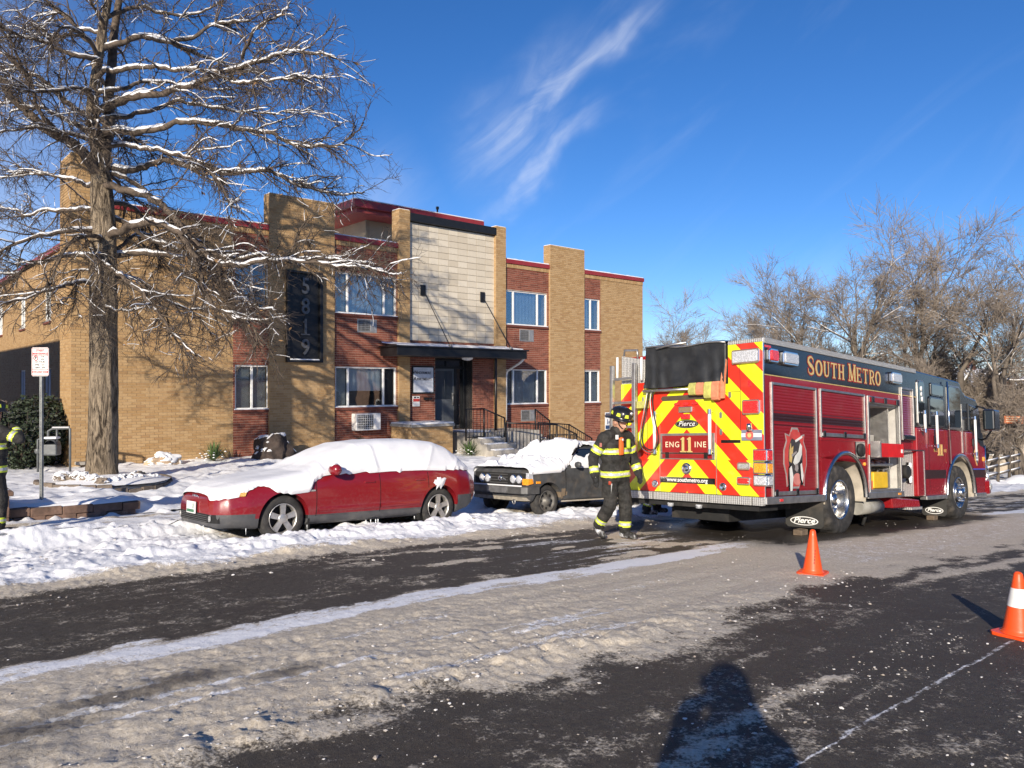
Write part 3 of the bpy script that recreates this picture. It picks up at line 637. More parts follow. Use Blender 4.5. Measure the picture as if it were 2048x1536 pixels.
# ---- entrance
dn = F0 + .42
bb(MB().box(14.47, 14.58, dn - .08, dn, -1.5, .84).box(15.89, 16.0, dn - .08, dn, -1.5, .84).box(14.58, 15.89, dn - .08, dn, .5, .58).box(14.58, 15.89, dn - .08, dn, .76, .84).box(15.5, 15.58, dn - .08, dn, -1.5, .5), 'door_frame', M_black, bevel=.005)
dr = bb(MB().box(14.58, 15.5, dn - .05, dn - .02, -1.5, .5), 'door', mat('grey_door', (.10, .11, .12), .35, 0, .1, 3), bevel=.004)
bb(MB().box(14.66, 15.42, dn - .056, dn - .0495, -.5, .42), 'pane', M_glass, dr); bb(MB().tube([(15.42, dn - .09, -.7), (15.42, dn - .09, -.3)], .014, 8).box(15.41, 15.43, dn - .09, dn - .05, -.69, -.67).box(15.41, 15.43, dn - .09, dn - .05, -.33, -.31), 'handle', M_alu, dr)
bb(MB().box(15.58, 15.89, dn - .05, dn - .045, -1.5, .5).box(14.58, 15.89, dn - .05, dn - .045, .58, .76), 'sidelight', M_glass)
bb(MB().box(14.3, 14.47, F0 + .025, dn, -1.5, .84).box(16.0, 16.15, F0 + .025, dn, -1.5, .84).box(14.3, 16.15, F0 + .03, dn + .05, .84, .95).box(14.2, 16.2, dn + .3, dn + .35, -1.6, .95), 'door_reveal', M_dark)
sg2 = bb(MB().box(13.57, 14.4, F0 - .03, F0 + .018, -.30, .56), 'name_board', M_black, bevel=.006)
bb(MB().box(13.61, 14.36, F0 - .036, F0 - .028, -.26, .52), 'face', mat('pale_sign_face', (.62, .64, .68), .4), sg2)
M_ink = mat('black_ink', (.015, .015, .02), .5)
for s_, z, in (('W INDERMERE', .36), ('A PARTMENTS', .16)):
    ftext('lettering', s_[0], .165, M_ink, sg2, 13.665, z, F0 - .039, ext=.002, bold=.002); ftext('lettering', s_[2:], .108, M_ink, sg2, 13.735, z - .012, F0 - .039, ext=.002, bold=.002, align='LEFT', sx=.93)
sg3 = bb(MB().box(13.6, 13.86, F0 - .012, F0 + .018, -.70, -.38), 'notice_board', M_white, bevel=.004); bb(MB().box(13.61, 13.85, F0 - .016, F0 - .011, -.55, -.46), 'print', mat('red_print', (.5, .05, .04), .6), sg3); bb(MB().box(13.64, 13.72, F0 - .016, F0 - .011, -.44, -.40).box(13.75, 13.83, F0 - .016, F0 - .011, -.44, -.40), 'print', M_ink, sg3)
bb(MB().box(14.02, 14.14, F0 - .06, F0 + .018, -.5, -.42).box(14.16, 14.28, F0 - .1, F0 + .018, -.49, -.43), 'intercom', M_black, bevel=.006)
bb(MB().tube([(17.5, 19.1, .9), (17.45, 19.3, .72), (17.42, F0 - .12, .45), (17.42, F0 - .06, .32), (17.42, F0 - .05, -1.25)], .04, 8), 'downspout', M_white)
# ---- landing, steps, planter wall and handrails
M_step = mat('concrete_step', (.40, .37, .32), .85, 0, .15, 4, .4, 40, dirt=(.2, .17, .13))
stp = empty('entrance_steps', P(15.5, 18.6, -2.6), YAW, 'snow-dusted concrete landing and steps below the black canopy', 'steps'); SO = Vector((15.5, 18.6, -2.6))
def sb(mb, name, mats, parent=stp, so=SO, **k):
    mb.v = [(v[0] - so.x, v[1] - so.y, v[2] - so.z) for v in mb.v]; return mb.build(name, mats, parent, **k)
sb(MB().box(14.6, 17.4, 18.3, F0 - .1, -2.6, -1.5), 'landing', M_step, bevel=.015)
for i in range(4):
    s_ = sb(MB().box(17.402 + .3 * i, 17.698 + .3 * i, 18.45, F0 - .12, -2.9, -1.66 - .16 * i), 'step', M_step, bevel=.012); sb(MB().box(17.43 + .3 * i, 17.69 + .3 * i, 18.6, F0 - .5, -1.662 - .16 * i, -1.63 - .16 * i), 'snow', M_snowpack, s_, bevel=.015)
for i in range(4):
    s_ = sb(MB().box(14.65, 15.85, 18.0 - .3 * i, 18.296 - .3 * i, -2.9, -1.66 - .16 * i), 'step', M_step, bevel=.012); sb(MB().box(14.75, 15.5, 18.02 - .3 * i, 18.25 - .3 * i, -1.662 - .16 * i, -1.625 - .16 * i), 'snow', M_snowpack, s_, bevel=.015)
sb(MB().box(14.9, 15.6, 18.6, 19.7, -1.502, -1.47), 'snow', M_snowpack, bevel=.015)
pw = empty('planter_wall', P(13.4, 18.9, -2.3), YAW, 'low tan brick planter wall with a snowy top by the steps', 'wall'); PO = Vector((13.4, 18.9, -2.3))
sb(MB().box(12.75, 14.25, 18.85, F0 - .1, -2.6, -1.28), 'wall', M_tanm, pw, PO)
rc, _ = brick_rects(12.75, 14.25, -2.6, -1.28, []); rc2, _ = brick_rects(18.86, F0 - .1, -2.6, -1.28, [])
for r_, fc, ax in ((rc, 18.85, 't'), (rc2, 12.75, 'n')):
    me = brick_mesh('bricks', r_, fc, M_tan, ax); me.transform(Matrix.Translation(BO - PO)); link('bricks', me, pw, kind='stuff')
sb(MB().box(12.7, 14.3, 18.79, F0 - .1, -1.278, -1.2), 'coping', M_step, pw, PO, bevel=.01); sb(MB().box(12.72, 14.28, 18.81, F0 - .11, -1.202, -1.15), 'snow', M_snowpack, pw, PO, bevel=.02)
M_iron = mat('black_iron', (.012, .012, .013), .4, .3, .2, 10)
def railing(pts, zb, label, hgt=.95, bal=.12):      # pts: (t, n, ztop); zb: bottom rail drop
    o = Vector((pts[0][0], pts[0][1], pts[0][2] - hgt)); e = empty('iron_railing', P(*o), YAW, label, 'railing', 'black iron railings at the entrance')
    for (a, b) in zip(pts[:-1], pts[1:]):
        a = Vector(a); b = Vector(b); L = (b - a).length; dz = Vector((0, 0, zb))
        sb(MB().tube([a, b], .024, 6), 'top_rail', M_iron, e, o); sb(MB().tube([a - dz, b - dz], .018, 6), 'bottom_rail', M_iron, e, o)
        k = max(2, int(L / bal))
        for i in range(1, k): p = a.lerp(b, i / k); sb(MB().tube([p, p - dz], .009, 5), 'baluster', M_iron, e, o)
    for p in pts: p = Vector(p); sb(MB().tube([p + Vector((0, 0, .02)), p - Vector((0, 0, hgt))], .027, 6), 'post', M_iron, e, o)
    return e
railing([(14.3, 18.25, -.76), (15.0, 18.25, -.76), (15.75, 18.15, -1.06)], .85, 'short iron railing on the landing beside the planter wall')
railing([(15.6, 17.9, -1.20), (17.35, 17.45, -1.30), (18.0, 17.2, -1.62)], .80, 'long iron railing running along the snowy slope before the steps')
railing([(17.3, 18.4, -.83), (17.95, 18.4, -1.22)], .85, 'steep stair railing beside the white downspout')
railing([(18.2, 19.2, -1.32), (19.8, 19.3, -1.45), (21.0, 19.3, -2.0)], .80, 'iron railing sloping down in front of the tan brick pier', 1.0)
cp = link('iron_post', MB().tube([(0, 0, 0), (0, 0, 2.35)], .045, 8).box(-.09, .09, -.09, .09, 0, .015).mesh('iron_post', M_iron), loc=P(16.15, 19.05, -1.52), label='slim black iron post standing on the landing under the canopy', cat='post')
# ---- dog notice and green bag box on the tan end wall
dg = empty('dog_notice', P(22.62, 19.9, -2.6), YAW, 'blue and white pet notice on a post with green bag box', 'sign'); DO = Vector((22.62, 19.9, -2.6))
sb(MB().box(22.38, 22.8, 19.87, 19.885, -1.77, -1.1), 'sign_plate', M_white, dg, DO, bevel=.004); M_navy = mat('navy_print', (.03, .06, .14), .5)
sb(MB().box(22.4, 22.78, 19.865, 19.87, -1.3, -1.13).box(22.4, 22.78, 19.865, 19.87, -1.74, -1.6), 'print', M_navy, dg, DO)
sb(MB().box(22.5, 22.54, 19.865, 19.87, -1.56, -1.36).box(22.57, 22.68, 19.865, 19.87, -1.5, -1.45).box(22.66, 22.7, 19.865, 19.87, -1.47, -1.4).box(22.58, 22.6, 19.865, 19.87, -1.57, -1.5).box(22.65, 22.67, 19.865, 19.87, -1.57, -1.5), 'print', M_navy, dg, DO)
sb(MB().box(22.45, 22.78, 19.7, 19.86, -2.3, -1.86).hexa([(22.45, 19.7, -1.86), (22.78, 19.7, -1.86), (22.78, 19.86, -1.86), (22.45, 19.86, -1.86)], [(22.5, 19.76, -1.78), (22.73, 19.76, -1.78), (22.73, 19.86, -1.78), (22.5, 19.86, -1.78)]), 'bag_box', mat('green_plastic', (.015, .06, .04), .4), dg, DO, bevel=.01)
sb(MB().tube([(22.6, 19.9, -2.9), (22.6, 19.9, -1.15)], .025, 6), 'post', M_alu, dg, DO)
# ---- unseen block added beyond the left edge to cast shade on the wing
nb = empty('wing_shade_block', P(-8, 22, -2.0), YAW, 'plain tan brick block with a flat red cap, added out of view to shade the wing', 'building')
MB().box(-8, 5, -4.9, 26, -.8, 6.9).build('wall', M_tan, nb); MB().box(-8.1, 5.1, -5.0, 26.1, 6.902, 7.05).build('roof', M_cap, nb)
# ================================================================== TREES
def bark_mat(name, a, b, scale=9, snow=False):
    t = NT(name); c = t.coord(); mp = t.N('Mapping', {'Vector': c, 'Scale': (1, 1, .2)}).outputs[0]
    n = t.noise(scale, 7, mp, 1.2, .65); n2 = t.noise(scale * 5, 3, mp); n3 = t.noise(1.2, 3, c)
    col = t.mix(t.ramp(n, .36, .62), a, b); col = t.mix(t.ramp(n3, .4, .7, 0, .4), col, tuple(x * 1.25 for x in b))
    t.bsdf(Base_Color=col, Roughness=.9, Specular_IOR_Level=.2, Normal=t.bump(t.math('ADD', n, t.math('MULTIPLY', n2, .3)), 1.0, .09)); return t.m
M_bark = bark_mat('oak_bark', (.040, .030, .022), (.34, .27, .19), 15); M_twig = mat('grey_brown_twig', (.085, .064, .048), .85, 0, .3, 3)
M_leaf = mat('dead_leaf', (.30, .17, .07), .8, 0, .3, 5)
class Br:                     # collects branches as numpy-friendly strips
    def __init__(s): s.V = []; s.F = []; s.k = 0
    def tube(s, pts, rad, seg):
        k = len(pts); q = np.arange(seg) * 2 * math.pi / seg; pts = np.asarray(pts, float); rad = np.asarray(rad, float)
        d = np.gradient(pts, axis=0); d /= np.linalg.norm(d, axis=1, keepdims=True) + 1e-9
        ref = np.where(np.abs(d[:, 2:3]) < .85, np.array([[0, 0, 1.]]), np.array([[1., 0, 0]])); a = np.cross(d, ref); a /= np.linalg.norm(a, axis=1, keepdims=True) + 1e-9; b = np.cross(a, d)
        R_ = pts[:, None] + (a[:, None] * np.cos(q)[None, :, None] + b[:, None] * np.sin(q)[None, :, None]) * rad[:, None, None]
        i = np.arange(k - 1)[:, None] * seg; j = np.arange(seg)[None]; j2 = (j + 1) % seg
        f = np.stack([i + j, i + j2, i + seg + j2, i + seg + j], -1).reshape(-1, 4) + s.k
        s.V.append(R_.reshape(-1, 3)); s.F.append(f); s.k += k * seg
    def mesh(s, name, m): return np_mesh(name, np.concatenate(s.V), np.concatenate(s.F), m)
def resample(pts, step):
    pts = np.asarray(pts, float); k = len(pts); out = []
    for i in range(k - 1):
        p0, p1, p2, p3 = pts[max(i - 1, 0)], pts[i], pts[i + 1], pts[min(i + 2, k - 1)]; m_ = max(2, int(np.linalg.norm(p2 - p1) / step))
        for j in range(m_):
            u = j / m_; out.append(.5 * ((2 * p1) + (p2 - p0) * u + (2 * p0 - 5 * p1 + 4 * p2 - p3) * u * u + (3 * p1 - p0 - 3 * p2 + p3) * u ** 3))
    out.append(pts[-1]); return np.array(out)
tr = np.random.default_rng(42)
def wander(p, d, L, step, jit, grav=0.0, up=0.0):
    pts = [p]; k = max(2, int(L / step)); d = np.array(d, float)
    for i in range(k):
        d = d + tr.normal(0, jit, 3) + np.array([0, 0, up - grav * (i / k)]); d /= np.linalg.norm(d); pts.append(pts[-1] + d * (L / k))
    return np.array(pts)
def big_tree():
    base = P(3.96, 16.5, 0); gz = float(lawn_z(3.96, 16.5)); o = np.array([base.x, base.y, gz])
    D0 = base.y
    def w(px, py, dd=0.0): D = D0 + dd; return np.array([(px - 1024) / 1540 * D, D, -(py - 768) / 1540 * D])
    c8 = lambda x, y, dd=0.0: w(x / 2.133, y / 2.133, dd)
    trunk, limb, twig, snow = Br(), Br(), Br(), Br(); leaves = []
    tp = [w(204, 968), w(205, 940), w(206, 860), w(207, 760), w(207, 640), w(207, 540), w(206, 450), w(203, 385), c8(425, 690), c8(405, 560), c8(393, 470), c8(405, 360), c8(420, 250), c8(440, 110), c8(462, 0), c8(480, -200), c8(492, -450), c8(500, -700)]
    tr_ = np.array([.42, .335, .305, .295, .285, .275, .26, .235, .17, .135, .12, .108, .10, .092, .08, .055, .03, .012])
    tp2 = resample(tp, .12); tt = .84 * np.interp(tp2[:, 2], [p[2] for p in tp], tr_)
    # flare and bark ridges at real depth
    seg = 44; k = len(tp2); q = np.arange(seg) * 2 * math.pi / seg; V = []
    for i in range(k):
        hh = tp2[i][2] - tp2[0][2]; fl = 1 + .10 * max(0, 1 - hh / .7) * np.cos(q * 5 + .6)
        nz = fbm(np.cos(q) * 5 + 10, np.sin(q) * 5 + hh * 1.1, 3, 5); r_ = tt[i] * fl * (1 + .22 * (nz - .5))
        V.append(np.stack([tp2[i][0] + r_ * np.cos(q), tp2[i][1] + r_ * np.sin(q), np.full(seg, tp2[i][2])], 1))
    I = np.arange(k * seg).reshape(k, seg); I2 = np.roll(I, -1, 1); trunk.V.append(np.concatenate(V)); trunk.F.append(np.stack([I[:-1], I2[:-1], I2[1:], I[1:]], -1).reshape(-1, 4)); trunk.k = k * seg
    second = resample([c8(432, 740, .0), c8(452, 620, .06), c8(466, 500, .15), c8(462, 420, .25), c8(476, 300, .3), c8(486, 150, .4), c8(508, 0, .45), c8(535, -200, .6), c8(560, -450, .7)], .15)
    limb.tube(second, np.linspace(.125, .02, len(second)), 10)
    L = [  # px polyline in an enlarged view, depth at the tip, base radius
     ([(490, 445), (570, 410), (700, 395), (850, 350), (1000, 290), (1120, 260), (1250, 215), (1420, 240)], -1.2, .085), ([(500, 190), (620, 155), (720, 175), (820, 165), (900, 110), (1060, 90), (1130, 40)], .8, .07),
     ([(620, 160), (780, 200), (880, 240), (1010, 290), (1160, 330)], 1.6, .05), ([(500, 380), (600, 355), (720, 355), (860, 380), (1050, 380)], 1.4, .05), ([(1030, 250), (1080, 140), (1180, 70), (1240, 10)], -1.4, .04),
     ([(480, 560), (620, 560), (800, 520), (1000, 545), (1150, 565), (1260, 610), (1400, 620), (1480, 600), (1560, 520)], -.6, .075), ([(450, 720), (560, 730), (700, 690), (850, 720), (1000, 740), (1150, 730), (1280, 790), (1430, 830), (1560, 825)], .5, .075),
     ([(470, 790), (650, 850), (750, 940), (850, 1060), (950, 1130), (1150, 1110), (1280, 1110), (1420, 1130), (1640, 1150)], -1.5, .08), ([(480, 1000), (560, 960), (680, 945), (760, 990), (820, 1070), (870, 1200), (900, 1300), (1050, 1380), (1130, 1480)], -1.9, .085),
     ([(470, 1090), (620, 1080), (720, 1090), (800, 1110), (900, 1180), (1000, 1280), (1110, 1350)], .6, .07), ([(440, 1310), (520, 1320), (580, 1310), (640, 1280)], -.9, .03), ([(420, 1080), (460, 1140), (580, 1220), (680, 1340), (760, 1440), (840, 1530)], -2.2, .06),
     ([(850, 1060), (1000, 1100), (1140, 1080), (1250, 1120), (1400, 1100), (1600, 1120)], -1.0, .045), ([(900, 1130), (1000, 1220), (1080, 1300), (1180, 1320)], -1.9, .035), ([(480, 740), (640, 820), (760, 960), (900, 1060), (1010, 1180)], .9, .055),
     ([(470, 620), (700, 640), (850, 700), (950, 800), (1000, 920)], -2.5, .05), ([(480, 500), (620, 480), (760, 440), (950, 470), (1150, 480), (1330, 470)], 1.8, .055), ([(470, 300), (650, 290), (850, 300), (1050, 350), (1250, 330), (1380, 330)], -1.6, .055),
     ([(480, 60), (600, 30), (720, 60), (900, 40), (1000, -60)], 1.2, .05), ([(480, 1180), (600, 1200), (720, 1290), (820, 1330), (900, 1430)], 1.6, .05), ([(480, 930), (620, 1010), (780, 1080), (930, 1220), (1080, 1440)], 1.3, .05),
     ([(400, 720), (350, 650), (260, 590), (170, 530), (80, 450), (30, 380), (-60, 260), (-120, 150)], -.8, .13), ([(420, 200), (330, 130), (260, 60), (200, 0), (120, -90)], .6, .07), ([(420, 260), (330, 240), (230, 200), (100, 150), (0, 120), (-120, 110)], -1.2, .06),
     ([(390, 500), (300, 450), (230, 390), (130, 320), (50, 260), (-50, 190)], .4, .075), ([(370, 560), (250, 490), (150, 460), (0, 440), (-120, 470)], 1.0, .06), ([(390, 600), (200, 550), (50, 560), (-60, 570)], -1.6, .05),
     ([(400, 900), (300, 890), (200, 900), (100, 930), (60, 890), (-60, 880)], 1.1, .05), ([(410, 980), (270, 990), (150, 1010), (0, 1070), (-120, 1130)], -1.4, .06), ([(420, 1100), (300, 1090), (180, 1120), (50, 1170), (-80, 1130)], -.4, .06),
     ([(400, 1210), (280, 1210), (200, 1240), (60, 1280), (-60, 1290)], -1.8, .05), ([(350, 1000), (390, 1080), (420, 1150)], -1.0, .03), ([(345, 1150), (320, 1250), (330, 1330), (350, 1350)], -1.3, .022), ([(400, 790), (280, 760), (150, 740), (0, 760), (-90, 800)], 1.7, .05),
     ([(260, 590), (180, 480), (120, 330), (40, 180), (-10, 60)], -1.5, .05), ([(330, 130), (250, 160), (160, 120), (60, 30)], 1.4, .04), ([(400, 400), (300, 380), (160, 400), (40, 330), (-60, 330)], -2.2, .05), ([(440, 100), (400, 20), (340, -80)], -.6, .05)]
    starts = []
    for pts, tip, r0 in L:
        m_ = len(pts); w0 = [c8(x, y, tip * (i / (m_ - 1)) ** .8 * 1.0 - (.12 if tip < 0 else -.12)) for i, (x, y) in enumerate(pts)]
        ax_ = np.array([np.interp(w0[0][2] - .12, tp2[:, 2], tp2[:, j]) for j in range(3)])
        if np.linalg.norm((ax_ - w0[0])[:2]) < .6: w0 = [ax_] + w0
        pp = resample(w0, .09); wob = np.stack([fbm(np.arange(len(pp)) * .35 + 50 * j, np.full(len(pp), pts[0][1] * .37 + j), 3, 4) - .5 for j in range(3)], 1); pp = pp + wob * .13 * np.clip(np.arange(len(pp)) / 6, 0, 1)[:, None] + tr.normal(0, .008, pp.shape); starts.append((pp, r0 * .92))
    # limbs that reach towards and away from the camera, so the crown is round
    for i in range(20):
        h = tr.uniform(.35, .98); b0 = tp2[int(h * (len(tp2) - 1))]; a = tr.choice([-1, 1]) * math.pi / 2 + tr.normal(0, .55); Ln = tr.uniform(1.8, 3.4) * (1.15 - .6 * h)
        pp = wander(b0, (math.cos(a), math.sin(a), .35), Ln, .12, .09, .25); starts.append((pp, .05))
    for i in range(26):   # the crown above the frame
        b0 = tp2[int(tr.uniform(.80, 1) * (len(tp2) - 1))]; a = tr.uniform(0, 6.28); pp = wander(b0, (math.cos(a), math.sin(a), .6), tr.uniform(1.2, 3.0), .14, .08, .1); starts.append((pp, .045))
    nt = 0
    def snow_on(pp, rr, thick=1.0):
        d = np.gradient(pp, axis=0); d /= np.linalg.norm(d, axis=1, keepdims=True) + 1e-9
        flat = 1 - np.abs(d[:, 2]) ; g = fbm(pp[:, 0] * 3.1 + pp[:, 2], pp[:, 1] * 3.1, 2, 8); r2 = (rr * .78 + .010) * np.clip((flat - .2) * 1.8, 0, 1) * sstep(.16, .36, g)
        run = []
        for i in range(len(pp)):
            if r2[i] > .004: run.append(i)
            if (r2[i] <= .004 or i == len(pp) - 1) and len(run) > 0:
                if len(run) > 2:
                    ii = np.array(run); e = np.minimum(1, np.minimum(np.arange(len(ii)), np.arange(len(ii))[::-1]) / 1.2 + .15); q_ = pp[ii] + np.array([0, 0, 1.]) * (rr[ii] * .62 + .003)[:, None]; snow.tube(q_, r2[ii] * e * thick, 5)
                run = []
    def twigs(pp, rr, dens, Lm):
        nonlocal nt
        seglen = np.linalg.norm(np.diff(pp, axis=0), axis=1).sum(); k_ = int(seglen * dens * 1.5)
        for _ in range(k_):
            u_ = tr.uniform(.08, 1) ** .75; i = min(len(pp) - 2, int(u_ * (len(pp) - 1))); d = pp[i + 1] - pp[i]; d /= np.linalg.norm(d) + 1e-9
            v = d * tr.uniform(.3, 1.0) + tr.normal(0, .65, 3); v[2] -= .18; v /= np.linalg.norm(v); Lt = Lm * tr.uniform(.35, 1.3)
            q_ = wander(pp[i], v, Lt, .075, .2, .12); r_ = np.linspace(min(.0062, rr[i] * .7 + .001), .0022, len(q_)); twig.tube(q_, r_, 3); nt += 1
            if tr.random() < .15: snow.tube(q_[1:-1] + np.array([0, 0, .004]), np.full(len(q_) - 2, .005), 3) if len(q_) > 4 else None
            if tr.random() < .6:
                v2 = v + tr.normal(0, .6, 3); v2 /= np.linalg.norm(v2); q2 = wander(q_[len(q_) // 2], v2, Lt * .6, .07, .2); twig.tube(q2, np.linspace(.0035, .0018, len(q2)), 3)
            if tr.random() < .02: leaves.append(q_[-1])
    for pp, r0 in starts:
        rr = np.maximum(.006, r0 * np.linspace(1, .13, len(pp)) ** .85); limb.tube(pp, rr * (1 + .1 * np.sin(np.arange(len(pp)) * 2.1)), 8); snow_on(pp, rr)
        Ls = np.linalg.norm(np.diff(pp, axis=0), axis=1).sum(); twigs(pp[len(pp) // 3:], rr[len(pp) // 3:], 8, .42)
        for _ in range(int(Ls * 6.6)):
            u_ = tr.uniform(.10, .99) ** .62; i = min(len(pp) - 2, int(u_ * (len(pp) - 1))); d = pp[i + 1] - pp[i]; d /= np.linalg.norm(d) + 1e-9
            v = d * tr.uniform(.6, 1.2) + tr.normal(0, .45, 3); v[2] += .04; v /= np.linalg.norm(v); Lb = tr.uniform(.4, 1.5) * (1.1 - .35 * u_)
            q_ = wander(pp[i], v, Lb, .08, .16, .07); r_ = np.linspace(min(rr[i] * .6, .017), .004, len(q_)); limb.tube(q_, r_, 5)
            if r_[0] > .006 and tr.random() < .5: snow_on(q_, r_, .85)
            twigs(q_, r_, 13, .36)
    root = empty('oak_tree', o, 0, 'large bare oak with furrowed trunk and snow-lined spreading branches', 'tree')
    for nm, b, m_ in (('trunk', trunk, M_bark), ('limbs', limb, mat('branch_bark', (.10, .075, .055), .9, 0, .35, 14, .5, 40)), ('twigs', twig, M_twig), ('snow', snow, M_snowpack)):
        me = b.mesh(nm, m_); me.transform(Matrix.Translation(-Vector(o))); link(nm, me, root, kind='stuff' if nm in ('twigs', 'snow') else None)
    lv = MB()
    for p in leaves[:260]:
        s_ = tr.uniform(.03, .06); a = Vector(tr.normal(0, 1, 3)).normalized(); b = a.orthogonal().normalized(); p = Vector(p); lv.add([p - a * s_, p - b * s_ * .45, p + a * s_, p + b * s_ * .45], [(0, 1, 2, 3)])
    lo = lv.mesh('leaves', M_leaf); lo.transform(Matrix.Translation(-Vector(o))); link('leaves', lo, root, kind='stuff')
    print('oak twigs', nt, 'tris', sum(len(f) for f in twig.F) * 2, sum(len(f) for f in limb.F) * 2, sum(len(f) for f in snow.F) * 2)
big_tree()
# ---- bare trees and brush behind the fire engine
M_far = mat('far_bark', (.11, .09, .07), .9, 0, .3, 2); M_fart = mat('far_twig', (.28, .232, .185), .9, 0, .25, 2)
def bare_tree(height, spread, seed, dense=1.0, fork=3):
    global tr
    tr = np.random.default_rng(seed); tk, tw, sn = Br(), Br(), Br()
    def grow(p, d, L, r, lev):
        q_ = wander(p, d, L, L / (7 if lev < 3 else 4), .10, 0, .05 if lev < 2 else .0); rr = np.linspace(r, r * .55, len(q_))
        (tk if lev < 3 else tw).tube(q_, rr, 7 if lev < 2 else (4 if lev < 4 else 3))
        if lev < 4 and lev > 0 and tr.random() < .5: sn.tube(q_ + np.array([0, 0, r * .6]), rr * .65, 4)
        if lev >= 5: return
        k = [fork, 4, 6, 6, 8][lev]; k = max(2, int(round(k * (dense if lev > 2 else 1))))
        for i in range(k):
            u_ = tr.uniform(.35 if lev else .45, 1.0) if i else 1.0; j = min(len(q_) - 1, int(u_ * (len(q_) - 1))); dd = q_[j] - q_[max(0, j - 1)]; dd /= np.linalg.norm(dd) + 1e-9
            sp = spread * (.55 if lev == 0 else .75); v = dd + tr.normal(0, sp, 3); v[2] += .10 if lev < 3 else -.02; v /= np.linalg.norm(v)
            grow(q_[j], v, L * tr.uniform(.52, .80), max(.0072, rr[j] * tr.uniform(.5, .72)), lev + 1)
    grow(np.array([0, 0, 0.]), np.array([tr.normal(0, .08), tr.normal(0, .08), 1]), height * .34, height * .018, 0)
    out = []
    for b, nm, m_ in ((tk, 'trunk', M_far), (tw, 'crown', M_fart), (sn, 'snow', M_snowpack)):
        if b.V: out.append((nm, b.mesh(nm, m_)))
    return out
tmpl = [bare_tree(13, .62, 3, 1.0), bare_tree(13, .58, 8, 1.05, 4), bare_tree(12, .7, 15, 1.0), bare_tree(5.5, .85, 21, 1.0, 5)]
labs = ['tall bare cottonwood with a rounded crown behind the fire engine', 'tall bare tree with a dense brown crown beyond the fire engine cab', 'broad leaning bare tree with pale snow on its limbs', 'tangled bare brown brush below the tall trees']
def put_tree(k, t, n, sc, rz, lab, group=None, tilt=0.0, cat='tree', nm='bare_tree'):
    z = float(lawn_z(t, n)) if t < 62 else float(far_z(np.array([t]), np.array([n]))[0]); e = empty(nm, P(t, n, z - .1), rz, lab, cat, group); e.scale = (sc, sc, sc); e.rotation_euler = (tilt, 0, rz)
    for n_, me in tmpl[k]: link(n_, me, e, kind='stuff' if n_ != 'trunk' else None)
# (px x, distance) chosen where the crowns stand
def at(px, d): X = (px - 1024) / 1540 * d; return UX * X + UY * d, -UY * X + UX * d
for k, px, d, sc, rz, lab in ((2, 1450, 46, .95, 1.0, 'thin bare tree standing nearest the brick apartment end wall'), (0, 1335, 60, 1.15, 2.2, 'small distant bare tree rising beside the apartment end wall'), (1, 1620, 46, 1.22, .4, 'bare tree with arching crown above the black SOUTH METRO band'), (0, 1735, 42, 1.34, 3.1, labs[0]), (1, 1800, 45, 1.45, 1.9, 'tallest bare tree of the row with a forked dark trunk'), (2, 1925, 42, 1.42, 5.0, labs[2]), (0, 2040, 40, 1.25, 4.1, 'bare tree leaning over the far snowy yard and orange sign'), (1, 1545, 52, 1.08, 5.2, 'bare tree set further back with brown twiggy crown'), (2, 1860, 50, 1.40, 2.7, 'grey bare tree half hidden behind the row')):
    t_, n_ = at(px, d); put_tree(k, t_, n_, sc, rz, lab)
for i, (px, d, sc) in enumerate(((1500, 48, 1.4), (1560, 44, 1.5), (1610, 46, 1.7), (1680, 45, 1.7), (1740, 48, 1.8), (1790, 44, 1.6), (1850, 42, 1.5), (1905, 46, 1.7), (1960, 42, 1.4), (2030, 43, 1.5), (2060, 38, 1.2), (1390, 60, 1.2), (1980, 52, 1.8), (1640, 54, 2.0), (1720, 55, 2.0), (1880, 52, 1.9), (1540, 56, 1.6))):
    t_, n_ = at(px, d); put_tree(3, t_, n_, sc, i * 1.3, labs[3], 'brush behind the fire engine', cat='bush', nm='bare_brush')
# ================================================================== FIRE ENGINE
def paint(name, col, dirt=(.22, .18, .15), amt=.11, rough=.25):
    t = NT(name); c = t.coord(); n = t.noise(2.2, 6, c, .5, .65); n2 = t.noise(30, 4, c)
    z = t.N('SeparateXYZ', {0: c}).outputs[2]
    sp = t.math('MULTIPLY', t.ramp(n2, .45, .75), t.ramp(z, .95, .2, .0, 1.0))      # road spray dried on the lower panels
    d = t.math('MAXIMUM', t.ramp(n, .5, .78, 0, amt), t.math('MULTIPLY', sp, amt * 1.8)); base = t.mix(d, col, dirt)
    t.bsdf(Base_Color=base, Roughness=t.math('ADD', rough, t.math('MULTIPLY', d, 1.0)), Coat_Weight=t.math('SUBTRACT', .7, d), Coat_Roughness=.06, Normal=t.bump(n, .02, .05)); return t.m
M_fred = paint('engine_red_paint', (.28, .008, .013), amt=.07); M_fblk = paint('engine_black_paint', (.008, .008, .009), amt=.08)
M_chrome = mat('chrome', (.80, .80, .80), .10, 1.0, .05, 4); M_polal = mat('polished_aluminium', (.62, .61, .59), .22, 1.0, .12, 12); M_satin = mat('satin_aluminium', (.48, .47, .45), .42, .9, .15, 9)
M_rub = mat('tyre_rubber', (.028, .027, .026), .85, 0, .35, 9, .4, 70, dirt=(.13, .11, .09), dirt_amt=.55, dirt_scale=5)
M_under = mat('chassis_black', (.012, .012, .012), .75, 0, .3, 6, dirt=(.07, .06, .05)); M_well = mat('wheel_well_cream', (.48, .43, .35), .75, 0, .2, 5, dirt=(.25, .19, .13), dirt_amt=.7)
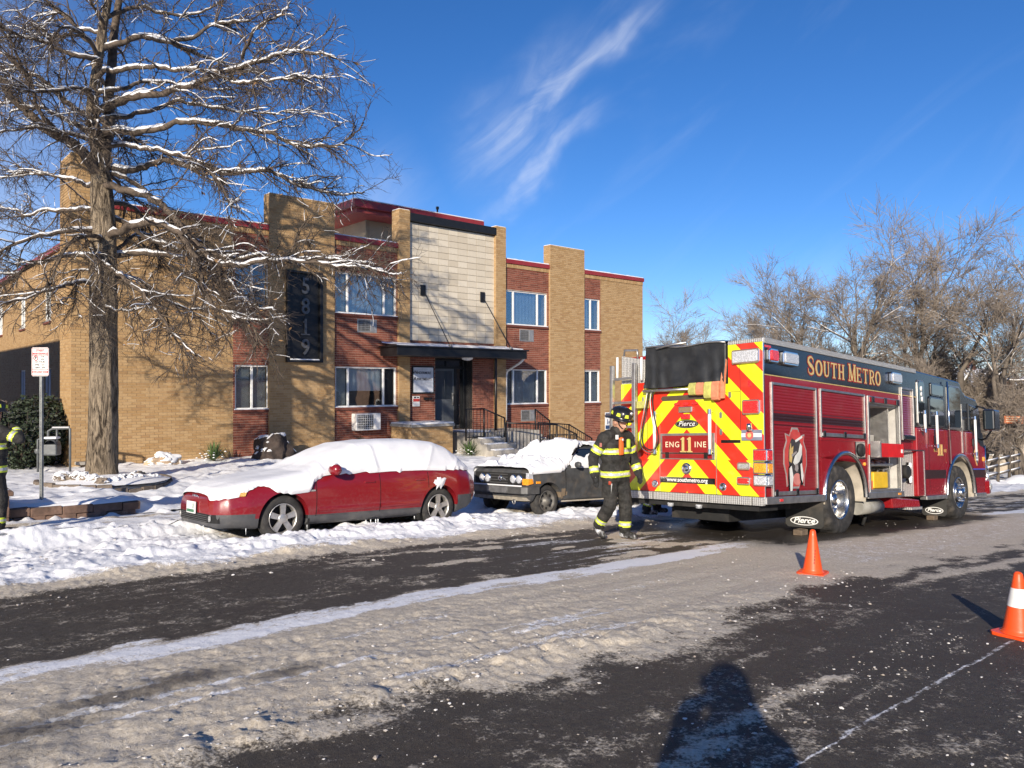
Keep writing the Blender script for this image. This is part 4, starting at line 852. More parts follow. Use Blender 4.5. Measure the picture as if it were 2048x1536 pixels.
def tread_mat():
    t = NT('tread_plate'); c = t.coord(); s = t.N('SeparateXYZ', {0: c}); h = None
    for a, b in ((0, 1), (1, 2), (0, 2)):
        u = t.math('MULTIPLY', t.math('ADD', s.outputs[a], s.outputs[b]), 34.0); v = t.math('MULTIPLY', t.math('SUBTRACT', s.outputs[a], s.outputs[b]), 34.0)
        q = t.math('MULTIPLY', t.math('ABSOLUTE', t.math('SINE', t.math('MULTIPLY', u, 3.1416))), t.math('ABSOLUTE', t.math('SINE', t.math('MULTIPLY', v, 3.1416)))); h = q if h is None else t.math('MULTIPLY', h, t.math('ADD', q, .25))
    hh = t.ramp(h, .03, .3); n = t.noise(20, 3, c)
    t.bsdf(Base_Color=t.mix(hh, (.34, .33, .31), (.70, .69, .66)), Metallic=.45, Roughness=t.math('ADD', .3, t.math('MULTIPLY', n, .2)), Normal=t.bump(hh, .9, .008)); return t.m
M_tread = tread_mat()
def chev_mat():
    t = NT('chevron_film'); c = t.coord(); s = t.N('SeparateXYZ', {0: c}); y, z = s.outputs[1], s.outputs[2]
    low = t.math('LESS_THAN', z, .53 + .585)
    q = t.math('ADD', t.math('SUBTRACT', z, .53 + 1.605), t.math('ABSOLUTE', t.math('SUBTRACT', y, 1.245)))
    q = t.math('ADD', q, t.math('MULTIPLY', low, .047))
    f = t.math('FRACT', t.math('ADD', t.math('DIVIDE', q, .575), 20.0)); red = t.math('GREATER_THAN', f, .5)
    n = t.noise(3.5, 6, c, .4); hexa = t.N('TexVoronoi', {'Vector': c, 'Scale': 260.0}).outputs['Distance']
    col = t.mix(red, (.80, .82, .012), (.72, .018, .010)); col = t.mix(t.ramp(n, .5, .8, 0, .16), col, (.3, .25, .18)); col = t.mix(t.math('MULTIPLY', hexa, .16), col, (.2, .12, .02))
    t.bsdf(Base_Color=col, Roughness=.35, Coat_Weight=.4, Coat_Roughness=.1); return t.m
M_chev = chev_mat()
def door_mat():
    t = NT('roll_door_paint'); c = t.coord(); z = t.math('SUBTRACT', t.N('SeparateXYZ', {0: c}).outputs[2], .53)
    def rng_(a, b): return t.math('MULTIPLY', t.math('GREATER_THAN', z, a), t.math('LESS_THAN', z, b))
    m = t.math('ADD', t.math('MULTIPLY', rng_(1.135, 1.245), .93), t.math('ADD', t.math('MULTIPLY', rng_(1.268, 1.285), .7), t.math('MULTIPLY', rng_(1.075, 1.095), .75)))
    n = t.noise(2.5, 6, c, .6); n2 = t.noise(45, 3, c)
    col = t.mix(m, (.235, .008, .013), (.018, .008, .009)); col = t.mix(t.ramp(n, .5, .8, 0, .2), col, (.24, .14, .12)); col = t.mix(t.math('MULTIPLY', t.ramp(n2, .5, .8), .10), col, (.3, .22, .18))
    t.bsdf(Base_Color=col, Roughness=.42, Coat_Weight=.12, Coat_Roughness=.2, Specular_IOR_Level=.35); return t.m
M_door = door_mat()
def lens(name, col, rough=.12):
    t = NT(name); v = t.N('TexVoronoi', {'Vector': t.coord(), 'Scale': 55.0}).outputs['Distance']; c2 = t.mix(t.ramp(v, .2, .7), col, tuple(min(1, x * 1.6 + .02) for x in col))
    t.bsdf(Base_Color=c2, Roughness=rough, Coat_Weight=.8, Coat_Roughness=.04, Normal=t.bump(v, .5, .01)); return t.m
M_lred = lens('red_lens', (.50, .008, .008)); M_lamb = lens('amber_lens', (.75, .24, .01)); M_lclr = lens('clear_lens', (.34, .35, .37)); M_lgry = lens('grey_lens', (.25, .25, .24))
def dark_glass(name, col=(.012, .016, .017)):
    t = NT(name); n = t.noise(1.1, 2)
    t.bsdf(Base_Color=col, Roughness=.03, Specular_IOR_Level=.75, Coat_Weight=1.0, Coat_Roughness=.01, Normal=t.bump(n, .05, .05)); return t.m
M_vglass = dark_glass('vehicle_glass'); M_gold = mat('gold_leaf', (.83, .60, .22), .35, .35, .12, 30); M_wht = mat('white_vinyl', (.8, .8, .78), .45, 0, .04, 5)
M_vinyl = mat('black_vinyl_tarp', (.017, .018, .019), .5, 0, .3, 5, .25, 18, dirt=(.10, .10, .10), dirt_amt=.25)
GZ = .53
O_ = Vector((3.397724, 10.34, -1.61814)); fv = Vector((UX, UY, -.072)).normalized(); lv_ = Vector((-UY, UX, -.06)); lv_ = (lv_ - fv * lv_.dot(fv)).normalized(); wv_ = fv.cross(lv_)
ENG = empty('fire_engine', (0, 0, 0), 0, 'red and black fire engine with yellow chevron tail, parked on the street', 'fire engine')
em = Matrix.Identity(4)
for i in range(3): em[i][0], em[i][1], em[i][2], em[i][3] = fv[i], lv_[i], wv_[i], (O_ - wv_ * GZ)[i]
ENG.matrix_world = em
def eb(mb, name, mats, parent=ENG, **k):
    mb.v = [(v[0], v[1], v[2] + GZ) for v in mb.v]; return mb.build(name, mats, parent, **k)
def arc(cx, cz, r, a0, a1, k=18): return [(cx + r * math.cos(R(a0 + (a1 - a0) * i / k)), cz + r * math.sin(R(a0 + (a1 - a0) * i / k))) for i in range(k + 1)]
# --- body core, leaving the open compartment and the wheel wells free
eb(MB().box(.03, 3.12, .03, 2.48, .74, 2.19).box(.03, 1.64, .03, 2.48, .02, .738).box(1.642, 3.12, .95, 1.55, .0, .738).box(3.13, 4.5, .72, 2.48, .0, 2.19).box(4.502, 5.19, .06, 2.46, .8, 2.19).box(4.502, 5.19, .32, 2.46, .0, .798), 'body_core', M_fred)
body = eb(MB().box(.0, .2, 0, .028, .1, 1.766).box(1.475, 1.59, -.001, .028, .1, 1.668).box(3.095, 3.19, -.001, .028, .66, 1.668).box(.2, 4.5, 0, .028, 1.669, 1.766).box(1.59, 3.095, -.006, .028, .90, .944).box(4.462, 4.51, 0, .06, .1, 1.668)
          .prism([(1.591, .64), (1.591, .012)] + [(2.38 - .71, .012)] + arc(2.38, .02, .71, 180, 0)[1:-1] + [(3.09, .012), (3.189, .012), (3.189, .64)], 1, .0, .027)
          .box(1.591, 3.189, .001, .028, .642, .898), 'side_panel', M_fred, bevel=.004)
bandp = eb(MB().box(.0, 5.2, -.003, .05, 1.768, 2.19), 'black_band', M_fblk, bevel=.004); eb(MB().box(.0, 5.2, -.006, -.001, 1.755, 1.768), 'pinstripe', M_gold, bandp)
eb(MB().box(.012, 5.2, -.02, .05, 2.191, 2.27).box(.0, 5.2, .05, .5, 2.20, 2.262), 'top_rail', M_tread, bevel=.006)
eb(MB().box(-.004, .022, -.012, .012, .0, 2.26), 'corner_trim', M_chrome, bevel=.003)
for a, b in ((.0, 1.66), (3.1, 4.5)): eb(MB().box(a, b, -.03, .03, -.004, .096), 'rub_rail', M_satin, bevel=.008)
eb(MB().box(.34, .42, -.037, -.029, .03, .065), 'marker_light', M_lred); eb(MB().box(4.25, 4.35, -.037, -.029, .03, .065), 'marker_light', M_lamb); eb(MB().lathe([(0, .03), (-.02, .028), (-.03, .001)], (3.03, -.0, .55), (0, 1, 0), 12), 'marker_light', M_lamb)
# --- roll-up doors
def roll_door(x0, x1, z0, z1, bar=True):
    fr = eb(MB().box(x0, x0 + .035, -.018, .03, z0, z1).box(x1 - .035, x1, -.018, .03, z0, z1).box(x0 + .035, x1 - .035, -.018, .03, z1 - .035, z1), 'door_frame', M_satin, bevel=.004)
    pr = [(.03, z0)]; k = int((z1 - z0 - .04) / .042)
    for i in range(k): z = z0 + (z1 - z0 - .04) * i / k; h = (z1 - z0 - .04) / k; pr += [(.0085, z + .0015), (.005, z + .004), (.004, z + h * .5), (.005, z + h - .004), (.009, z + h - .001)]
    pr += [(.03, z1 - .03)]
    d = eb(MB().prism(pr, 0, x0 + .036, x1 - .036), 'roll_door', M_door, fr, fixn=True)
    if bar:
        eb(MB().box(x0 + .036, x1 - .036, -.022, .002, z0 + .015, z0 + .07), 'lift_bar', M_satin, fr, bevel=.005)
        for q in (.06, .5, .94): x = x0 + (x1 - x0) * q; eb(MB().box(x - .035, x + .035, -.034, -.02, z0 + .005, z0 + .10), 'latch', M_fblk, fr, bevel=.008)
    return fr
roll_door(.195, 1.48, .096, 1.67); roll_door(1.585, 3.1, .944, 1.675)
# --- open compartment
M_liner = mat('pale_compartment_liner', (.52, .50, .46), .55, 0, .12, 8, dirt=(.3, .27, .23)); cx0, cx1 = 3.19, 4.463
fr = eb(MB().box(cx0, cx0 + .045, -.018, .05, .09, 1.668).box(cx1 - .045, cx1, -.018, .05, .09, 1.668).box(cx0 + .045, cx1 - .045, -.018, .05, 1.55, 1.668).box(cx0 + .045, cx1 - .045, -.012, .08, .097, .14), 'compartment_frame', M_satin, bevel=.005)
eb(MB().box(cx0 + .05, cx1 - .05, -.03, -.008, 1.565, 1.65), 'roll_door', M_fred, fr, bevel=.008)
for q in (.12, .5, .88): x = cx0 + (cx1 - cx0) * q; eb(MB().box(x - .05, x + .05, -.045, -.028, 1.555, 1.66), 'latch', M_fblk, fr, bevel=.01)
eb(MB().box(cx0 + .03, cx1 - .03, .68, .70, .1, 1.6).box(cx0 + .01, cx0 + .03, .05, .70, .1, 1.6).box(cx1 - .03, cx1 - .01, .05, .70, .1, 1.6).box(cx0 + .03, cx1 - .03, .05, .68, .10, .12).box(cx0 + .03, cx1 - .03, .05, .68, 1.52, 1.549), 'compartment_liner', M_liner, fr)
eb(MB().box(4.22, 4.25, .1, .67, .14, 1.52), 'upright', M_satin, fr)
dr_ = eb(MB().box(3.19, 4.09, -.20, -.185, .665, .89).box(3.21, 4.07, -.184, .4, .67, .69).box(3.19, 3.205, -.184, .4, .69, .88).box(4.07, 4.09, -.184, .4, .69, .80), 'tool_drawer', mat('bright_red_drawer', (.62, .012, .012), .35), bevel=.006)
eb(MB().box(3.98, 4.04, -.207, -.199, .74, .80), 'label_plate', M_wht, dr_); eb(MB().box(3.16, 3.2, -.21, -.05, .66, .92), 'slide_rail', M_satin, dr_)
eb(MB().box(3.24, 4.25, .04, .6, .515, .56), 'shelf', M_satin, bevel=.006)
ax = eb(MB().tube([(3.24, .55, 1.235), (3.62, .55, 1.215)], .02, 8), 'axe_handle', mat('axe_wood', (.42, .30, .15), .6)); eb(MB().prism([(3.50, 1.27), (3.68, 1.25), (3.82, 1.16), (3.70, 1.06), (3.62, 1.00), (3.58, 1.12), (3.50, 1.17)], 1, .52, .56), 'axe_head', M_fblk, ax, bevel=.006)
eb(MB().box(3.42, 3.97, .02, .40, .15, .42), 'yellow_case', mat('yellow_plastic', (.72, .46, .02), .45, 0, .1, 6, dirt=(.4, .25, .05)), bevel=.02); eb(MB().box(3.24, 3.415, .03, .30, .13, .28), 'orange_block', mat('orange_plastic', (.72, .20, .07), .5), bevel=.012)
eb(MB().box(3.24, 3.42, .2, .6, .29, .48), 'black_case', M_fblk, bevel=.015)
for i in range(4): eb(MB().tube([(4.02, .1 + .1 * i, .18), (4.02, .12 + .1 * i, .45), (4.17, .12 + .1 * i, .47)], .025, 6), 'nozzle_tube', M_satin)
eb(MB().box(3.3, 3.55, .1, .4, .562, .63), 'blue_bag', mat('blue_cloth', (.03, .09, .42), .8), bevel=.03)
for i in range(7): eb(MB().tube([(3.6 + .08 * i, .1 + .03 * (i % 3), .575), (3.64 + .08 * i, .3, .60 + .015 * (i % 2))], .022, 6), 'small_tool', (M_satin, M_fblk, M_lamb)[i % 3])
eb(MB().box(3.95, 4.12, .3, .45, .9, 1.05), 'tool_charger', M_fblk, bevel=.01)
eb(MB().box(2.72, 3.06, -.012, .0, .63, .90), 'filler_recess', M_fblk, bevel=.02); eb(MB().lathe([(0, .11), (-.03, .10), (-.035, .001)], (2.9, -.012, .77), (0, 1, 0), 16), 'filler_cap', M_under)
# --- louvre door and pump panel
fr = eb(MB().box(4.512, 4.54, -.03, .06, .97, 1.9).box(5.0, 5.03, -.03, .06, .97, 1.9).box(4.54, 5.0, -.03, .06, 1.86, 1.9), 'pump_door_frame', M_satin, bevel=.004)
pr = [(.05, 1.06)]
for i in range(20): z = 1.06 + .04 * i; pr += [(.02, z + .004), (-.004, z + .008), (.0, z + .03), (.018, z + .038)]
eb(MB().prism(pr + [(.05, 1.86)], 0, 4.541, 4.999), 'louvre_door', M_fred, fr, fixn=True); eb(MB().box(4.545, 5.02, -.05, .02, .98, 1.055), 'lift_bar', M_fblk, fr, bevel=.01)
pp_ = eb(MB().hexa([(4.515, .30, -.02), (5.49, -.008, -.02), (5.49, .02, -.02), (4.515, .32, -.02)], [(4.515, .30, .70), (5.49, -.008, .79), (5.49, .02, .79), (4.515, .32, .70)]), 'pump_panel', M_tread)
eb(MB().add([(4.515, .3, .70), (5.49, -.008, .79), (5.49, 0, .80), (4.515, 0, .80)], [(0, 1, 2, 3)]).box(4.51, 5.5, -.012, .0, .79, .81).box(5.48, 5.5, -.012, .0, -.02, .79), 'panel_edge', M_polal, pp_)
for z in (.52, .279):
    y0 = .13; e = eb(MB().tube([(5.06, .11, z - .065), (5.06, .11, z + .065)], .052, 12), 'step_light', M_fblk, pp_); eb(MB().tube([(5.055, .095, z - .06), (5.055, .095, z + .06)], .042, 12), 'lens', lens('white_lens', (.85, .86, .88)) if z > .5 else bpy.data.materials['white_lens'], e)
iv = eb(MB().lathe([(0, .09), (-.14, .085), (-.14, .115), (-.25, .12), (-.27, .10), (-.27, .001)], (4.72, .24, .42), (0, 1, 0), 20), 'hose_inlet', M_under, pp_); eb(MB().lathe([(0, .05), (-.1, .05), (-.1, .001)], (4.62, .27, .2), (0, 1, 0), 14), 'drain_valve', M_fred, pp_)
# --- cab
carch = arc(7.28, .0, .76, 180, 0, 20)
cab = eb(MB().prism([(5.2, -.02), (6.51, -.02)] + [(p[0], p[1] - .02) for p in carch[1:-1]] + [(8.05, -.03), (8.68, -.06), (8.72, .3), (8.72, .90), (8.63, 1.215), (5.2, 1.215)], 1, .0, 2.5), 'cab_body', M_fred, bevel=.02)
cu = eb(MB().prism([(5.2, 1.217), (8.63, 1.217), (8.57, 1.55), (8.50, 1.82), (8.40, 1.90), (7.80, 1.955), (7.66, 2.02), (7.52, 2.17), (7.44, 2.21), (5.2, 2.26)], 1, .02, 2.48), 'cab_upper', M_fblk, bevel=.03)
eb(MB().prism([(8.45, .95), (8.72, .90), (8.63, 1.217), (8.30, 1.217)], 1, -.004, .006), 'cab_corner', M_fblk)
def cwin(poly, name='cab_window', parent=cab):
    c = (sum(p[0] for p in poly) / len(poly), sum(p[1] for p in poly) / len(poly)); big = [(c[0] + (p[0] - c[0]) * 1.0 + .022 * (1 if p[0] > c[0] else -1), p[1] + .022 * (1 if p[1] > c[1] else -1)) for p in poly]
    f_ = eb(MB().prism(big, 1, .0, .05), name, M_satin if name == 'cab_window' else M_fblk, parent, bevel=.008); eb(MB().prism(poly, 1, -.006, .03), 'pane', M_vglass, f_, bevel=.01); return f_
def rr(x0, x1, z0, z1, c=.05): return [(x0 + c, z0), (x1 - c, z0), (x1, z0 + c), (x1, z1 - c), (x1 - c, z1), (x0 + c, z1), (x0, z1 - c), (x0, z0 + c)]
cwin(rr(5.31, 5.60, 1.27, 2.07)); w2 = cwin(rr(5.85, 6.54, 1.27, 1.80, .04), 'door_window'); cwin(rr(5.95, 6.54, 1.85, 2.06, .03), 'vent_window'); cwin(rr(6.79, 7.43, 1.27, 2.08)); cwin([(7.90, 1.26), (8.10, 1.20), (8.35, 1.02), (8.5, .98), (8.57, 1.10), (8.52, 1.45), (8.44, 1.72), (7.90, 1.77)], 'front_window')
eb(MB().lathe([(0, .05), (-.008, .05), (-.008, .001)], (5.45, -.007, 1.93), (0, 1, 0), 12).lathe([(0, .04), (-.008, .04), (-.008, .001)], (5.45, -.007, 1.83), (0, 1, 0), 12).lathe([(0, .055), (-.008, .055), (-.008, .001)], (5.48, -.007, 1.74), (0, 1, 0), 5), 'window_decal', M_wht)
for x0, x1 in ((5.72, 6.66), (6.70, 7.5), (7.62, 8.4)):       # shut lines of the doors
    eb(MB().box(x0, x0 + .012, -.003, .004, .1 if x0 < 6 else .8, 1.21), 'shut_line', M_fblk, cab)
eb(MB().tube([(6.68, -.04, .57), (6.67, -.04, 1.4), (6.65, -.035, 2.15)], .016, 8), 'door_trim', M_chrome); eb(MB().box(7.45, 7.475, -.015, .0, .78, 1.76), 'door_trim', M_satin); eb(MB().tube([(8.715, -.01, .95), (8.72, -.01, .28)], .018, 8), 'corner_bead', M_chrome)
def grab(x, z0, z1, y=-.09, r_=.024, m_=None):
    g = eb(MB().tube([(x, y, z0), (x, y, z1)], r_, 10), 'grab_rail', m_ or M_wht)
    for z in (z0 + .02, z1 - .02): eb(MB().tube([(x, y, z), (x, .0, z)], .016, 8).lathe([(0, .035), (-.012, .035)], (x, -.0, z), (0, 1, 0), 10).lathe([(-.035, .03), (.035, .03)], (x, y, z), (0, 0, 1), 10), 'stanchion', M_chrome, g)
grab(5.35, 1.14, 1.51); grab(5.91, .87, 1.52); grab(7.95, .75, 1.52)
for x in (6.0, 8.02): eb(MB().box(x - .03, x + .05, -.03, .0, .93, 1.08), 'door_handle', M_fblk, cab, bevel=.01)
fend = MB()
def arch_trim(cx, cz, r0, r1, y0, y1, name, m_):
    P0 = []
    for a in np.linspace(180, 0, 25): c_, s_ = math.cos(R(a)), math.sin(R(a)); P0.append([(cx + r0 * c_, y1, cz + r0 * s_), (cx + r0 * c_, y0, cz + r0 * s_), (cx + (r0 + r1) / 2 * c_, y0 - .02, cz + (r0 + r1) / 2 * s_), (cx + r1 * c_, y0, cz + r1 * s_), (cx + r1 * c_, y0 + .02, cz + r1 * s_)])
    return eb(MB().grid(P0), name, m_)
arch_trim(7.28, -.02, .72, .79, -.03, .02, 'fender_crown', M_polal); arch_trim(2.38, .02, .67, .735, -.02, .03, 'fender_crown', M_polal)
for cx, cz, r_ in ((7.28, -.02, .735), (2.38, .02, .69)):
    Q = [[(cx + r_ * math.cos(R(a)), y, cz + r_ * math.sin(R(a))) for y in (.005, .4, .9)] for a in np.linspace(186, -6, 25)]; eb(MB().grid(Q), 'wheel_well', M_well)
    eb(MB().box(cx - .72, cx + .72, .9, .92, -.1, .75), 'well_back', M_under)
for s_, x0, x1 in ((0, 5.5, 6.5), (1, 8.06, 8.68)): eb(MB().box(x0, x1, -.025, .1, -.09, -.022), 'cab_step', M_satin, bevel=.008)
eb(MB().box(5.22, 8.7, -.004, .0, .285, .45), 'lower_stripe', mat('dark_stripe', (.03, .012, .012), .4), cab) if False else None
for a, b in ((5.5, 6.53), (8.02, 8.7)): eb(MB().box(a, b, -.004, .001, .29, .45), 'lower_stripe', bpy.data.materials.get('dark_stripe') or mat('dark_stripe', (.035, .014, .013), .35), cab)
eb(MB().box(7.98, 8.7, -.005, .001, .452, .475), 'blue_stripe', mat('blue_stripe', (.05, .09, .5), .4), cab)
# cab lettering and badge
eb(MB().box(6.19, 6.26, -.006, .001, .72, .93).box(6.32, 6.39, -.006, .001, .72, .93).box(6.16, 6.29, -.007, .0, .72, .74).box(6.29, 6.42, -.007, .0, .72, .74), 'gold_numeral', M_gold, cab)
SIDE = Matrix(((1, 0, 0, 0), (0, 0, -1, 0), (0, 1, 0, 0), (0, 0, 0, 1)))
REAR = Matrix(((0, 0, -1, 0), (-1, 0, 0, 0), (0, 1, 0, 0), (0, 0, 0, 1)))
def etext(name, s, size, m, parent, side, a, z, off=-.004, **k):
    T_ = Matrix.Translation((a, off, z + GZ)) @ SIDE if side else Matrix.Translation((off, a, z + GZ)) @ REAR; return text_obj(name, s, size, m, parent, T_, **k)
etext('lettering', 'ENGINE', .10, M_gold, cab, True, 6.29, .83, -.003, ext=.001, sx=1.1) if False else None
for s_, xx in (('ENG', 6.05), ('INE', 6.53)): etext('lettering', s_, .085, M_gold, cab, True, xx, .81, -.003, ext=.001)
bpts = [(0, .19), (.04, .15), (.09, .12), (.10, .0), (.085, -.09), (.05, -.12), (.03, -.165), (0, -.20)]; bpoly = bpts + [(-x, z) for x, z in bpts[::-1][1:-1]]
bd = eb(MB().prism([(8.235 + x, .73 + z) for x, z in bpoly][::-1], 1, -.008, .0), 'cab_badge', M_gold, cab); eb(MB().prism([(8.235 + x * .82, .73 + z * .86) for x, z in bpoly][::-1], 1, -.010, -.007), 'badge_field', M_navy, bd); eb(MB().prism([(8.18, .70), (8.235, .84), (8.29, .70)], 1, -.012, -.009).box(8.175, 8.295, -.012, -.009, .64, .68), 'badge_print', M_wht, bd)
# mirror, front bumper, siren
mr = eb(MB().box(8.15, 8.52, -.38, -.16, 1.25, 1.68), 'mirror', M_fblk, bevel=.04); eb(MB().tube([(8.45, -.25, 1.62), (8.5, -.1, 1.72), (8.45, .05, 1.78)], .02, 8), 'mirror_arm', M_fblk, mr); eb(MB().tube([(8.45, -.25, 1.3), (8.55, -.1, 1.1), (8.6, .05, 1.05)], .02, 8), 'mirror_arm', M_fblk, mr); eb(MB().box(8.14, 8.15, -.35, -.19, 1.28, 1.65), 'mirror_glass', M_vglass, mr)
bp_ = eb(MB().prism([(8.75, .05), (8.95, .0), (9.38, .1), (9.40, .35), (9.40, 2.15), (9.38, 2.4), (8.95, 2.5), (8.75, 2.45)], 2, -.06, .22), 'front_bumper', M_fred, bevel=.02); eb(MB().lathe([(0, .07), (-.02, .07), (-.02, .001)], (9.2, .06, .09), (0, 1, 0), 14), 'fog_lamp', M_lgry, bp_)
eb(MB().lathe([(-.16, .001), (-.15, .08), (-.08, .145), (0, .16), (.08, .145), (.15, .08), (.16, .001)], (9.1, .22, .46), (1, 0, 0), 20), 'siren', M_chrome); eb(MB().lathe([(0, .05), (.18, .055), (.2, .14)], (8.95, .2, .3), (1, 0, 0), 16).box(8.9, 9.25, .15, .3, .21, .3), 'air_horn', M_chrome)
eb(MB().box(8.7, 8.76, .1, 2.4, .2, .9), 'front_grille', M_fblk)
eb(MB().box(8.6, 8.73, -.02, .1, .62, .72), 'turn_signal', M_lamb, bevel=.02)
# --- wheels
def wheel(x, z, outer, width, rear_):
    n_ = 'rear_wheel' if rear_ else 'front_wheel'; root = empty(n_, (x, outer, z + GZ), 0, parent=ENG); r0 = .53
    prof = [(.02, .30), (.0, .315), (-.012, .36), (-.018, .43), (-.005, .49), (.02, .522), (.05, .53)] + [(width * f_, .53) for f_ in (.25, .5, .75)] + [(width - .05, .53), (width - .01, .50), (width, .42), (width - .02, .3)]
    prof = [(a if True else a, b) for a, b in prof]; k = 96; mb = MB(); mb.lathe(prof, (0, 0, 0), (0, 1, 0), k)
    nv = len(prof)
    for j in range(k):       # shoulder lugs
        if (j // 2) % 2:
            for i in (5, 6): v = Vector(mb.v[j * nv + i]); s_ = .975; mb.v[j * nv + i] = (v.x * s_, v.y + (.012 if i == 5 else .004), v.z * s_)
    mb.build('tyre', M_rub, root)
    if rear_:
        rim = MB().lathe([(.02, .305), (-.004, .305), (-.006, .285), (.02, .275), (.06, .262), (.15, .25), (.17, .235), (.18, .11), (.10, .10), (.06, .085), (.055, .001)], (0, 0, 0), (0, 1, 0), 48)
    else:
        rim = MB().lathe([(.02, .305), (-.004, .305), (-.006, .285), (.02, .275), (.05, .262), (.045, .20), (.0, .185), (-.012, .175), (-.012, .12), (-.05, .10), (-.09, .09), (-.095, .001)], (0, 0, 0), (0, 1, 0), 48)
    rim = rim.build('rim', M_polal, root)
    mb = MB()
    for i in range(10):
        a = 2 * math.pi * i / 10; rr_ = .165 if not rear_ else .19; yy0 = -.012 if not rear_ else .182; mb.lathe([(yy0, .021), (yy0 - .05, .021), (yy0 - .06, .012), (yy0 - .06, .001)], (rr_ * math.cos(a), 0, rr_ * math.sin(a)), (0, 1, 0), 8)
    mb.build('lug_nuts', M_chrome, rim)
    if not rear_: 
        mb = MB()
        for i in range(10): a = 2 * math.pi * (i + .5) / 10; mb.lathe([(.048, .026), (.0479, .001)], (.232 * math.cos(a), 0, .232 * math.sin(a)), (0, 1, 0), 10)
        mb.build('hand_holes', M_under, rim)
    return root
wheel(2.235, 0, .03, .58, True); wheel(7.30, 0, .04, .34, False)
for x, wd, rr_ in ((2.235, .58, True), (7.30, .34, False)):
    w_ = wheel(x, 0, 2.47, wd, rr_); w_.rotation_euler = (0, 0, math.pi)
eb(MB().box(.3, 8.6, .75, 1.75, -.30, -.02).tube([(2.235, .3, 0), (2.235, 2.2, 0)], .12, 10).tube([(7.3, .3, 0), (7.3, 2.2, 0)], .09, 10).box(.25, 1.5, .3, 2.2, -.12, .0), 'chassis', M_under)
eb(MB().tube([(3.15, .2, -.16), (3.95, .2, -.16)], .12, 16), 'air_tank', mat('grey_tank', (.30, .29, .26), .6, 0, .2, 5, dirt=(.16, .13, .1))); eb(MB().hexa([(4.2, .05, -.2), (5.2, -.02, -.2), (5.2, .4, -.2), (4.2, .4, -.2)], [(4.15, .05, -.02), (5.2, .0, -.08), (5.2, .4, -.02), (4.15, .4, -.02)]), 'running_step', M_fred, bevel=.015); eb(MB().box(4.75, 5.2, -.05, .2, -.24, -.201), 'step_tread', M_tread)
eb(MB().tube([(3.8, .3, -.2), (3.7, .35, -.48)], .03, 6), 'exhaust_strut', M_under)
# --- mud flaps
M_flap = mat('mud_flap_rubber', (.035, .034, .031), .7, 0, .2, 4, .2, 30, dirt=(.12, .10, .08), dirt_amt=.5)
def oval(cy, cz, ry, rz, k=28): return [(cy + ry * math.cos(2 * math.pi * i / k), cz + rz * math.sin(2 * math.pi * i / k)) for i in range(k)]
def flap(x, y0, y1, z0, z1):
    f_ = eb(MB().prism([(y0, z1), (y1, z1), (y1, z0 + .04), (y1 - .04, z0), (y0 + .04, z0), (y0, z0 + .04)], 0, x, x + .015), 'mud_flap', M_flap); cy, cz = (y0 + y1) / 2, z0 + .10; w_ = (y1 - y0) * .37; h_ = .066
    eb(MB().prism(oval(cy, cz, w_, h_), 0, x - .004, x + .001), 'logo', M_wht, f_); eb(MB().prism(oval(cy, cz, w_ * .92, h_ * .82), 0, x - .006, x - .003), 'logo_field', M_flap, f_)
    etext('lettering', 'Pierce', .115 * (y1 - y0) / .6, M_wht, f_, False, cy, cz + .005, x - .007, ext=.0015, shear=.3, bold=.003, sx=1.15); return f_
flap(1.60, -.01, .59, -.41, .0); flap(1.62, 1.88, 2.48, -.42, .0); flap(6.52, .01, .45, -.43, -.1); flap(6.52, 2.05, 2.49, -.43, -.1)
# --- tail
tail = eb(MB().prism([(0, .1), (2.5, .1), (2.5, 1.765), (1.975, 1.765), (1.975, 1.66), (.535, 1.66), (.535, 2.21), (0, 2.21)], 0, -.012, .028), 'chevron_panel', M_chev, bevel=.003)
for y in (.345,): eb(MB().box(-.0155, -.011, y - .003, y + .003, 1.0, 1.93), 'shut_line', M_under, tail)
for y in (.742, 1.735): eb(MB().box(-.0155, -.011, y - .005, y + .005, .1, 1.1), 'shut_line', M_satin, tail)
eb(MB().box(-.0155, -.011, .345, .75, 1.54, 1.545), 'shut_line', M_under, tail); eb(MB().box(-.0155, -.011, 1.97, 1.975, .6, 1.6), 'shut_line', M_under, tail)
eb(MB().box(.02, .06, .54, 1.97, 1.62, 2.24).box(.03, 2.0, .535, .56, 1.66, 2.2).box(.03, 2.0, 1.95, 1.975, 1.6, 2.2), 'hose_bed', M_under)
eb(MB().box(-.012, .03, 1.977, 2.49, 1.767, 2.10), 'tread_panel', M_tread); eb(MB().prism([(1.98, 2.10), (2.49, 2.10), (2.49, 2.22), (1.98, 2.12)], 0, -.012, .03), 'tread_panel', M_tread); eb(MB().box(.031, 1.2, 2.46, 2.49, 1.767, 2.2).box(-.012, .05, .0, .53, 2.212, 2.262), 'tread_panel', M_tread)
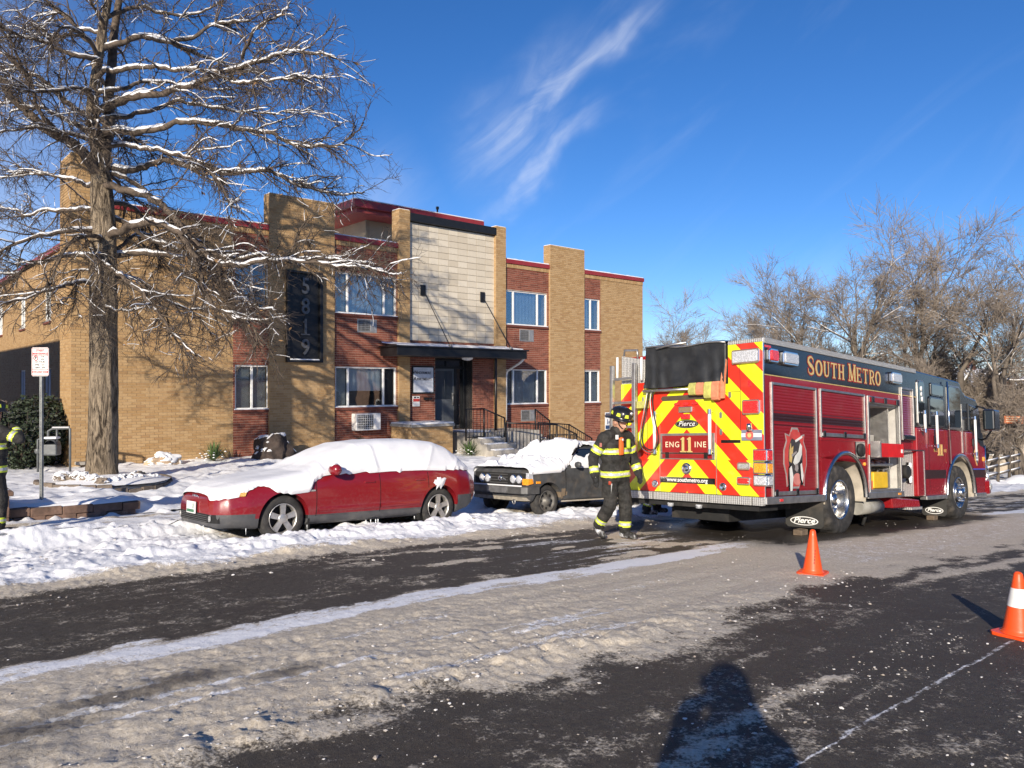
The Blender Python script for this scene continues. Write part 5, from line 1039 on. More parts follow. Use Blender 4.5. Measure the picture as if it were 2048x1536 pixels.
# tarpaulin with folds
ny, nz = 60, 26; G = []
for i in range(ny + 1):
    row = []
    for j in range(nz + 1):
        u_, v_ = i / ny, j / nz; y = .555 + u_ * 1.425; zt = 2.245 + .045 * u_ + .02 * math.sin(u_ * 9); zb = 1.675 + .015 * math.sin(u_ * 5 + 1); z = zt * (1 - v_) + zb * v_
        x = -.035 - .05 * v_ ** 1.5 - .012 * math.sin(u_ * 34 + 2.5 * v_ + 3 * math.sin(u_ * 7)) * v_ - .010 * math.sin(u_ * 15 - 5 * v_) * math.sin(v_ * 3.1); row.append((x, y, z))
    G.append(row)
tp_ = eb(MB().grid(G), 'hose_bed_cover', M_vinyl); sm_ = tp_.modifiers.new('thick', 'SOLIDIFY'); sm_.thickness = .006
eb(MB().grid([[(-.045, r[0][1], r[0][2] + .01), (.1, r[0][1], r[0][2] + .045), (1.2, r[0][1], r[0][2] + .02), (4.4, r[0][1], 2.24)] for r in G[::6]]), 'hose_bed_top', M_vinyl, tp_); eb(MB().tube([(r[0][0] - .01, r[0][1], r[0][2] + .008) for r in G[::6]], .012, 6), 'cover_batten', M_satin, tp_)
eb(MB().tube([(-.06, 1.2, 2.31), (-.085, 1.5, 2.30), (-.07, 1.75, 2.27)], .02, 6), 'cover_handle', M_satin, tp_); eb(MB().grid([[(r[-1][0] - .002, r[-1][1], r[-1][2] + .05), (r[-1][0] - .008, r[-1][1], r[-1][2] + .02), (r[-1][0] - .002, r[-1][1], r[-1][2] - .004)] for r in G]), 'hem', M_vinyl, tp_)
# folded hose ends
M_hy = mat('yellow_hose', (.50, .48, .12), .85, 0, .15, 20, .4, 120, dirt=(.25, .22, .1)); M_ho = mat('orange_hose', (.62, .23, .12), .85, 0, .15, 20, .4, 120, dirt=(.35, .15, .08))
for i, (y, zb, m_) in enumerate(((1.075, 1.515, M_hy), (.945, 1.51, M_ho), (.81, 1.455, M_hy), (.685, 1.425, M_ho))):
    pr = [(.02, 1.70), (-.10, 1.70), (-.125, 1.66), (-.135, zb + .05), (-.12, zb + .01), (-.085, zb), (-.055, zb + .02), (-.04, zb + .06), (-.035, 1.64), (.02, 1.65)]
    eb(MB().prism(pr, 1, y - .062, y + .062), 'hose_end', m_, bevel=.008)
eb(MB().prism([(-.02, 2.02), (-.09, 1.70), (-.1, 1.45), (-.05, 1.45), (-.03, 1.7), (.02, 2.0)], 1, .56, .615), 'hose_end', M_ho, bevel=.006)
hr = eb(MB().tube([(-.10, 1.10, 1.612), (-.10, 1.985, 1.622)], .022, 10), 'rear_handrail', M_satin); eb(MB().tube([(-.1, 1.95, 1.62), (-.0, 1.95, 1.62)], .016, 8), 'stanchion', M_chrome, hr)
eb(MB().prism(rr(.86, 1.71, 1.46, 1.535, .03), 0, -.0145, -.010), 'step_slot', mat('slot_brown', (.08, .055, .035), .6), tail)
for y in (1.40, 1.245, 1.09): eb(MB().prism(rr(y - .055, y + .055, 1.385, 1.425, .018), 0, -.035, -.012), 'clearance_lamp', M_lred, tail)
eb(MB().box(-.05, -.012, 1.13, 1.37, 1.275, 1.365), 'rear_camera', M_chrome, bevel=.012); eb(MB().box(-.045, -.012, 1.17, 1.335, 1.175, 1.255), 'centre_lamp', M_lred, bevel=.015)
pl = eb(MB().prism(oval(1.242, 1.106, .205, .062), 0, -.018, -.012), 'maker_badge', M_fblk); eb(MB().prism(oval(1.242, 1.106, .19, .052), 0, -.020, -.0175), 'badge_ring', M_satin, pl); eb(MB().prism(oval(1.242, 1.106, .178, .045), 0, -.0215, -.0195), 'badge_field', M_fblk, pl); etext('lettering', 'Pierce', .105, M_wht, pl, False, 1.242, 1.108, -.0225, ext=.001, shear=.3, sx=1.1)
# engine number board
M_creamt = mat('cream_vinyl', (.80, .70, .48), .4)
nbm = eb(MB().box(-.03, -.012, .76, 1.715, .585, .97), 'number_board', M_satin, bevel=.004); eb(MB().box(-.034, -.029, .80, 1.675, .685, .935), 'board_face', M_fred, nbm); eb(MB().box(-.036, -.029, .80, 1.675, .60, .665), 'lower_panel', M_fred, nbm); eb(MB().box(-.034, -.03, .775, 1.70, .668, .682), 'hinge_line', M_fblk, nbm)
for y in (.90, 1.58): eb(MB().box(-.05, -.03, y - .03, y + .03, .60, .69), 'latch', M_fblk, nbm, bevel=.006)
etext('lettering', 'ENG', .118, M_creamt, nbm, False, 1.488, .80, -.0355, ext=.0015, bold=.0005, space=1.2); etext('lettering', 'INE', .118, M_creamt, nbm, False, .995, .80, -.0355, ext=.0015, bold=.0005, space=1.2)
for y in (1.295, 1.18):
    one = [(y - .022, .70), (y - .022, .905), (y + .0, .915), (y + .02, .90), (y + .045, .885), (y + .045, .872), (y + .022, .875), (y + .022, .70)]
    eb(MB().prism([(a + .012, b - .008) for a, b in one], 0, -.0365, -.034).box(-.0365, -.034, y - .04, y + .064, .682, .70), 'numeral_shadow', M_fblk, nbm); eb(MB().prism(one, 0, -.039, -.0355).box(-.039, -.0355, y - .05, y + .052, .69, .708), 'gold_numeral', M_gold, nbm)
wb = eb(MB().box(-.018, -.012, .765, 1.724, .236, .323), 'web_strip', M_fblk, tail); etext('lettering', 'www.southmetro.org', .083, M_wht, wb, False, 1.245, .283, -.0195, ext=.001, bold=.0015, sx=.98)
eb(MB().lathe([(0, .085), (-.02, .085), (-.03, .06), (-.025, .045), (-.04, .03), (-.04, .001)], (-.012, 1.247, .453), (1, 0, 0), 24), 'rear_cap', M_chrome, tail)
for y in (.80, 1.78):
    g = eb(MB().tube([(-.085, y, .67), (-.085, y, 1.29)], .024, 10), 'grab_rail', M_wht)
    for z in (.70, 1.27): eb(MB().tube([(-.085, y, z), (-.012, y, z)], .018, 8).lathe([(-.035, .03), (.035, .03)], (-.085, y, z), (0, 0, 1), 10), 'stanchion', M_chrome, g)
def lamp(y0, y1, z0, z1, m_, d=.05, name='tail_lamp'):
    b_ = eb(MB().prism(rr(y0, y1, z0, z1, .018), 0, -.012 - d * .7, -.01), name, M_chrome, bevel=.008); eb(MB().prism(rr(y0 + .022, y1 - .022, z0 + .022, z1 - .022, .012), 0, -.012 - d, -.012 - d * .6), 'lens', m_, b_, bevel=.006); return b_
lamp(.03, .46, 1.92, 2.125, M_lclr, name='scene_light'); lamp(.032, .304, 1.21, 1.42, M_lred, name='warning_light'); lamp(.195, .392, .45, .56, M_lgry); lamp(.195, .402, .247, .362, M_lred)
for z0, z1, m_ in ((.575, .74, M_lred), (.405, .565, M_lamb), (.24, .395, M_lclr)):
    b_ = eb(MB().box(-.05, .1, -.07, .145, z0, z1), 'tail_lamp', M_chrome, bevel=.012); eb(MB().box(-.062, -.045, -.052, .127, z0 + .018, z1 - .018), 'lens', m_, b_, bevel=.01); eb(MB().box(-.03, .085, -.078, -.068, z0 + .018, z1 - .018), 'lens', m_, b_, bevel=.004)
pl = eb(MB().box(-.03, -.012, .016, .327, .857, 1.004), 'licence_plate', mat('plate_blue_grey', (.20, .21, .27), .5), bevel=.004); eb(MB().box(-.032, -.029, .018, .325, .905, .955), 'plate_band', M_wht, pl); eb(MB().prism(oval(.20, .93, .062, .062), 0, -.034, -.031), 'plate_emblem', mat('plate_red', (.6, .12, .10), .5), pl); eb(MB().prism(oval(.20, .93, .03, .03), 0, -.036, -.0335), 'plate_emblem', M_gold, pl)
eb(MB().tube([(-.02, .165, 1.01), (-.09, .165, 1.02), (-.10, .165, 1.09)], .035, 10), 'plate_lamp', M_chrome); eb(MB().box(-.017, -.011, .35, .66, .825, .868), 'hinge_plate', M_fblk, tail)
eb(MB().prism([(.11, .165), (.06, .185), (.0, .175), (-.0, .15), (.06, .14), (.11, .155)], 0, -.02, -.011), 'reflector', M_lred, tail)
for y, z in ((.64, .21), (1.83, .21)): eb(MB().lathe([(0, .06), (-.012, .055), (-.012, .04), (.0, .001)], (-.012, y, z), (1, 0, 0), 18), 'tow_port', M_chrome, tail)
for y, z in ((.51, 1.5), (.66, 1.22), (.66, .98), (2.05, 1.5), (.20, 1.64)): eb(MB().prism(rr(y - .02, y + .02, z - .045, z + .045, .015), 0, -.022, -.011), 'latch', M_satin if z != 1.64 else M_lred, tail)
for a, b in ((.0, .16), (.17, .84), (.85, 1.83), (1.84, 2.5)): eb(MB().box(-.06, .02, a + .004, b - .004, -.02, .093), 'step_bumper', M_tread, bevel=.006)
eb(MB().box(.02, .5, .1, 2.4, -.10, -.02), 'under_beam', M_under)
for y in (1.05, 1.55): eb(MB().lathe([(0, .05), (-.05, .045), (-.06, .001)], (.0, y, -.06), (0, 0, 1), 12), 'ground_light', M_lclr)
# ladder and left grab rails
ld = eb(MB().box(-.16, -.09, 2.10, 2.17, .55, 2.07), 'ladder', M_satin, bevel=.008); eb(MB().box(-.16, -.09, 2.56, 2.62, .55, 2.06), 'ladder_rail', M_satin, ld, bevel=.008)
for z in (1.84, 1.46, 1.08, .70): eb(MB().box(-.14, -.11, 2.17, 2.56, z - .02, z + .02), 'rung', M_satin, ld, bevel=.006)
eb(MB().box(-.12, -.012, 1.93, 2.1, 1.36, 1.47), 'ladder_bracket', M_hy, bevel=.01)
for y, z0, z1 in ((2.53, 1.82, 2.2), (2.04, 1.8, 2.16)): eb(MB().tube([(-.07, y, z0), (-.07, y, z1)], .02, 8), 'grab_rail', M_wht)
eb(MB().tube([(.0, 2.45, 2.22), (.0, 2.44, 2.31), (.0, 2.18, 2.29), (.0, 2.17, 2.15)], .018, 8), 'grab_rail', M_satin)
cbl = [(-.1, 1.86, 1.64), (-.13, 1.90, 1.35), (-.13, 1.98, 1.0), (-.14, 1.95, .80), (-.14, 1.82, .72), (-.14, 1.70, .76), (-.13, 1.68, .95), (-.12, 1.75, 1.2), (-.11, 1.80, 1.5), (-.1, 1.78, 1.64)]
eb(MB().tube([tuple(p) for p in resample(cbl, .05)], .011, 6), 'charging_cable', M_under); eb(MB().tube([tuple(p) for p in resample([(p[0] - .01, p[1] + .035, p[2] - .03) for p in cbl], .05)], .008, 6), 'charging_cable', M_satin)
# --- side lamps, lettering, door emblem
def slamp(x0, x1, z0, z1, m_): b_ = eb(MB().prism(rr(x0, x1, z0, z1, .03), 1, -.06, -.002), 'scene_light', M_chrome, bevel=.012); eb(MB().prism(rr(x0 + .03, x1 - .03, z0 + .03, z1 - .03, .02), 1, -.08, -.055), 'lens', m_, b_, bevel=.008)
slamp(.08, .33, 1.93, 2.13, M_lred); slamp(.45, .88, 1.93, 2.13, M_lclr); slamp(4.05, 4.47, 1.93, 2.13, M_lclr); eb(MB().box(.05, .2, -.012, -.002, 2.14, 2.17), 'marker_light', M_lred)
GL = {  # serif capitals as thick and thin strokes: (points, widths)
 'S': [([(.80, .70), (.79, .86), (.62, .965), (.42, .965), (.22, .87), (.20, .70), (.36, .56), (.64, .44), (.80, .30), (.78, .12), (.58, .035), (.38, .035), (.20, .14), (.19, .31)], [.05, .07, .09, .12, .17, .2, .22, .22, .2, .17, .12, .09, .07, .05])],
 'O': [([(.5 + .36 * math.sin(2 * math.pi * i / 20), .5 + .455 * math.cos(2 * math.pi * i / 20)) for i in range(21)], [.09 + .14 * abs(math.sin(2 * math.pi * i / 20)) for i in range(21)])],
 'U': [([(.24, 1), (.24, .32), (.30, .12), (.50, .045), (.70, .12), (.76, .32), (.76, 1)], [.2, .2, .17, .10, .11, .12, .12]), ([(.06, .97), (.42, .97)], [.06, .06]), ([(.60, .97), (.92, .97)], [.06, .06])],
 'T': [([(.5, 0), (.5, 1)], [.2, .2]), ([(.10, .955), (.90, .955)], [.09, .09]), ([(.11, .98), (.11, .72)], [.07, .03]), ([(.89, .98), (.89, .72)], [.07, .03]), ([(.30, .03), (.70, .03)], [.06, .06])],
 'H': [([(.24, 0), (.24, 1)], [.2, .2]), ([(.78, 0), (.78, 1)], [.2, .2]), ([(.24, .5), (.78, .5)], [.08, .08])] + [([(x - .18, z), (x + .18, z)], [.06, .06]) for x in (.24, .78) for z in (.03, .97)],
 'M': [([(.18, 0), (.18, 1)], [.09, .09]), ([(.20, .98), (.52, .04)], [.2, .2]), ([(.52, .04), (.84, .98)], [.09, .09]), ([(.86, 0), (.86, 1)], [.2, .2])] + [([(x - .15, z), (x + .15, z)], [.06, .06]) for x in (.18, .86) for z in (.03, .97)],
 'E': [([(.26, 0), (.26, 1)], [.2, .2]), ([(.10, .96), (.84, .96)], [.08, .08]), ([(.10, .04), (.86, .04)], [.08, .08]), ([(.26, .5), (.66, .5)], [.08, .08]), ([(.82, .98), (.82, .74)], [.07, .03]), ([(.84, .02), (.84, .28)], [.07, .03]), ([(.65, .62), (.65, .38)], [.05, .05])],
 'R': [([(.26, 0), (.26, 1)], [.2, .2]), ([(.26, .96), (.55, .96), (.76, .86), (.78, .70), (.72, .56), (.52, .48), (.26, .48)], [.08, .09, .15, .18, .15, .09, .08]), ([(.50, .48), (.66, .24), (.80, .05), (.95, .03)], [.14, .18, .15, .06]), ([(.08, .03), (.46, .03)], [.06, .06]), ([(.08, .97), (.3, .97)], [.06, .06])]}
def ribbon(mb, pts, wd, y, tf, grow=0.0):
    pts = [Vector(p) for p in pts]; A = []
    for i, p in enumerate(pts):
        d = pts[min(i + 1, len(pts) - 1)] - pts[max(i - 1, 0)]; d.normalize(); nrm = Vector((-d.y, d.x)); e = d * (grow if i == len(pts) - 1 else (-grow if i == 0 else 0)); w_ = wd[i] / 2 + grow; A.append((tf(p + e + nrm * w_), tf(p + e - nrm * w_)))
    for (a, b), (c, d) in zip(A[:-1], A[1:]): mb.add([(a[0], y, a[1]), (b[0], y, b[1]), (d[0], y, d[1]), (c[0], y, c[1])], [(0, 1, 2, 3)])
def serif(word, x, z, h, wfac):
    for ch in word:
        hh, ww = h, h * wfac; 
        gl = MB(); sh = MB()
        for k, st_ in enumerate(GL[ch[0]]):
            f_ = lambda p, x=x: (x + p[0] * ww, z + p[1] * hh); ribbon(gl, *st_, -.0105 - .00012 * k, f_); ribbon(sh, *st_, -.0060 - .00012 * k, f_, .055)
        eb(sh, 'letter_outline', M_lett_o, bandp); eb(gl, 'letter', M_gold, bandp); x += ww * 1.02
    return x
M_lett_o = mat('letter_outline_red', (.34, .02, .012), .4)
x = serif('S', 1.20, 1.86, .27, .92); x = serif('OUTH', x, 1.86, .235, 1.0); x = serif('M', x + .11, 1.86, .27, 1.0); x = serif('ETRO', x, 1.86, .235, .98); print('lettering end', x)
# station emblem on the first roll-up door: red and grey cross badge with a white motorcycle
def star(cx, cz, s): return [(cx + s * a, cz + s * b) for a, b in ((-.18, .98), (.18, .98), (.34, .72), (.62, .78), (.55, .55), (.72, .25), (.74, -.2), (.60, -.55), (.55, -.92), (.32, -.72), (.2, -.98), (-.2, -.98), (-.32, -.72), (-.55, -.92), (-.60, -.55), (-.74, -.2), (-.72, .25), (-.55, .55), (-.62, .78), (-.34, .72))]
M_egry = mat('emblem_grey', (.30, .27, .26), .5); M_ered = mat('emblem_red', (.50, .06, .05), .5)
eg = eb(MB().prism(star(.83, .63, .44), 1, -.0035, .0045), 'door_emblem', M_egry, fixn=True); eb(MB().prism(star(.83, .63, .41), 1, -.0055, -.003), 'emblem_field', M_ered, eg, fixn=True)
eb(MB().prism([(a, b) for a, b in oval(.83, .64, .20, .30)], 1, -.0075, -.005), 'emblem_centre', mat('emblem_dark', (.05, .045, .045), .5), eg, fixn=True)
M_ew = mat('emblem_white', (.66, .66, .62), .5)
def epoly(pts, y, name, m_): eb(MB().prism(pts, 1, -y - .0022, -y), name, m_, eg, fixn=True)
epoly([(.70, 1.0), (.95, 1.0), (.99, .92), (.83, .88), (.67, .92)], .0076, 'emblem_scroll', M_ered); epoly(oval(.86, .33, .11, .085), .0076, 'emblem_roundel', mat('emblem_pink', (.55, .20, .17), .5))
epoly([(.63, .14), (.66, .10), (.72, .14), (.75, .36), (.70, .55), (.62, .50), (.60, .34)], .0098, 'motorcycle_tyre', M_fblk); epoly([(.66, .16), (.71, .17), (.745, .36), (.70, .52), (.645, .48)], .0120, 'motorcycle_wheel', M_ew)
epoly([(.93, .56), (.99, .60), (1.04, .38), (1.02, .26), (.97, .24), (.93, .34), (.91, .48)], .0098, 'motorcycle_tyre', M_fblk); epoly([(.955, .54), (.99, .56), (1.035, .38), (1.01, .28), (.975, .33)], .0120, 'motorcycle_wheel', M_ew)
epoly([(.74, .56), (.80, .52), (.92, .58), (.99, .68), (1.0, .80), (.95, .84), (.90, .72), (.80, .66)], .0142, 'motorcycle_tank', M_ew); epoly([(.78, .46), (.84, .43), (.88, .48), (.86, .54), (.80, .55)], .0164, 'motorcycle_engine', M_egry); epoly([(.80, .88), (1.0, .95), (1.01, .92), (.82, .85)], .0164, 'motorcycle_handlebar', M_ew); epoly([(.71, .64), (.84, .70), (.84, .73), (.70, .68)], .0164, 'motorcycle_seat', M_egry)
epoly([(.645, .58), (.70, .56), (.74, .68), (.76, .80), (.70, .76), (.69, .84), (.655, .74)], .0120, 'flame', M_gold)
# ================================================================== PARKED CARS
def section(x, K, n=34):
    i_ = lambda k: float(np.interp(x, K[k][0], K[k][1])); zb, zt, wm, wl, zs, ws, wt = i_('zb'), i_('zt'), i_('wm'), i_('wl'), i_('zs'), i_('ws'), i_('wt'); h = zt - zs
    pts = [(0, zb), (wl * .9, zb), (wl, zb + .03), (wm, zb + (zs - zb) * .32), (wm * 1.004, zb + (zs - zb) * .68), (ws, zs), (ws - (ws - wt) * .52, zs + h * .55), (wt + (ws - wt) * .10, zs + h * .84), (wt * .86, zs + h * .965), (wt * .45, zt), (0, zt + .008)]
    p = np.array(pts); q = [p[0], p[1]]
    q += list(resample(np.column_stack([p[1:], np.zeros(len(p) - 1)]), .04)[1:, :2]); q = np.array(q)
    d = np.r_[0, np.cumsum(np.linalg.norm(np.diff(q, axis=0), axis=1))]; u = np.linspace(0, d[-1], n); return np.column_stack([np.interp(u, d, q[:, 0]), np.interp(u, d, q[:, 1])])
def loft_body(K, xs, arches, ar, aw, name):
    n = 34; mb = MB(); rings = []
    for x in xs:
        s = section(x, K, n); ring = [(x, -a, b) for a, b in s] + [(x, a, b) for a, b in s[::-1][1:-1]]; rings.append(ring)
    k = len(rings[0]); vs = [p for r in rings for p in r]; fs = []
    for i in range(len(xs) - 1):
        for j in range(k): j2 = (j + 1) % k; fs.append((i * k + j, i * k + j2, (i + 1) * k + j2, (i + 1) * k + j))
    fs.append(tuple(range(k))[::-1]); fs.append(tuple((len(xs) - 1) * k + j for j in range(k)))
    mb.add(vs, fs, 0, True); me = mb.mesh(name, []); bm = bmesh.new(); bm.from_mesh(me); bmesh.ops.remove_doubles(bm, verts=bm.verts, dist=1e-5); bmesh.ops.recalc_face_normals(bm, faces=bm.faces); bm.to_mesh(me); bm.free()
    o = link(name, me); cut = []
    for ax_, az_ in arches:
        for s_ in (-1, 1):
            c = link('cutter', MB().lathe([(-.001, .001), (0, ar), (.5, ar), (.501, .001)], (ax_, s_ * (aw + .25) - .25, az_), (0, 1, 0), 40).mesh('cutter', []))
            bmm = bmesh.new(); bmm.from_mesh(c.data); bmesh.ops.remove_doubles(bmm, verts=bmm.verts, dist=.002); bmesh.ops.recalc_face_normals(bmm, faces=bmm.faces); bmm.to_mesh(c.data); bmm.free()
            m_ = o.modifiers.new('cut', 'BOOLEAN'); m_.object = c; m_.operation = 'DIFFERENCE'; m_.solver = 'EXACT'; cut.append(c)
    out = evalmesh(o)
    for c in cut: bpy.data.objects.remove(c)
    return out
def paint_faces(me, fn, mats):
    me.materials.clear()
    for m in mats: me.materials.append(m)
    k = len(me.polygons); c = np.zeros(k * 3); me.polygons.foreach_get('center', c); nn = np.zeros(k * 3); me.polygons.foreach_get('normal', nn); idx = fn(c.reshape(-1, 3), nn.reshape(-1, 3)); me.polygons.foreach_set('material_index', idx.astype(np.int32)); me.polygons.foreach_set('use_smooth', np.ones(k, bool)); me.set_sharp_from_angle(angle=R(38)); me.update()
def snow_blanket(K, xs, zlow, th, seed, both=True, n=26, name='snow_blanket', keep=None):
    rows = []
    for x in xs:
        s = section(min(max(x, K['zb'][0][0]), K['zb'][0][-1]), K, 90); z0 = zlow(x) + .022 * (fbm(np.array([x * 7.]), np.array([1.]), 3, seed)[0] - .5); s = s[s[:, 1] >= z0]
        if len(s) < 4: s = section(x, K, 90)[-8:]
        d = np.r_[0, np.cumsum(np.linalg.norm(np.diff(s, axis=0), axis=1))]; u = np.linspace(0, d[-1], n); s = np.column_stack([np.interp(u, d, s[:, 0]), np.interp(u, d, s[:, 1])])
        g = np.gradient(s, axis=0); nr = np.column_stack([g[:, 1], -g[:, 0]]); nr /= np.linalg.norm(nr, axis=1, keepdims=True) + 1e-9
        e = np.clip(u / .035, 0, 1) ** .6; tk = th * (.75 + .6 * fbm(x * 2.2 + 0 * u, u * 3, 3, seed + 5)) * (.12 + .88 * e) + .006; o_ = s + nr * tk[:, None]
        far = o_[::-1][1:] * np.array([-1, 1]); rows.append([(x, -a, b) for a, b in o_] + [(x, -a, b) for a, b in far])
    return MB().grid(rows)
def car_wheel(root, x, y, z, r, w, kind, yside):
    e = empty('wheel', (x, y, z), 0 if yside < 0 else math.pi, parent=root); rr_ = r * .66
    MB().lathe([(.03, rr_ * .98), (.0, rr_ * 1.0), (-.008, rr_ * 1.12), (-.004, r * .9), (.018, r * .985), (.04, r), (w - .04, r), (w - .01, r * .97), (w, r * .85), (w - .02, rr_)], (0, 0, 0), (0, 1, 0), 48).build('tyre', M_rub, e)
    if kind == 'alloy':
        rim = MB().lathe([(.03, rr_), (-.002, rr_), (-.004, rr_ * .95), (.03, rr_ * .92), (.10, rr_ * .9)], (0, 0, 0), (0, 1, 0), 40)
        for i in range(5):
            a = 2 * math.pi * i / 5 + math.pi / 2; c_, s_ = math.cos(a), math.sin(a); P2 = lambda q, v: (c_ * q - s_ * v, s_ * q + c_ * v)
            sp = [(P2(.035, -.032), P2(.035, .032)), (P2(rr_ * .93, .042), P2(rr_ * .93, -.042))]; poly = [sp[0][0], sp[1][1], sp[1][0], sp[0][1]]; rim.hexa([(p[0], .004 + .004, p[1]) for p in poly], [(p[0], .03, p[1]) for p in poly])
        rim.lathe([(.03, .07), (.0, .066), (-.006, .05), (-.008, .001)], (0, 0, 0), (0, 1, 0), 24); rim = rim.build('rim', M_alloy, e, fixn=True)
        MB().lathe([(.11, rr_ * .9), (.11, .001)], (0, 0, 0), (0, 1, 0), 32).build('brake_disc', M_under, e)
        for i in range(5): a = 2 * math.pi * (i + .5) / 5 + math.pi / 2; MB().lathe([(-.002, .012), (-.003, .001)], (.045 * math.cos(a), -.001, .045 * math.sin(a)), (0, 1, 0), 8).build('wheel_bolt', M_under, rim)
    else:
        rim = MB().lathe([(.03, rr_), (.0, rr_), (-.002, rr_ * .93), (.035, rr_ * .86), (.03, rr_ * .5), (.005, rr_ * .38), (-.03, rr_ * .3), (-.035, .001)], (0, 0, 0), (0, 1, 0), 36).build('rim', mat('steel_rim', (.20, .19, .17), .55, .6, .25, 12, dirt=(.12, .08, .05)), e)
        for i in range(8): a = 2 * math.pi * i / 8; MB().lathe([(.030, .026), (.0295, .001)], (rr_ * .68 * math.cos(a), -.003, rr_ * .68 * math.sin(a)), (0, 1, 0), 10).build('vent_hole', M_under, rim)
    return e
M_alloy = mat('silver_alloy', (.60, .58, .54), .38, .75, .12, 10, dirt=(.35, .31, .26), dirt_amt=.4)
def car_frame(t, n, slope_t, slope_n):
    f = Vector((UX, UY, -slope_t)).normalized(); l = Vector((-UY, UX, -slope_n)); l = (l - f * l.dot(f)).normalized(); w = f.cross(l); z = float(road_z(t, n)); m = Matrix.Identity(4); p = P(t, n, z)
    for i in range(3): m[i][0], m[i][1], m[i][2], m[i][3] = f[i], l[i], w[i], p[i]
    return m
# ---------------- red estate car (x runs from nose to tail)
KR = dict(zb=([0, .1, .5, 3.9, 4.2, 4.3], [.25, .21, .19, .20, .27, .34]), zt=([0, .04, .12, .3, .6, 1.0, 1.22, 1.40, 1.62, 1.9, 2.15, 2.6, 3.2, 3.6, 3.85, 4.0, 4.13, 4.24, 4.3], [.60, .64, .685, .74, .80, .86, .89, .955, 1.07, 1.20, 1.285, 1.33, 1.33, 1.295, 1.22, 1.12, .99, .89, .81]),
          wm=([0, .06, .18, .4, .8, 3.4, 3.9, 4.15, 4.3], [.55, .66, .76, .82, .85, .85, .83, .78, .70]), wl=([0, .06, .18, .4, .8, 3.4, 3.9, 4.15, 4.3], [.52, .62, .70, .76, .79, .79, .77, .72, .64]),
          zs=([0, .12, .4, .9, 1.25, 1.5, 3.9, 4.3], [.56, .63, .70, .79, .83, .86, .87, .78]), ws=([0, .06, .18, .4, .8, 1.3, 3.4, 3.9, 4.15, 4.3], [.50, .62, .72, .77, .80, .81, .81, .78, .73, .64]), wt=([0, .2, .6, 1.2, 1.6, 2.0, 3.4, 3.9, 4.2, 4.3], [.40, .60, .68, .70, .60, .53, .52, .50, .56, .5]))
CAR = empty('red_estate_car', (0, 0, 0), 0, 'dark red estate car buried under a smooth blanket of snow', 'car'); CAR.matrix_world = car_frame(3.69, 10.69, .046, .05)
xs = np.unique(np.r_[np.linspace(0, .4, 14), np.linspace(.4, 3.9, 60), np.linspace(3.9, 4.3, 12)]); AX = ((.905, .31), (3.51, .31))
me = loft_body(KR, xs, AX, .355, .69, 'body')
M_cred = paint('car_red_paint', (.215, .007, .012), (.2, .13, .115), .14, .30); M_clad = mat('grey_cladding', (.075, .075, .078), .6, 0, .15, 6, dirt=(.16, .15, .13)); M_hole = mat('arch_black', (.01, .01, .01), .9)
def fn(c, n_):
    ix = np.zeros(len(c), int); x, y, z = c.T; low = np.where((x > .5) & (x < 4.0), .335, np.where(x <= .5, .40, .36)); ix[z < low] = 1
    for a, b in AX: ix[(np.hypot(x - a, z - b) < .353) & (np.abs(y) < .84)] = 2
    ix[(z < .215) & (np.abs(y) < .7)] = 2; return ix
bm = bmesh.new(); bm.from_mesh(me)
for zc_ in (.335, .40, .36): bmesh.ops.bisect_plane(bm, geom=bm.verts[:] + bm.edges[:] + bm.faces[:], plane_co=(0, 0, zc_), plane_no=(0, 0, 1))
for xc_ in (.5, 4.0): bmesh.ops.bisect_plane(bm, geom=bm.verts[:] + bm.edges[:] + bm.faces[:], plane_co=(xc_, 0, 0), plane_no=(1, 0, 0))
bm.to_mesh(me); bm.free()
paint_faces(me, fn, [M_cred, M_clad, M_hole]); cbody = link('body', me, CAR)
for a, b in AX:
    for s_ in (-1, 1): car_wheel(CAR, a, s_ * .80, .31, .31, .21, 'alloy', s_)
def seam(K, x, z0, z1, name='door_seam', w_=.005, m_=None, par=None, side=-1, proud=.0015):
    s = section(x, K, 120); s = s[(s[:, 1] >= z0) & (s[:, 1] <= z1) & (s[:, 0] > .3)]; return MB().grid([[(x - w_, side * (p[0] + proud), p[1]), (x + w_, side * (p[0] + proud), p[1])] for p in s[::2]]).build(name, m_ or M_hole, par)
for x in (1.37, 2.405): seam(KR, x, .24, .88, par=cbody)
seam(KR, 3.28, .62, .88, par=cbody)
def strip(K, x0, x1, z, name, m_, par, h=.02, proud=.006, side=-1):
    R_ = []
    for x in np.linspace(x0, x1, 24):
        s = section(x, K, 200); y = lambda zz: float(np.interp(zz, s[20:120, 1], s[20:120, 0])) if False else float(s[np.argmin(np.abs(s[:, 1] - zz) + (s[:, 0] < .4) * 9), 0])
        R_.append([(x, side * (y(z - h) + .001), z - h), (x, side * (y(z) + proud), z - h * .5), (x, side * (y(z) + proud), z + h * .5), (x, side * (y(z + h) + .001), z + h)])
    return MB().grid(R_).build(name, m_, par)
strip(KR, 1.40, 2.39, .40, 'door_moulding', M_cred, CAR, .035, .012); strip(KR, 2.42, 3.12, .40, 'door_moulding', M_cred, CAR, .035, .012); strip(KR, 1.28, 3.14, .27, 'sill_cladding', M_clad, CAR, .045, .018)
for x in (2.22, 3.12): MB().box(x - .09, x + .09, -.865, -.83, .745, .775).build('door_handle', M_cred, CAR, bevel=.012)
MB().box(1.27, 1.35, -.862, -.85, .66, .685).build('side_repeater', M_lgry, CAR, bevel=.006)
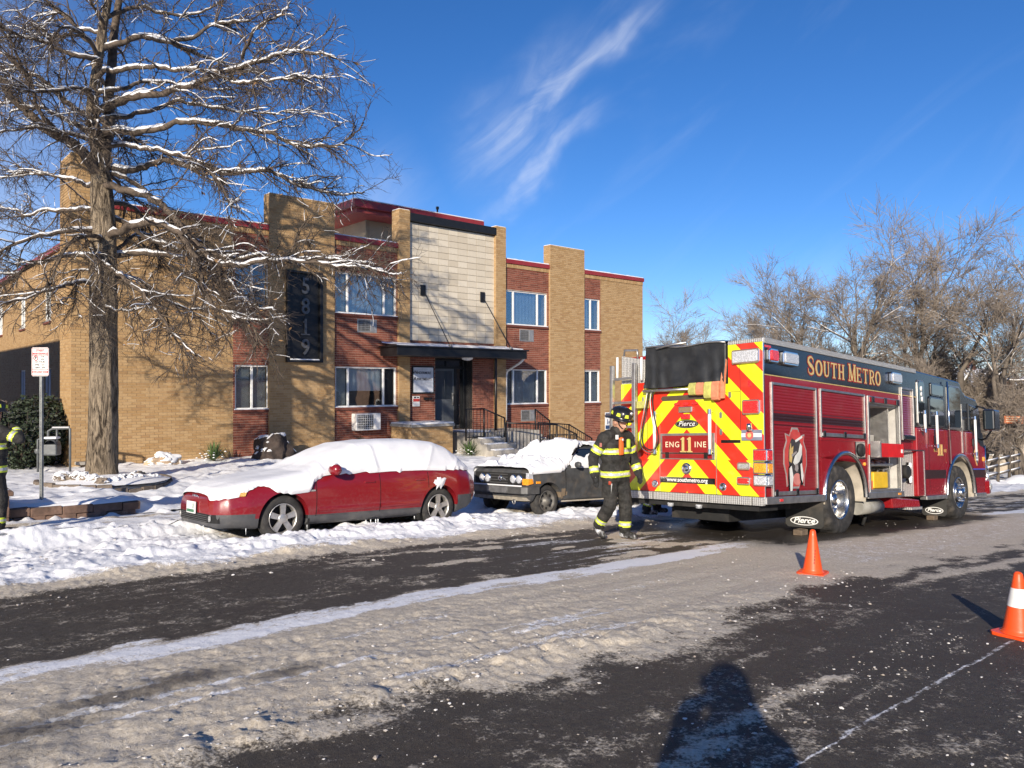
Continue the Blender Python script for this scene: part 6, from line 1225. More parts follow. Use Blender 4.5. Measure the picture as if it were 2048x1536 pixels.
mr = MB(); mr.lathe([(-.10, .001), (-.095, .05), (-.05, .075), (.03, .08), (.08, .06), (.09, .001)], (0, 0, 0), (0, 1, 0), 18); mr.v = [(v[0] * .95 + 1.60, v[1] * 1.15 - .94, v[2] * 1.05 + .955) for v in mr.v]; mo = mr.build('mirror', M_cred, CAR); MB().box(1.58, 1.66, -.86, -.80, .90, .95).build('mirror_foot', M_hole, mo, bevel=.01); MB().box(1.655, 1.665, -1.0, -.86, .91, 1.0).build('mirror_glass', M_vglass, mo)
# nose: lower grille, fog lamps, plate, corner lens, rings
def face_x(K, y, z):     # x of the nose surface at (y, z)
    for x in np.linspace(0, .9, 181):
        s = section(x, K, 60)
        if s[-1][1] >= z and np.interp(z, s[30:, 1] if False else np.sort(s[:, 1]), s[np.argsort(s[:, 1]), 0]) >= abs(y): return x
    return .9
gr = []
for y in np.linspace(-.68, .68, 29): x = face_x(KR, y, .36); gr.append([(x - .004, y, .29), (x - .006, y, .40)])
lg = MB().grid(gr).build('lower_grille', M_hole, CAR)
for z in (.305, .33, .355, .38): MB().grid([[(p[0][0] - .006, p[0][1], z - .004), (p[0][0] - .008, p[0][1], z + .004)] for p in gr[4:25]]).build('grille_bar', M_clad, lg)
for y in (-.55, .55): x = face_x(KR, y, .345); MB().lathe([(0, .04), (-.012, .038), (-.016, .001)], (x - .004, y, .345), (1, 0, 0), 16).build('fog_lamp', M_lgry, CAR)
pl = MB().box(-.045, -.025, -.12, .19, .385, .545).build('number_plate', M_wht, CAR, bevel=.004); MB().box(-.047, -.044, -.10, .17, .40, .44).box(-.047, -.044, -.08, -.05, .45, .52).build('plate_print', mat('plate_green', (.06, .18, .10), .5), pl)
cl_ = [];
for y in np.linspace(-.80, -.755, 5): x = face_x(KR, y, .60); cl_.append([(x - .006, y - .004,   .635), (x + .0, y - .006, .66), (x + .012, y - .004, .685)])
MB().grid(cl_).build('corner_lens', lens('pale_amber_lens', (.50, .27, .07)), CAR)
for i in range(4): MB().lathe([(math.cos(q) * .006, .034 + math.sin(q) * .006) for q in np.linspace(0, 6.28, 9)], (.008, -.09 + .045 * i + .02, .60), (1, 0, .35), 20).build('emblem_ring', M_chrome, CAR)
for x in (1.27, 3.13): MB().box(x - .012, x + .012, -.82, -.66, .14, .34).build('mud_guard', M_hole, CAR)
strip(KR, 3.86, 4.2, .40, 'rear_bumper_corner', M_clad, CAR, .09, .012)
# snow
def zl(x): return float(np.interp(x, [0, .1, .3, .42, .55, .70, .80, 1.1, 1.27, 1.32, 1.45, 1.7, 2.4, 3.2, 3.8, 4.15, 4.3], [.57, .585, .62, .69, .735, .735, .655, .62, .63, .76, .83, .865, .875, .87, .875, .86, .83]))
sb_ = snow_blanket(KR, np.unique(np.r_[np.linspace(.005, .4, 24), np.linspace(.4, 4.29, 150)]), zl, .042, 3)
so_ = sb_.build('snow_blanket', M_snowpack, None, label='thick smooth snow over the roof, glass and bonnet of the red car', cat='snow', kind='stuff'); so_.matrix_world = CAR.matrix_world
# shallow hollows of the window frames show through the snow
me = so_.data
for v in me.vertices:
    x, y, z = v.co
    if abs(y) > .5 and .9 < z < 1.28 and 1.5 < x < 4.1:
        d = 0
        for a, b, c in ((2.36, .0, .035), (3.22, .32, .03), (3.78, .45, .03)): d = max(d, math.exp(-((x - a - b * (z - .9) / .3 * .8) / c) ** 2))
        k = .016 * d - .012 * float(sstep(.92, .98, z) * sstep(1.22, 1.14, z)); s_ = 1 if y > 0 else -1; v.co = (x, y + s_ * k, z + k * .3)
sm_ = so_.modifiers.new('sub', 'SUBSURF'); sm_.levels = 1; sm_.render_levels = 1
pt = MB(); r_ = np.random.default_rng(4); ring = []
for i in range(22): a = 2 * math.pi * i / 22; q = .105 * (1 + .3 * r_.normal() * .6); ring.append((3.50 + q * 1.15 * math.cos(a), -.838, .70 + q * .85 * math.sin(a)))
pt.add([(3.50, -.875, .69)] + [((a + 3.50) / 2, -.868, (c + .70) / 2) for a, b, c in ring] + ring, [(0, 1 + i, 1 + (i + 1) % 22) for i in range(22)] + [(1 + i, 23 + i, 23 + (i + 1) % 22, 1 + (i + 1) % 22) for i in range(22)], 0, True); pt.build('snow_patch', M_snowpack, CAR)
ic = MB()
for x, y, z, L_ in ((.05, -.2, .27, .22), (.42, -.72, .24, .12), (2.40, -.80, .2, .15), (2.36, -.80, .2, .10), (2.28, -.79, .2, .07), (1.26, -.80, .2, .09), (3.05, -.8, .2, .05), (2.2, -.79, .2, .05)): ic.tube([(x, y, z), (x + .002, y, z - L_)], [.008, .0015], 6)
ic.build('icicles', lens('ice', (.6, .65, .7)), CAR, kind='stuff')
mn = MB(); mn.lathe([(-.05, .001), (-.045, .05), (0, .085), (.06, .07), (.075, .001)], (0, 0, 0), (0, 1, 0), 14); mn.v = [(v[0] * .8 + 1.60, v[1] - .93, 1.005 + max(0, v[2]) * .55) for v in mn.v]; mn.build('mirror_snow', M_snowpack, mo)
# ---------------- old grey car
KG = dict(zb=([0, .1, 3.7, 3.9], [.33, .27, .27, .36]), zt=([0, .03, .3, .93, 1.0, 1.12, 1.30, 1.42, 1.9, 2.6, 3.3, 3.6, 3.8, 3.9], [.80, .835, .86, .91, .95, 1.08, 1.23, 1.265, 1.285, 1.27, 1.22, 1.0, .86, .8]),
          wm=([0, .08, .3, 3.5, 3.9], [.735, .76, .78, .78, .72]), wl=([0, .3, 3.5, 3.9], [.70, .73, .73, .68]), zs=([0, .05, .9, 3.5, 3.9], [.785, .81, .855, .86, .78]), ws=([0, .08, .3, 3.5, 3.9], [.72, .745, .76, .76, .7]), wt=([0, .3, .9, 1.05, 1.35, 3.2, 3.6, 3.9], [.66, .68, .68, .62, .55, .55, .6, .6]))
GC = empty('grey_old_car', (0, 0, 0), 0, 'battered old grey car with four round headlamps and broken crusty snow', 'car'); GC.matrix_world = car_frame(9.06, 10.60, .06, .055)
AG = ((.50, .285), (2.85, .285)); me = loft_body(KG, np.unique(np.r_[np.linspace(0, .3, 10), np.linspace(.3, 3.9, 70)]), AG, .335, .62, 'body')
M_ggry = mat('grey_primer', (.060, .062, .064), .55, 0, .3, 5, .15, 30, dirt=(.14, .115, .09), dirt_amt=.6, dirt_scale=4)
def fn(c, n_):
    ix = np.zeros(len(c), int); x, y, z = c.T
    for a, b in AG: ix[(np.hypot(x - a, z - b) < .333) & (np.abs(y) < .77)] = 1
    ix[(z < .29) & (np.abs(y) < .7)] = 1; ix[(np.hypot(x - .86, z - .4) < .10) & (x > .8) & (y < -.7)] = 2; return ix
co = np.zeros(len(me.vertices) * 3); me.vertices.foreach_get('co', co); co = co.reshape(-1, 3); dn_ = (fbm(co[:, 0] * 3, co[:, 2] * 4, 3, 19) - .5) * .03; co[:, 1] += np.where(np.abs(co[:, 1]) > .66, np.sign(co[:, 1]) * dn_, 0); me.vertices.foreach_set('co', co.ravel())
paint_faces(me, fn, [M_ggry, M_hole, mat('rusty_dirt', (.20, .15, .10), .9)]); gb = link('body', me, GC)
for a, b in AG:
    for s_ in (-1, 1): car_wheel(GC, a, s_ * .74, .285, .285, .17, 'steel', s_)
gf = MB().box(-.012, .02, -.72, .66, .56, .78).build('grille_panel', M_hole, GC)
for z in (.60, .65, .70, .75): MB().box(-.018, -.012, -.25, .25, z - .006, z + .006).build('grille_bar', M_clad, gf)
for y in (-.56, -.40, .30, .46):
    h_ = MB().lathe([(.01, .085), (-.02, .082), (-.026, .07)], (-.012, y, .672), (1, 0, 0), 24).build('headlamp', M_chrome, GC); MB().lathe([(-.02, .07), (-.035, .05), (-.04, .001)], (-.012, y, .672), (1, 0, 0), 24).build('lens', M_lclr, h_)
MB().lathe([(0, .05), (-.02, .05), (-.022, .035), (-.012, .001)], (-.016, -.06, .68), (1, 0, 0), 20).build('grille_emblem', M_chrome, GC); MB().prism([(-.20, .665), (-.13, .70), (-.14, .67), (-.22, .65)], 0, -.024, -.016).build('badge', M_chrome, GC)
MB().prism([(-.01, .57), (.0, .79), (.11, .78), (.13, .60)], 1, -.785, -.64).build('corner_lamp', M_lclr, GC, bevel=.01); MB().prism([(-.018, .575), (-.014, .69), (.10, .69), (.12, .60)], 1, -.792, -.635).build('turn_signal', M_lamb, GC, bevel=.01); MB().box(.19, .29, -.795, -.77, .60, .64).build('side_marker', M_lamb, GC, bevel=.005)
bp = MB().prism([(-.10, -.70), (-.12, 0), (-.10, .70), (-.04, .80), (.25, .81), (.25, .77), (.0, .74), (-.04, .6), (-.04, -.6), (.0, -.74), (.25, -.77), (.25, -.81), (-.04, -.80)], 2, .42, .545).build('front_bumper', mat('worn_bumper', (.11, .11, .108), .45, .4, .25, 8), GC, bevel=.012); MB().box(-.125, -.10, -.35, .2, .43, .535).build('bumper_panel', mat('worn_steel', (.25, .25, .25), .4, .6, .2, 8), bp)
MB().prism([(-.02, -.7), (-.02, .7), (.1, .72), (.1, -.72)], 2, .30, .36).build('front_valance', mat('worn_cream', (.30, .27, .22), .7, 0, .3, 8), GC); MB().box(-.09, -.05, -.68, .68, .545, .57).build('bumper_snow', M_snowpack, bp, bevel=.012)
MB().lathe([(math.cos(q) * .012, .035 + math.sin(q) * .012) for q in np.linspace(0, 6.28, 9)], (-.04, -.45, .28), (1, 0, 0), 16).build('tow_ring', M_satin, GC)
seam(KG, .93, .36, .87, par=gb, w_=.007); seam(KG, 1.90, .36, .87, par=gb, w_=.007); strip(KG, .88, 2.5, .33, 'sill', M_ggry, GC, .03, .012); MB().grid([[(x, -.725, .255), (x, -.73, .28)] for x in np.linspace(.86, 2.5, 12)]).build('sill_edge', mat('pale_sill', (.45, .40, .33), .7), GC)
# side glass packed with snow below a clear sliver
def glass_patch(x0, x1, z0, z1, m_, name, proud, cut=None):
    R_ = []
    for x in np.linspace(x0, x1, 16):
        s = section(x, KG, 160); s = s[(s[:, 0] > .35)]; q = []
        for z in np.linspace(z0 if not cut else cut(x), z1, 8): q.append((x, -(float(np.interp(z, s[60:, 1], s[60:, 0])) + proud), z))
        R_.append(q)
    return MB().grid(R_).build(name, m_, GC)
glass_patch(1.16, 1.88, .87, 1.22, M_fblk, 'window_frame', .004); glass_patch(1.22, 1.84, .89, 1.19, M_vglass, 'side_window', .008)
R_ = []
for x in np.linspace(1.08, 1.86, 30):
    top = 1.19 - .13 * math.exp(-((x - 1.50) / .2) ** 2) - max(0, (x - 1.72)) * 1.6 + .01 * math.sin(x * 40); s = section(x, KG, 160); s = s[s[:, 0] > .35]; R_.append([(x, -(float(np.interp(z, s[60:, 1], s[60:, 0])) + .012 + .02 * math.sin(math.pi * k / 7)), z) for k, z in enumerate(np.linspace(.865, max(.88, min(top, .9 + (x - 1.06) * 2.2)), 8))])
MB().grid(R_).build('window_snow', M_snow, GC)
mo = MB(); mo.lathe([(-.07, .001), (-.06, .045), (0, .06), (.06, .045), (.07, .001)], (0, 0, 0), (0, 1, 0), 14); mo.v = [(v[0] * .7 + 1.17, v[1] - .86, v[2] + .925) for v in mo.v]; mo.build('mirror', M_ggry, GC)
def zg(x): return float(np.interp(x, [0, .3, .8, .9, 1.0, 1.15, 1.35, 1.5, 1.7], [.735, .75, .785, .82, .87, .95, 1.10, 1.20, 1.25]))
sg_ = snow_blanket(KG, np.linspace(.02, 3.85, 200), zg, .05, 9)
vv = np.array(sg_.v); lump = fbm(vv[:, 0] * 6, vv[:, 1] * 6, 4, 33); l2 = fbm(vv[:, 0] * 14, vv[:, 1] * 14, 3, 43); am = np.where(vv[:, 0] < 1.5, 1.0, .35) * sstep(-.02, .22, vv[:, 0]); vv[:, 2] += am * (.10 * sstep(.38, .7, lump) + .035 * (l2 - .5)) * sstep(.76, .6, np.abs(vv[:, 1])) + np.where((vv[:, 0] > .55) & (vv[:, 0] < 1.25), .05, 0) * sstep(.8, .6, np.abs(vv[:, 1]))
sg_.v = [tuple(v) for v in vv]; so2 = sg_.build('crusted_snow', M_snow, None, label='lumpy broken snow lying on the bonnet and windscreen of the grey car', cat='snow', kind='stuff'); so2.matrix_world = GC.matrix_world
glass_patch(1.30, 1.44, 1.16, 1.262, M_ggry, 'roof_edge', .03)
MB().prism([(1.05, 1.0), (1.30, 1.24), (1.36, 1.24), (1.10, .98)], 1, -.70, -.66).build('pillar', M_fblk, GC, bevel=.005)
# ================================================================== PEOPLE
M_turn = mat('turnout_cloth', (.022, .021, .019), .85, 0, .45, 14, .9, 38, dirt=(.075, .068, .06), dirt_amt=.55, dirt_scale=6); M_lime = mat('lime_trim', (.62, .74, .05), .5, 0, .08, 20); M_refl = mat('silver_trim', (.62, .63, .60), .35, .3, .1, 20)
M_skin = mat('skin', (.50, .27, .18), .55, 0, .12, 12); M_glove = mat('black_glove', (.014, .014, .014), .8, 0, .3, 20, .4, 60); M_boot = mat('snowy_boot', (.03, .028, .026), .6, 0, .3, 9, dirt=(.8, .81, .83), dirt_amt=1.0, dirt_scale=9); M_hood = mat('tan_hood', (.50, .40, .27), .9, 0, .15, 12)
def capsule(mb, a, ra, b, rb, seg=12):
    a, b = Vector(a), Vector(b); d = b - a; L = d.length
    if L < 1e-5: d = Vector((0, 0, 1)); L = 0
    d.normalize(); pr = [(-ra * math.cos(q), ra * math.sin(q)) for q in np.linspace(0.05, math.pi / 2, 5)] + [(L + rb * math.sin(q), rb * math.cos(q)) for q in np.linspace(0, math.pi / 2 - .05, 5)]
    ax = d; ref = Vector((0, 0, 1)) if abs(ax.z) < .9 else Vector((1, 0, 0)); u_ = ax.cross(ref).normalized(); v_ = ax.cross(u_); o = len(mb.v); k = len(pr)
    for j in range(seg):
        q = 2 * math.pi * j / seg
        for h, r in pr: mb.v.append(tuple(a + ax * h + (u_ * math.cos(q) + v_ * math.sin(q)) * r))
    for j in range(seg):
        j2 = (j + 1) % seg
        for i in range(k - 1): mb.f.append((o + j * k + i, o + j * k + i + 1, o + j2 * k + i + 1, o + j2 * k + i)); mb.m.append(0); mb.sm.append(True)
    mb.f.append(tuple(o + j * k for j in range(seg))[::-1]); mb.f.append(tuple(o + j * k + k - 1 for j in range(seg))); mb.m += [0, 0]; mb.sm += [True, True]
def body_mesh(name, caps, voxel, colour, mats, wr=.006, seed=1, smooth=3):
    mb = MB()
    for c in caps: capsule(mb, *c[:4])
    me = mb.mesh(name, []); bm = bmesh.new(); bm.from_mesh(me); bmesh.ops.recalc_face_normals(bm, faces=bm.faces); bm.to_mesh(me); bm.free(); o = link(name, me)
    m_ = o.modifiers.new('r', 'REMESH'); m_.mode = 'VOXEL'; m_.voxel_size = voxel; m2 = o.modifiers.new('s', 'SMOOTH'); m2.iterations = smooth; m2.factor = .5
    out = evalmesh(o); k = len(out.vertices); co = np.zeros(k * 3); out.vertices.foreach_get('co', co); co = co.reshape(-1, 3); nr = np.zeros(k * 3); out.vertices.foreach_get('normal', nr); nr = nr.reshape(-1, 3)
    A = np.array([c[0] for c in caps]); Bc = np.array([c[2] for c in caps]); ra = np.array([c[1] for c in caps]); rb = np.array([c[3] for c in caps]); tags = [c[4] for c in caps]
    def near(p):
        AB = Bc - A; L2 = np.maximum((AB ** 2).sum(1), 1e-9); bd = np.full(len(p), 1e9); bi = np.zeros(len(p), int); bt = np.zeros(len(p))
        for i in range(len(A)):
            t = np.clip(((p - A[i]) @ AB[i]) / L2[i], 0, 1); d = np.linalg.norm(p - (A[i] + t[:, None] * AB[i]), axis=1) - (ra[i] + (rb[i] - ra[i]) * t); w = d < bd; bd[w] = d[w]; bi[w] = i; bt[w] = t[w]
        return bi, bt
    bi, bt = near(co); soft = np.array([tags[i] in ('torso', 'uarm', 'farm', 'thigh', 'calf') for i in bi])
    w = fbm(co[:, 2] * 22 + co[:, 0] * 9, co[:, 1] * 14 + co[:, 0] * 6, 3, seed) - .5; co += nr * (w * 2 * wr * soft)[:, None]; out.vertices.foreach_set('co', co.ravel()); out.update()
    F = np.zeros(len(out.polygons) * 3); out.polygons.foreach_get('center', F); F = F.reshape(-1, 3); fi, ft = near(F); idx = np.array([colour(tags[i], t, p) for i, t, p in zip(fi, ft, F)], np.int32)
    out.materials.clear()
    for m in mats: out.materials.append(m)
    out.polygons.foreach_set('material_index', idx); out.polygons.foreach_set('use_smooth', np.ones(len(idx), bool)); out.update(); out.name = name; return out
def band3(q, a, b): return (3 if a + (b - a) * .3 < q < a + (b - a) * .7 else 2) if a < q < b else 0
FMATS = [M_turn, M_skin, M_lime, M_refl, M_glove, M_boot, M_hood]
def turnout_colour(tag_, t, p):
    if tag_ == 'torso': return max(band3(p[2], 1.165, 1.245), band3(p[2], .855, .94))
    if tag_ == 'uarm': return band3(t, .45, .76)
    if tag_ == 'farm': return band3(t, .52, .86)
    if tag_ == 'calf': return band3(t, .70, .90)
    return {'head': 1, 'hood': 6, 'glove': 4, 'boot': 5, 'sole': 5}.get(tag_, 0)
def fingers(hand, d, side, spread, r=.0105, curl=.5):      # five gloved fingers from a palm centre, d = pointing direction
    d = Vector(d).normalized(); s = Vector(side).normalized(); b = d.cross(s).normalized(); out = []; hand = Vector(hand)
    for k, L_ in ((-1.5, .050), (-.5, .062), (.5, .058), (1.5, .044)):
        p0 = hand + d * .035 + s * (.017 * k); p1 = p0 + d * L_ * .55 + b * .006; p2 = p1 + (d * (1 - curl) + b * curl).normalized() * L_ * .55; out += [(tuple(p0), r, tuple(p1), r * .95, 'glove'), (tuple(p1), r * .95, tuple(p2), r * .8, 'glove')]
    t0 = hand - s * .03; t1 = t0 - s * .02 + d * .035; t2 = t1 + d * .03 + b * .015; out += [(tuple(t0), r * 1.15, tuple(t1), r * 1.1, 'glove'), (tuple(t1), r * 1.1, tuple(t2), r * .9, 'glove')]
    return out
def firefighter(J, head=True):
    g = lambda k: J[k]; C_ = [((0, -.08, 1.30), .155, (0, .08, 1.30), .155, 'torso'), ((.01, -.075, 1.12), .155, (.01, .075, 1.12), .155, 'torso'), ((.0, -.075, .96), .155, (.0, .075, .96), .155, 'torso'), ((.0, -.07, .88), .160, (.0, .07, .88), .160, 'torso'), ((.02, -.14, 1.395), .10, (.02, .14, 1.395), .10, 'torso'), ((.02, 0, 1.40), .105, (.045, 0, 1.49), .085, 'torso')]
    for s in 'RL':
        C_ += [(g('sh' + s), .088, g('el' + s), .072, 'uarm'), (g('el' + s), .072, g('wr' + s), .060, 'farm')]; h = Vector(g('ha' + s)); w = Vector(g('wr' + s)); C_ += [(tuple(w), .045, tuple(h), .042, 'glove')] + fingers(h, h - w, g('hs' + s), 1)
        C_ += [(g('hip' + s), .118, g('kn' + s), .092, 'thigh'), (g('kn' + s), .092, g('an' + s), .083, 'calf'), (g('an' + s), .066, g('he' + s), .052, 'boot'), (g('he' + s), .05, g('to' + s), .045, 'boot')]
    if head:
        hd = Vector(g('head')); f = Vector(g('look')).normalized(); up = Vector((0, 0, 1)); up = (up - f * up.dot(f)).normalized(); C_ += [((.04, 0, 1.44), .072, tuple(hd - up * .07 - f * .02), .066, 'hood'), (tuple(hd - f * .03 - up * .02), .088, tuple(hd + up * .03), .095, 'head'), (tuple(hd + f * .035 - up * .055), .062, tuple(hd + f * .05 - up * .085), .042, 'head'), (tuple(hd + f * .088 - up * .005), .012, tuple(hd + f * .112 - up * .04), .017, 'head'), (tuple(hd + f * .075 + up * .025 - f.cross(up) * .03), .022, tuple(hd + f * .075 + up * .025 + f.cross(up) * .03), .022, 'head'), (tuple(hd + f * .07 - up * .075), .025, tuple(hd + f * .09 - up * .068), .014, 'head')]
        for s in (-1, 1): C_ += [(tuple(hd + f.cross(up) * s * .09), .02, tuple(hd + f.cross(up) * s * .092 - up * .03), .014, 'head')]
    return C_
def helmet(root, hd, f, m_=None):
    hd, f = Vector(hd), Vector(f).normalized(); up = Vector((0, 0, 1)); up = (up - f * up.dot(f)).normalized(); l = up.cross(f); M_ = Matrix.Identity(4)
    for i in range(3): M_[i][0], M_[i][1], M_[i][2], M_[i][3] = f[i], l[i], up[i], (hd + up * .066)[i]
    M_hel = bpy.data.materials.get('helmet_black') or mat('helmet_black', (.012, .012, .012), .3, 0, .3, 9, coat=.4, dirt=(.06, .055, .05), dirt_amt=.4)
    def add(mb, name, mm, par=None):
        mb.v = [tuple(M_ @ Vector(v)) for v in mb.v]; return mb.build(name, mm, par or root)
    rows = []
    for j in range(33):
        a = 2 * math.pi * j / 32; c, s = math.cos(a), math.sin(a); rid = .006 * abs(math.cos(4 * a)); el_ = 1.22; r_ = []
        br = .178 + (.085 * max(0, -c) ** 1.5) + .022 * max(0, c) - .022 * abs(s); drop = -.035 * max(0, -c) - .012
        for q, z in ((br, drop - .004), (br - .01, drop + .006), (.145, .0), (.135, .03), (.128 + rid, .075), (.105 + rid, .115), (.06 + rid * .5, .14), (.012, .152)): r_.append((q * c * (el_ if z > .0 else 1.0), q * s, z))
        rows.append(r_)
    h = add(MB().grid(rows), 'helmet', M_hel); sm = h.modifiers.new('t', 'SOLIDIFY'); sm.thickness = .005
    add(MB().prism([(-.03, .03), (.03, .03), (.045, .11), (.0, .15), (-.045, .11)], 0, .160, .168), 'front_shield', mat('leather_shield', (.05, .035, .025), .6), h); add(MB().lathe([(0, .03), (.02, .025), (.025, .001)], (.17, 0, .10), (1, 0, 0), 10), 'shield_eagle', M_satin, h)
    for a in (-150, -112, -68, -25, 25, 68, 112, 150):
        q = []
        for da, z in ((-11, .03), (11, .03), (8, .075), (-8, .075)): b = R(a + da); rr_ = np.interp(z, [.03, .075], [.1385, .1345]); q.append((rr_ * math.cos(b) * 1.23, rr_ * math.sin(b) * 1.01, z))
        add(MB().add(q, [(0, 1, 2, 3)]), 'reflective_patch', M_lime, h)
    add(MB().tube([(0.03, .10, 0), (.06, .075, -.09), (.085, .03, -.135), (.085, -.03, -.135), (.06, -.075, -.09), (.03, -.10, 0)], .009, 6), 'chin_strap', M_glove, h)
    return h
def place(root_name, x, y, z, face, label, group=None, cat='person'):
    e = empty(root_name, (x, y, z), math.atan2(face[1], face[0]), label, cat, group); return e
# --- walking firefighter
J = dict(shR=(.01, -.215, 1.385), elR=(-.11, -.315, 1.12), wrR=(-.04, -.345, .885), haR=(-.02, -.345, .82), hsR=(1, .2, 0), shL=(.03, .215, 1.385), elL=(.03, .325, 1.11), wrL=(.14, .32, .89), haL=(.17, .315, .83), hsL=(1, 0, .3),
         hipR=(-.01, -.095, .86), knR=(.035, -.125, .49), anR=(-.17, -.13, .20), heR=(-.215, -.13, .145), toR=(-.10, -.13, .05), hipL=(.01, .10, .86), knL=(.09, .11, .50), anL=(.07, .12, .14), heL=(.03, .12, .065), toL=(.22, .14, .055), head=(.10, 0, 1.60), look=(.90, -.05, -.26))
ffx, ffy, ffz = 1.42, 10.62, float(road_height(np.array([UX * 1.42 + UY * 10.62]), np.array([-UY * 1.42 + UX * 10.62]))[0])
FF = place('person', ffx, ffy, ffz, (.64, -.77), 'firefighter in black turnout gear striding past the engine tail, head bowed')
ps = 1.015; FF.scale = (ps, ps, ps)
link('body', body_mesh('body', firefighter(J), .0115, turnout_colour, FMATS, .013, 3, 2), FF)
helmet(FF, J['head'], J['look'])
def on(root, mb, name, m_, **k): return mb.build(name, m_, root, **k)
M_orng = mat('orange_torch', (.85, .16, .03), .45); M_limep = mat('lime_plastic', (.45, .62, .06), .45)
on(FF, MB().box(.155, .20, -.10, -.04, 1.16, 1.36), 'torch_body', M_orng, bevel=.012); on(FF, MB().lathe([(0, .035), (.03, .035), (.035, .001)], (.17, -.07, 1.36), (1, 0, .2), 14), 'torch_head', M_orng); on(FF, MB().lathe([(.036, .016), (.037, .001)], (.17, -.07, 1.36), (1, 0, .2), 12), 'torch_lens', M_wht)
on(FF, MB().box(.155, .20, .045, .10, 1.24, 1.37), 'radio_microphone', M_limep, bevel=.02); on(FF, MB().tube([(.16, .07, 1.36), (.12, .05, 1.44), (.06, .09, 1.46)], .006, 6), 'microphone_cord', M_glove); on(FF, MB().box(.145, .17, -.15, -.11, 1.37, 1.43), 'name_tag', M_wht, bevel=.004)
on(FF, MB().box(-.03, .05, -.315, -.305, 1.27, 1.325), 'flag_patch', mat('flag_patch', (.42, .16, .13), .8), bevel=.003); on(FF, MB().tube([(.06, -.16, .87), (.08, -.185, .76)], [.028, .022], 8), 'glove_clip', mat('red_handle', (.40, .06, .03), .5)); on(FF, MB().tube([(.05, -.17, .90), (.075, -.18, .85), (.05, -.19, .82)], .01, 6), 'carabiner', M_limep)
on(FF, MB().grid([[(.10 + .05 * math.sin(q), -.185, z), (.105, -.187, z - .13)] for q, z in ((0, .78), (.5, .78))]), 'pocket_trim', M_refl); on(FF, MB().box(-.05, .08, -.215, -.19, .58, .74), 'cargo_pocket', M_turn, bevel=.015)
on(FF, MB().lathe([(-.015, .085), (.0, .095), (.05, .092), (.065, .08)], (.035, 0, 1.455), (.12, 0, 1), 20), 'collar', M_turn)
on(FF, MB().lathe([(-.02, .052), (.0, .056), (.02, .052)], J['wrR'], (.06, 0, -1), 14), 'cuff', M_refl)
# --- firefighter at the left edge, arm raised
J2 = dict(J); J2.update(elR=(.10, -.40, 1.30), wrR=(.22, -.20, 1.42), haR=(.23, -.13, 1.45), hsR=(0, 0, 1), elL=(.0, .34, 1.13), wrL=(.06, .32, .90), haL=(.07, .32, .84), knR=(.05, -.13, .49), anR=(.0, -.15, .14), heR=(-.04, -.15, .06), toR=(.16, -.16, .055), knL=(.04, .12, .49), anL=(.0, .14, .14), heL=(-.04, .14, .06), toL=(.16, .15, .055), head=(.06, 0, 1.62), look=(1, .1, -.12))
dd = 10.35; lx = (-20 - 1024) / 1540 * dd; F2 = place('person', lx, dd, -(1071 - 768) / 1540 * dd, (.3, .95), 'firefighter on the icy sidewalk with an arm raised, beside the low block wall')
link('body', body_mesh('body', firefighter(J2), .013, turnout_colour, FMATS, .007, 9), F2); helmet(F2, J2['head'], J2['look'])
# --- firefighter on the far side of the engine: only the legs show below it
J3 = dict(J2); J3.update(elR=(-.02, -.33, 1.12), wrR=(.12, -.32, .90), haR=(.15, -.32, .85), anR=(-.06, -.13, .14), heR=(-.10, -.13, .06), toR=(.10, -.14, .055), anL=(.14, .13, .14), heL=(.10, .13, .06), toL=(.30, .14, .055))
gt_, gn_ = 11.05, 8.75; p_ = P(gt_, gn_); F3 = place('person', p_.x, p_.y, float(road_height(np.array([gt_]), np.array([gn_]))[0]), (.9, -.1), 'firefighter standing hidden behind the engine, only boots and cuffs showing below')
link('body', body_mesh('body', firefighter(J3), .014, turnout_colour, FMATS, .007, 12), F3); helmet(F3, J3['head'], J3['look'])
# --- the photographer, standing behind the camera: casts the shadow on the road
M_parka = mat('grey_parka', (.12, .13, .15), .9, 0, .2, 9, .4, 30); M_jean = mat('dark_trousers', (.04, .045, .06), .9)
def ph_colour(tag_, t, p): return {'head': 1, 'glove': 1, 'boot': 3, 'thigh': 2, 'calf': 2}.get(tag_, 0)
JP = dict(J2); JP.update(shR=(0, -.20, 1.27), elR=(.08, -.27, 1.04), wrR=(.20, -.15, 1.38), haR=(.23, -.09, 1.42), hsR=(0, 0, 1), shL=(0, .20, 1.27), elL=(.08, .27, 1.04), wrL=(.20, .15, 1.38), haL=(.23, .09, 1.42), hsL=(0, 0, 1), head=(.0, 0, 1.53), look=(1, 0, -.02))
ph = firefighter(JP); ph = [((c[0][0], c[0][1], c[0][2] - (.1 if c[4] in ('torso', 'hood') else 0)), c[1] * (1.15 if c[4] in ('torso', 'uarm', 'farm') else 1), (c[2][0], c[2][1], c[2][2] - (.1 if c[4] in ('torso', 'hood') else 0)), c[3] * (1.15 if c[4] in ('torso', 'uarm', 'farm') else 1), c[4]) for c in ph] + [((-.04, 0, 1.55), .14, (-.03, 0, 1.60), .135, 'torso')]
zc = float(road_z(0, 0)); PH = place('person', 0, -.34, zc, (0, 1), 'photographer in a bulky grey parka holding up a phone, long shadow ahead')
link('body', body_mesh('body', ph, .016, ph_colour, [M_parka, M_skin, M_jean, M_boot], .005, 15), PH)
link('phone', MB().box(.305, .316, -.075, .075, 1.46, 1.535).mesh('phone', M_fblk), label='black phone held up in both hands by the photographer', cat='phone').matrix_world = Matrix.Translation((0, -.34, zc)) @ Matrix.Rotation(math.pi / 2, 4, 'Z')
# ================================================================== SMALL THINGS
def rz_(t, n): return float(road_height(np.array([float(t)]), np.array([float(n)]))[0])
